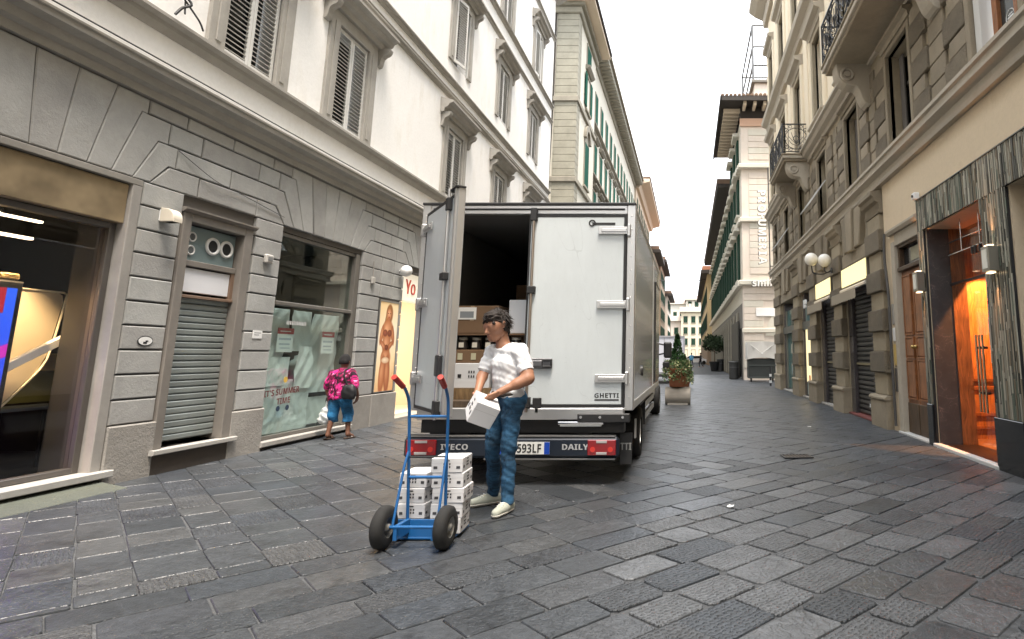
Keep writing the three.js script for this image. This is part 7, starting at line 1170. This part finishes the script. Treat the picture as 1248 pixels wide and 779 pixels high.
{ // woman walking past the shop
  const O = [-6.17, 0, -10.85], W = thing('person', 'person in magenta patterned blouse and blue knee shorts walking past the papered window', 'person', O); W.scale.set(0.82, 1.03, 0.95);
  const shL = [-0.20, 1.09, 0.02], shR = [0.21, 1.11, 0.0], elL = [-0.28, 0.86, 0.05], wrL = [-0.24, 0.68, 0.0], elR = [0.33, 0.87, 0.03], wrR = [0.31, 0.72, -0.1], hipL = [-0.10, 0.66, 0], hipR = [0.11, 0.67, 0], knL = [-0.115, 0.40, 0.02], anL = [-0.13, 0.08, 0.10], knR = [0.13, 0.40, -0.12], anR = [0.19, 0.08, -0.06], head = [0.0, 1.30, -0.06];
  const skin = mat(0.17, 0.075, 0.045, 0.6);
  const core = [cap(shL, elL, 0.055, 0.045), cap(elL, wrL, 0.043, 0.03), cap(shR, elR, 0.055, 0.045), cap(elR, wrR, 0.043, 0.03), cap([0, 1.1, -0.01], [0, 1.24, -0.05], 0.055), cap(shL, shR, 0.05), cap([0, 1.0, 0], hipL, 0.06), cap([0, 1.0, 0], hipR, 0.06), cap(hipL, knL, 0.08, 0.062), cap(knL, anL, 0.064, 0.037), cap(hipR, knR, 0.08, 0.062), cap(knR, anR, 0.064, 0.037), ell(head, [0.085, 0.11, 0.095]), cap([0, 1.28, -0.15], [0, 1.265, -0.165], 0.016), cap([-0.09, 1.29, -0.05], [-0.092, 1.30, -0.05], 0.014), cap([0.09, 1.29, -0.05], [0.092, 1.30, -0.05], 0.014), cap(anL, [-0.13, 0.035, -0.05], 0.036, 0.026), cap(anR, [0.23, 0.04, -0.17], 0.036, 0.026)];
  const bg = surface(field(core, 0.025), [-0.42, 0.0, -0.28], [0.46, 1.46, 0.24], 0.012);
  mesh('body', mergeIdx([bg, hand(wrL, [0.1, -0.98, 0], [0.6, 0, 0.6], [0.6, 0, -0.7], 0.6, 1.0), hand(wrR, [-0.3, -0.9, -0.3], [-0.7, 0, 0.5], [0, 0.1, -1], 0.4, 1.0)]), skin, W);
  mesh('hair', surface((x, y, z) => Math.max(field([ell([0, 1.325, -0.05], [0.1, 0.108, 0.105]), cap([-0.03, 1.29, 0.0], [0.03, 1.29, 0.0], 0.062)], 0.03)(x, y, z), 1.255 - y, -(z + 0.13)), [-0.14, 1.18, -0.2], [0.14, 1.47, 0.12], 0.009), mat(0.012, 0.011, 0.012, 0.95, bumpy(T.coarse, 0.004)), W);
  T.tie = tex(512, (x, y) => { const a = fbm(x, y, 1, 4, 0.6), b = fbm(y + 0.2, x, 2, 4, 0.6), c = vn(3, x, y); let k = clamp((a - 0.42) * 7); const w = clamp((b - 0.66) * 9) * 0.8 + (c > 0.93 ? 0.6 : 0), dk = clamp((0.52 - b) * 6); let r = mix(0.50, 0.78, k), g = mix(0.02, 0.09, k), bl = mix(0.24, 0.46, k); r = mix(r, 0.16, dk); g = mix(g, 0.01, dk); bl = mix(bl, 0.12, dk); return [mix(r, 0.95, w), mix(g, 0.72, w), mix(bl, 0.85, w)]; }, 0.62, true);
  const bl = [cap(shL, lerp3(shL, elL, 0.85), 0.078, 0.08), cap(shR, lerp3(shR, elR, 0.85), 0.078, 0.08), cap([-0.12, 1.05, 0], [0.12, 1.05, 0], 0.115), cap([-0.11, 1.0, 0], [-0.12, 0.72, 0.01], 0.12, 0.13), cap([0.11, 1.0, 0], [0.12, 0.72, 0.01], 0.12, 0.13), cap([0, 1.12, 0], [0, 1.16, -0.02], 0.08), cap([0, 1.0, 0.02], [0, 0.7, 0.035], 0.12, 0.125)];
  const bf = wrinkle(field(bl, 0.03), 0.006, 24, 2), ny = 1.19;
  mesh('blouse', surface((x, y, z) => Math.max(bf(x, y, z), 0.665 + 0.02 * Math.sin(x * 9) - y, y - ny), [-0.44, 0.6, -0.2], [0.47, 1.26, 0.22], 0.012), mat(1, 1, 1, 0.85, { map: T.tie }), W);
  const sf = wrinkle(field([cap(hipL, knL, 0.125, 0.098), cap(hipR, knR, 0.125, 0.098), cap([-0.1, 0.74, 0], [0.1, 0.74, 0], 0.12), cap(knL, [-0.12, 0.28, -0.02], 0.096), cap(knR, [0.15, 0.28, -0.06], 0.094)], 0.02), 0.005, 26, 7);
  mesh('shorts', surface((x, y, z) => Math.max(sf(x, y, z), 0.285 - y, y - 0.8), [-0.32, 0.25, -0.24], [0.34, 0.9, 0.2], 0.012), mat(0.03, 0.22, 0.42, 0.85, { map: T.denim }), W);
  for (const [a, t] of [[anL, [-0.13, 0.02, -0.07]], [anR, [0.24, 0.02, -0.19]]]) { const f2 = cap([a[0], 0.02, a[2] + 0.05], t, 0.045, 0.042); const s = mesh('sandal', surface((x, y, z) => Math.max(f2(x, y, z), y - 0.028, 0.003 - y), [a[0] - 0.12, -0.02, -0.24], [a[0] + 0.14, 0.08, 0.16], 0.008), mat(0.05, 0.03, 0.02, 0.7), W); mesh('strap', tube([[a[0] - 0.05, 0.02, a[2] - 0.06], [a[0] + 0.01, 0.075, a[2] - 0.07], [a[0] + 0.06, 0.02, a[2] - 0.07]], 0.008, 5, 10), a === anR ? M.white : mat(0.05, 0.03, 0.02), s); }
  mesh('wristband', at(plain(new THREE.TorusGeometry(0.034, 0.006, 6, 16)).rotateX(Math.PI / 2), ...lerp3(elL, wrL, 0.9)), mat(0.5, 0.4, 0.1, 0.4), W);
  const sb = thing('shoulder_bag', 'black shoulder bag hanging at the back of the walking person', 'bag', [O[0] + 0.2, 0.7, O[2] + 0.11]); sb.scale.set(0.8, 0.95, 0.8);
  mesh('pouch', surface(wrinkle(field([cap([-0.08, 0.06, 0], [0.09, 0.05, 0], 0.07), cap([-0.075, 0.13, 0], [0.085, 0.13, 0], 0.075), cap([-0.06, 0.2, 0], [0.06, 0.2, 0], 0.06)], 0.06), 0.003, 40, 1), [-0.2, -0.06, -0.12], [0.2, 0.32, 0.12], 0.012), mat(0.012, 0.012, 0.014, 0.55), sb);
  mesh('strap', [tube([[-0.03, 0.24, 0.02], [-0.1, 0.4, 0.04], [-0.13, 0.5, 0.0], [-0.12, 0.535, -0.1], [-0.1, 0.5, -0.2]], 0.016, 6, 24)], mat(0.012, 0.012, 0.014, 0.6), sb);
  const pb = thing('carrier_bag', 'white plastic carrier bag in the hand of the walking person', 'bag', [O[0] - 0.215, 0.28, O[2] + 0.02]);
  mesh('sack', surface(wrinkle(field([cap([0, 0.1, 0], [0.0, 0.16, 0], 0.1, 0.085), cap([-0.05, 0.06, 0], [0.05, 0.06, 0], 0.075), cap([0, 0.2, 0], [0.01, 0.31, 0], 0.06, 0.02)], 0.05), 0.012, 40, 3), [-0.2, -0.06, -0.14], [0.2, 0.38, 0.14], 0.011), phys(0.68, 0.70, 0.70, 0.45, { transmission: 0.25, thickness: 0 }), pb);
  mesh('contents', surface(field([cap([-0.04, 0.05, 0], [0.05, 0.05, 0], 0.06)], 0.02), [-0.16, -0.06, -0.1], [0.16, 0.14, 0.1], 0.012), mat(0.05, 0.07, 0.1, 0.7), pb);
  mesh('handle_loop', [tube([[0.0, 0.31, 0.012], [0.01, 0.37, 0.03], [0.02, 0.33, 0.02]], 0.007, 5, 10), tube([[0.0, 0.31, -0.012], [0.01, 0.37, -0.03], [0.02, 0.33, -0.02]], 0.007, 5, 10)], M.white, pb);
}
// ---------- planters, stalls, bins, far people and vehicles ----------
function leafCloud(R, n, fn, size, up = 0.3) { // little folded leaves: fn gives a point and an outward direction
  const P = [], N = [], C = [];
  for (let i = 0; i < n; i++) {
    const [p, d, c] = fn(R), s = size * rr(0.6, 1.3, R); const a = V(rr(-1, 1, R), rr(-1, 1, R), rr(-1, 1, R)).normalize(), o = V(...d).add(a.clone().multiplyScalar(0.9)).normalize(), t = a.clone().cross(o).normalize();
    const b = V(...p), tip = b.clone().addScaledVector(o, s), l = b.clone().addScaledVector(o, s * 0.45).addScaledVector(t, s * 0.28), r = b.clone().addScaledVector(o, s * 0.45).addScaledVector(t, -s * 0.28);
    for (const tri of [[b, l, tip], [b, tip, r]]) for (const v of tri) { P.push(v.x, v.y, v.z); C.push(...c); }
  }
  const g = new THREE.BufferGeometry(); g.setAttribute('position', new THREE.Float32BufferAttribute(P, 3)); g.setAttribute('color', new THREE.Float32BufferAttribute(C, 3)); g.computeVertexNormals(); metreUV(g); return g;
}
const leafM = phys(1, 1, 1, 0.75, { vertexColors: true, side: THREE.DoubleSide });
{
  const R = rngOf(61);
  const st = thing('stone_drum', 'pale concrete cylinder lying on its side under the flower pot', 'stone block', [-0.34, 0, -18.4]);
  mesh('drum', at(lathe([[0.001, -0.38], [0.25, -0.38], [0.265, -0.365], [0.265, 0.365], [0.25, 0.38], [0.001, 0.38]], 36).rotateZ(Math.PI / 2), 0, 0.25, 0), mat(0.40, 0.37, 0.33, 0.9, { map: T.mottle, ...bumpy(T.rough, 0.006) }), st); mesh('wedge', [rb(-0.3, 0.3, 0, 0.05, 0.1, 0.22)], M.trim, st);
  function potted(name, label, pos, s, kind) {
    const q = thing(name, label, 'potted plant', pos); q.scale.setScalar(s);
    mesh('pot', lathe([[0.001, 0], [0.22, 0], [0.23, 0.02], [0.30, 0.46], [0.335, 0.47], [0.34, 0.56], [0.31, 0.565], [0.29, 0.5], [0.001, 0.5]], 30), mat(0.34, 0.125, 0.06, 0.85, { map: T.mottle }), q);
    mesh('trunk', rod([0, 0.45, 0], [0, kind ? 1.2 : 0.9, 0], 0.03, 0.02), mat(0.1, 0.07, 0.04, 0.9), q);
    if (!kind) {
      mesh('crown', leafCloud(R, 2200, r => { const t = r(), a = r() * 6.283, rad = (1 - t) * 0.24 * (0.45 + 0.55 * Math.sqrt(r())) + 0.01, k = rr(0.6, 1.4, r); return [[Math.cos(a) * rad, 0.62 + t * 0.92, Math.sin(a) * rad], [Math.cos(a) * 0.6, 0.8, Math.sin(a) * 0.6], [0.022 * k, 0.07 * k, 0.018 * k]]; }, 0.07), leafM, q);
      mesh('trailing_foliage', leafCloud(R, 1500, r => { const a = r() * 6.283, rad = 0.12 + 0.3 * Math.sqrt(r()), y = 0.56 + 0.22 * r() - (rad > 0.34 ? 0.45 * r() : 0), k = rr(0.6, 1.5, r), v = r() < 0.3; return [[Math.cos(a) * rad, y, Math.sin(a) * rad], [Math.cos(a), 0.3, Math.sin(a)], v ? [0.30 * k, 0.30 * k, 0.16 * k] : [0.05 * k, 0.10 * k, 0.03 * k]]; }, 0.08), leafM, q);
    } else {
      mesh('crown', leafCloud(R, 1800, r => { const a = r() * 6.283, b = Math.acos(rr(-1, 1, r)), rad = 0.75 * Math.cbrt(r()) * (0.8 + 0.3 * Math.sin(a * 3) * Math.sin(b * 2)), k = rr(0.5, 1.5, r); return [[Math.cos(a) * Math.sin(b) * rad, 1.6 + Math.cos(b) * rad * 0.75, Math.sin(a) * Math.sin(b) * rad], [Math.cos(a), 0.4, Math.sin(a)], [0.035 * k, 0.06 * k, 0.025 * k]]; }, 0.16), leafM, q);
      mesh('branch', [rod([0, 1.1, 0], [0.3, 1.6, 0.1], 0.015), rod([0, 1.1, 0], [-0.3, 1.5, -0.1], 0.015), rod([0, 1.15, 0], [0.05, 1.8, -0.2], 0.015)], mat(0.1, 0.07, 0.04, 0.9), q);
    }
    return q;
  }
  potted('potted_conifer', 'terracotta pot with small conifer and trailing foliage on a concrete cylinder', [-0.36, 0.515, -18.4], 1.0, 0);
  potted('potted_conifer', 'smaller terracotta pot with conifer behind the larger one', [-0.22, 0.0, -27.5], 0.95, 0);
  potted('potted_tree', 'round leafy tree in a dark pot beside the shop fronts farther along', [2.35, 0, -56], 1.55, 1).children[0].material = M.black;
  for (const [x, z, a, lab] of [[2.45, -12.6, 0.4, 'scrap of white paper lying near the roller shutter doorstep'], [0.4, -6.1, 1.2, 'tiny paper scrap on the paving near the truck bumper']]) { const l = thing('paper_scrap', lab, 'litter', [x, 0.008, z], a); const g = new THREE.PlaneGeometry(0.09, 0.05, 4, 3); g.rotateX(-Math.PI / 2); const p = g.attributes.position; for (let i = 0; i < p.count; i++) p.setY(i, 0.012 * R()); g.computeVertexNormals(); mesh('sheet', plain(g), M.white, l); }
  // covered market cart
  const c = thing('covered_cart', 'dark market cart under a taut white tarpaulin at the street corner', 'cart', [4.05, 0, -33.8]);
  mesh('body', rb(-0.76, 0.76, 0.18, 1.28, -0.9, 0, 0.03), mat(0.035, 0.04, 0.038, 0.6), c); mesh('board', [rb(-0.78, 0.78, 0.86, 0.93, 0, 0.03), rb(-0.78, 0.78, 0.2, 0.28, 0, 0.03)], mat(0.07, 0.08, 0.075, 0.6), c);
  for (const x of [-0.6, 0.6]) mesh('wheel', at(cyl(0.12, 0.08, 16, 'x'), x, 0.12, -0.2), M.rubber, c);
  const tg = new THREE.BoxGeometry(1.66, 1.0, 1.1, 12, 10, 2).toNonIndexed(), tp = tg.attributes.position;
  for (let i = 0; i < tp.count; i++) { const x = tp.getX(i), y = tp.getY(i); if (tp.getZ(i) > 0.5) tp.setZ(i, 0.55 + 0.05 * Math.abs(Math.abs(x) / 0.83 - (0.5 - y)) - 0.03 * Math.cos(x * 5)); tp.setY(i, y < -0.45 ? y + 0.16 * (1 - Math.abs(x) / 0.83) : y - (y > 0.45 ? 0.06 * Math.abs(x) : 0)); }
  tg.computeVertexNormals(); tg.translate(0, 1.72, -0.45); mesh('tarpaulin', metreUV(tg), mat(0.62, 0.6, 0.56, 0.8), c);
  mesh('rope', [rod([-0.8, 2.15, 0.14], [0.05, 1.5, 0.17], 0.015), rod([0.8, 2.15, 0.14], [-0.1, 1.5, 0.17], 0.015)], mat(0.75, 0.73, 0.7, 0.8), c);
  // bins
  for (const [x, z, s, lab] of [[2.75, -37.6, 1.0, 'dark cylindrical litter bin at the corner beside the covered cart'], [2.85, -56.0, 1.0, 'dark cylindrical litter bin farther along by the potted tree']]) { const b = thing('litter_bin', lab, 'bin', [x, 0, z]); mesh('drum', lathe([[0.001, 0], [0.27, 0], [0.29, 0.04], [0.3, 0.95], [0.33, 0.97], [0.33, 1.05], [0.28, 1.08], [0.001, 1.1]], 20), mat(0.035, 0.036, 0.035, 0.55), b); mesh('band', at(lathe([[0.298, 0], [0.315, 0.0], [0.315, 0.04], [0.3, 0.04]], 20), 0, 0.7, 0), mat(0.1, 0.1, 0.1, 0.5), b); }
  const bp = thing('striped_post', 'slim post with white and dark bands at the stone building corner', 'post', [3.9, 0, -29.3]); mesh('post', at(cyl(0.05, 0.9, 12), 0, 0.45, 0), M.black, bp); mesh('band', [at(cyl(0.053, 0.12, 12), 0, 0.5, 0), at(cyl(0.053, 0.12, 12), 0, 0.2, 0)], M.white, bp);
  // second truck
  const t2 = thing('white_van', 'pale box van parked beyond the delivery truck', 'van', [-1.3, 0, -31.5]);
  mesh('box', rb(-1.05, 1.05, 0.55, 2.42, -3.6, 0, 0.03), mat(0.60, 0.61, 0.68, 0.5), t2); mesh('frame', [rb(-1.07, 1.07, 2.36, 2.45, -0.02, 0.03), rb(1.0, 1.07, 0.5, 2.36, -0.02, 0.03), rb(-1.07, -1.0, 0.5, 2.36, -0.02, 0.03), rb(-0.02, 0.02, 0.55, 2.36, 0.001, 0.02)], mat(0.35, 0.35, 0.38, 0.5), t2); mesh('bumper', rb(-1.0, 1.0, 0.35, 0.5, -0.1, 0.05, 0.02), M.black, t2); mesh('cab', rb(-0.95, 0.95, 0.45, 2.0, -5.2, -3.65, 0.15), mat(0.5, 0.5, 0.52, 0.4), t2);
  for (const x of [-0.85, 0.85]) for (const z of [-0.8, -4.6]) mesh('wheel', at(cyl(0.33, 0.2, 20, 'x'), x, 0.33, z), M.rubber, t2);
  for (const x of [-0.9, 0.9]) mesh('tail_light', rb(x - 0.08, x + 0.08, 0.38, 0.48, 0.05, 0.07), mat(0.4, 0.01, 0.01, 0.3), t2);
  // parked car far away
  const car = thing('parked_car', 'small white car parked at the far end of the street', 'car', [1.0, 0, -96]); const cp = [[-2, 0.3], [2, 0.3], [2.1, 0.75], [1.3, 0.9], [0.7, 1.4], [-1.0, 1.42], [-1.7, 0.95], [-2.1, 0.85]];
  mesh('body', ext(cp, -0.8, 0.8, 0.05), mat(0.62, 0.62, 0.63, 0.3), car); mesh('windows', ext([[-1.5, 0.95], [1.1, 0.95], [0.6, 1.33], [-0.95, 1.35]], 0.78, 0.812), M.darkGlass, car); for (const x of [-1.3, 1.3]) mesh('wheel', at(cyl(0.3, 0.2, 18, 'z'), x, 0.3, 0.72), M.rubber, car); for (const y of [0.62]) mesh('headlight', rb(1.95, 2.06, y, y + 0.12, 0.4, 0.78), M.white, car);
  // walkers
  function walker(label, pos, top, legs, turn, hgt) {
    const w = thing('person', label, 'person', pos, turn); w.scale.setScalar(hgt / 1.7);
    const skin = mat(0.3, 0.16, 0.1, 0.6), f = field([cap([-0.17, 1.36, 0], [-0.24, 1.08, 0.06], 0.05, 0.04), cap([-0.24, 1.08, 0.06], [-0.2, 0.86, -0.1], 0.04, 0.03), cap([0.17, 1.36, 0], [0.24, 1.08, -0.06], 0.05, 0.04), cap([0.24, 1.08, -0.06], [0.22, 0.86, -0.22], 0.04, 0.03), cap([0, 1.36, 0], [0, 1.5, 0], 0.05), ell([0, 1.59, 0.0], [0.08, 0.11, 0.095]), cap([-0.15, 1.36, 0], [0.15, 1.36, 0], 0.05), cap([0, 1.3, 0], [0, 0.95, 0], 0.1), cap([-0.08, 0.9, 0], [-0.1, 0.5, -0.16], 0.07, 0.055), cap([-0.1, 0.5, -0.16], [-0.1, 0.08, -0.1], 0.05, 0.035), cap([-0.1, 0.05, -0.1], [-0.1, 0.04, -0.25], 0.035), cap([0.08, 0.9, 0], [0.1, 0.5, 0.06], 0.07, 0.055), cap([0.1, 0.5, 0.06], [0.1, 0.1, 0.3], 0.05, 0.035), cap([0.1, 0.07, 0.32], [0.1, 0.04, 0.2], 0.035)], 0.025);
    mesh('body', surface(f, [-0.36, -0.02, -0.36], [0.36, 1.78, 0.44], 0.022), skin, w);
    const tf = field([cap([-0.17, 1.36, 0], [-0.24, 1.08, 0.06], 0.07, 0.06), cap([-0.24, 1.08, 0.06], [-0.21, 0.92, -0.06], 0.058, 0.045), cap([0.17, 1.36, 0], [0.24, 1.08, -0.06], 0.07, 0.06), cap([0.24, 1.08, -0.06], [0.22, 0.92, -0.18], 0.058, 0.045), cap([-0.1, 1.32, 0], [-0.08, 0.9, 0], 0.115), cap([0.1, 1.32, 0], [0.08, 0.9, 0], 0.115)], 0.03); mesh('jacket', surface((x, y, z) => Math.max(tf(x, y, z), 0.84 - y), [-0.36, 0.8, -0.3], [0.36, 1.5, 0.2], 0.022), top, w);
    const lf = field([cap([-0.08, 0.9, 0], [-0.1, 0.5, -0.16], 0.1, 0.075), cap([-0.1, 0.5, -0.16], [-0.1, 0.08, -0.1], 0.07, 0.055), cap([0.08, 0.9, 0], [0.1, 0.5, 0.06], 0.1, 0.075), cap([0.1, 0.5, 0.06], [0.1, 0.1, 0.3], 0.07, 0.055)], 0.025); mesh('trousers', surface((x, y, z) => Math.max(lf(x, y, z), 0.08 - y), [-0.3, 0.04, -0.36], [0.3, 1.05, 0.44], 0.022), legs, w);
    mesh('hair', at(plain(new THREE.SphereGeometry(0.098, 12, 10)).scale(0.95, 1.0, 1.08), 0, 1.63, 0.02), mat(0.02, 0.016, 0.014, 0.7), w);
  }
  walker('distant walker in bright blue jacket beyond the flower pots', [0.28, 0, -74], mat(0.05, 0.28, 0.5, 0.8), mat(0.03, 0.035, 0.05, 0.8), 0.4, 1.72);
  walker('distant walker in dark clothes striding across the street', [1.38, 0, -74], mat(0.02, 0.02, 0.025, 0.8), mat(0.02, 0.02, 0.025, 0.8), 1.4, 1.72);
}
renderer.render(scene, camera);
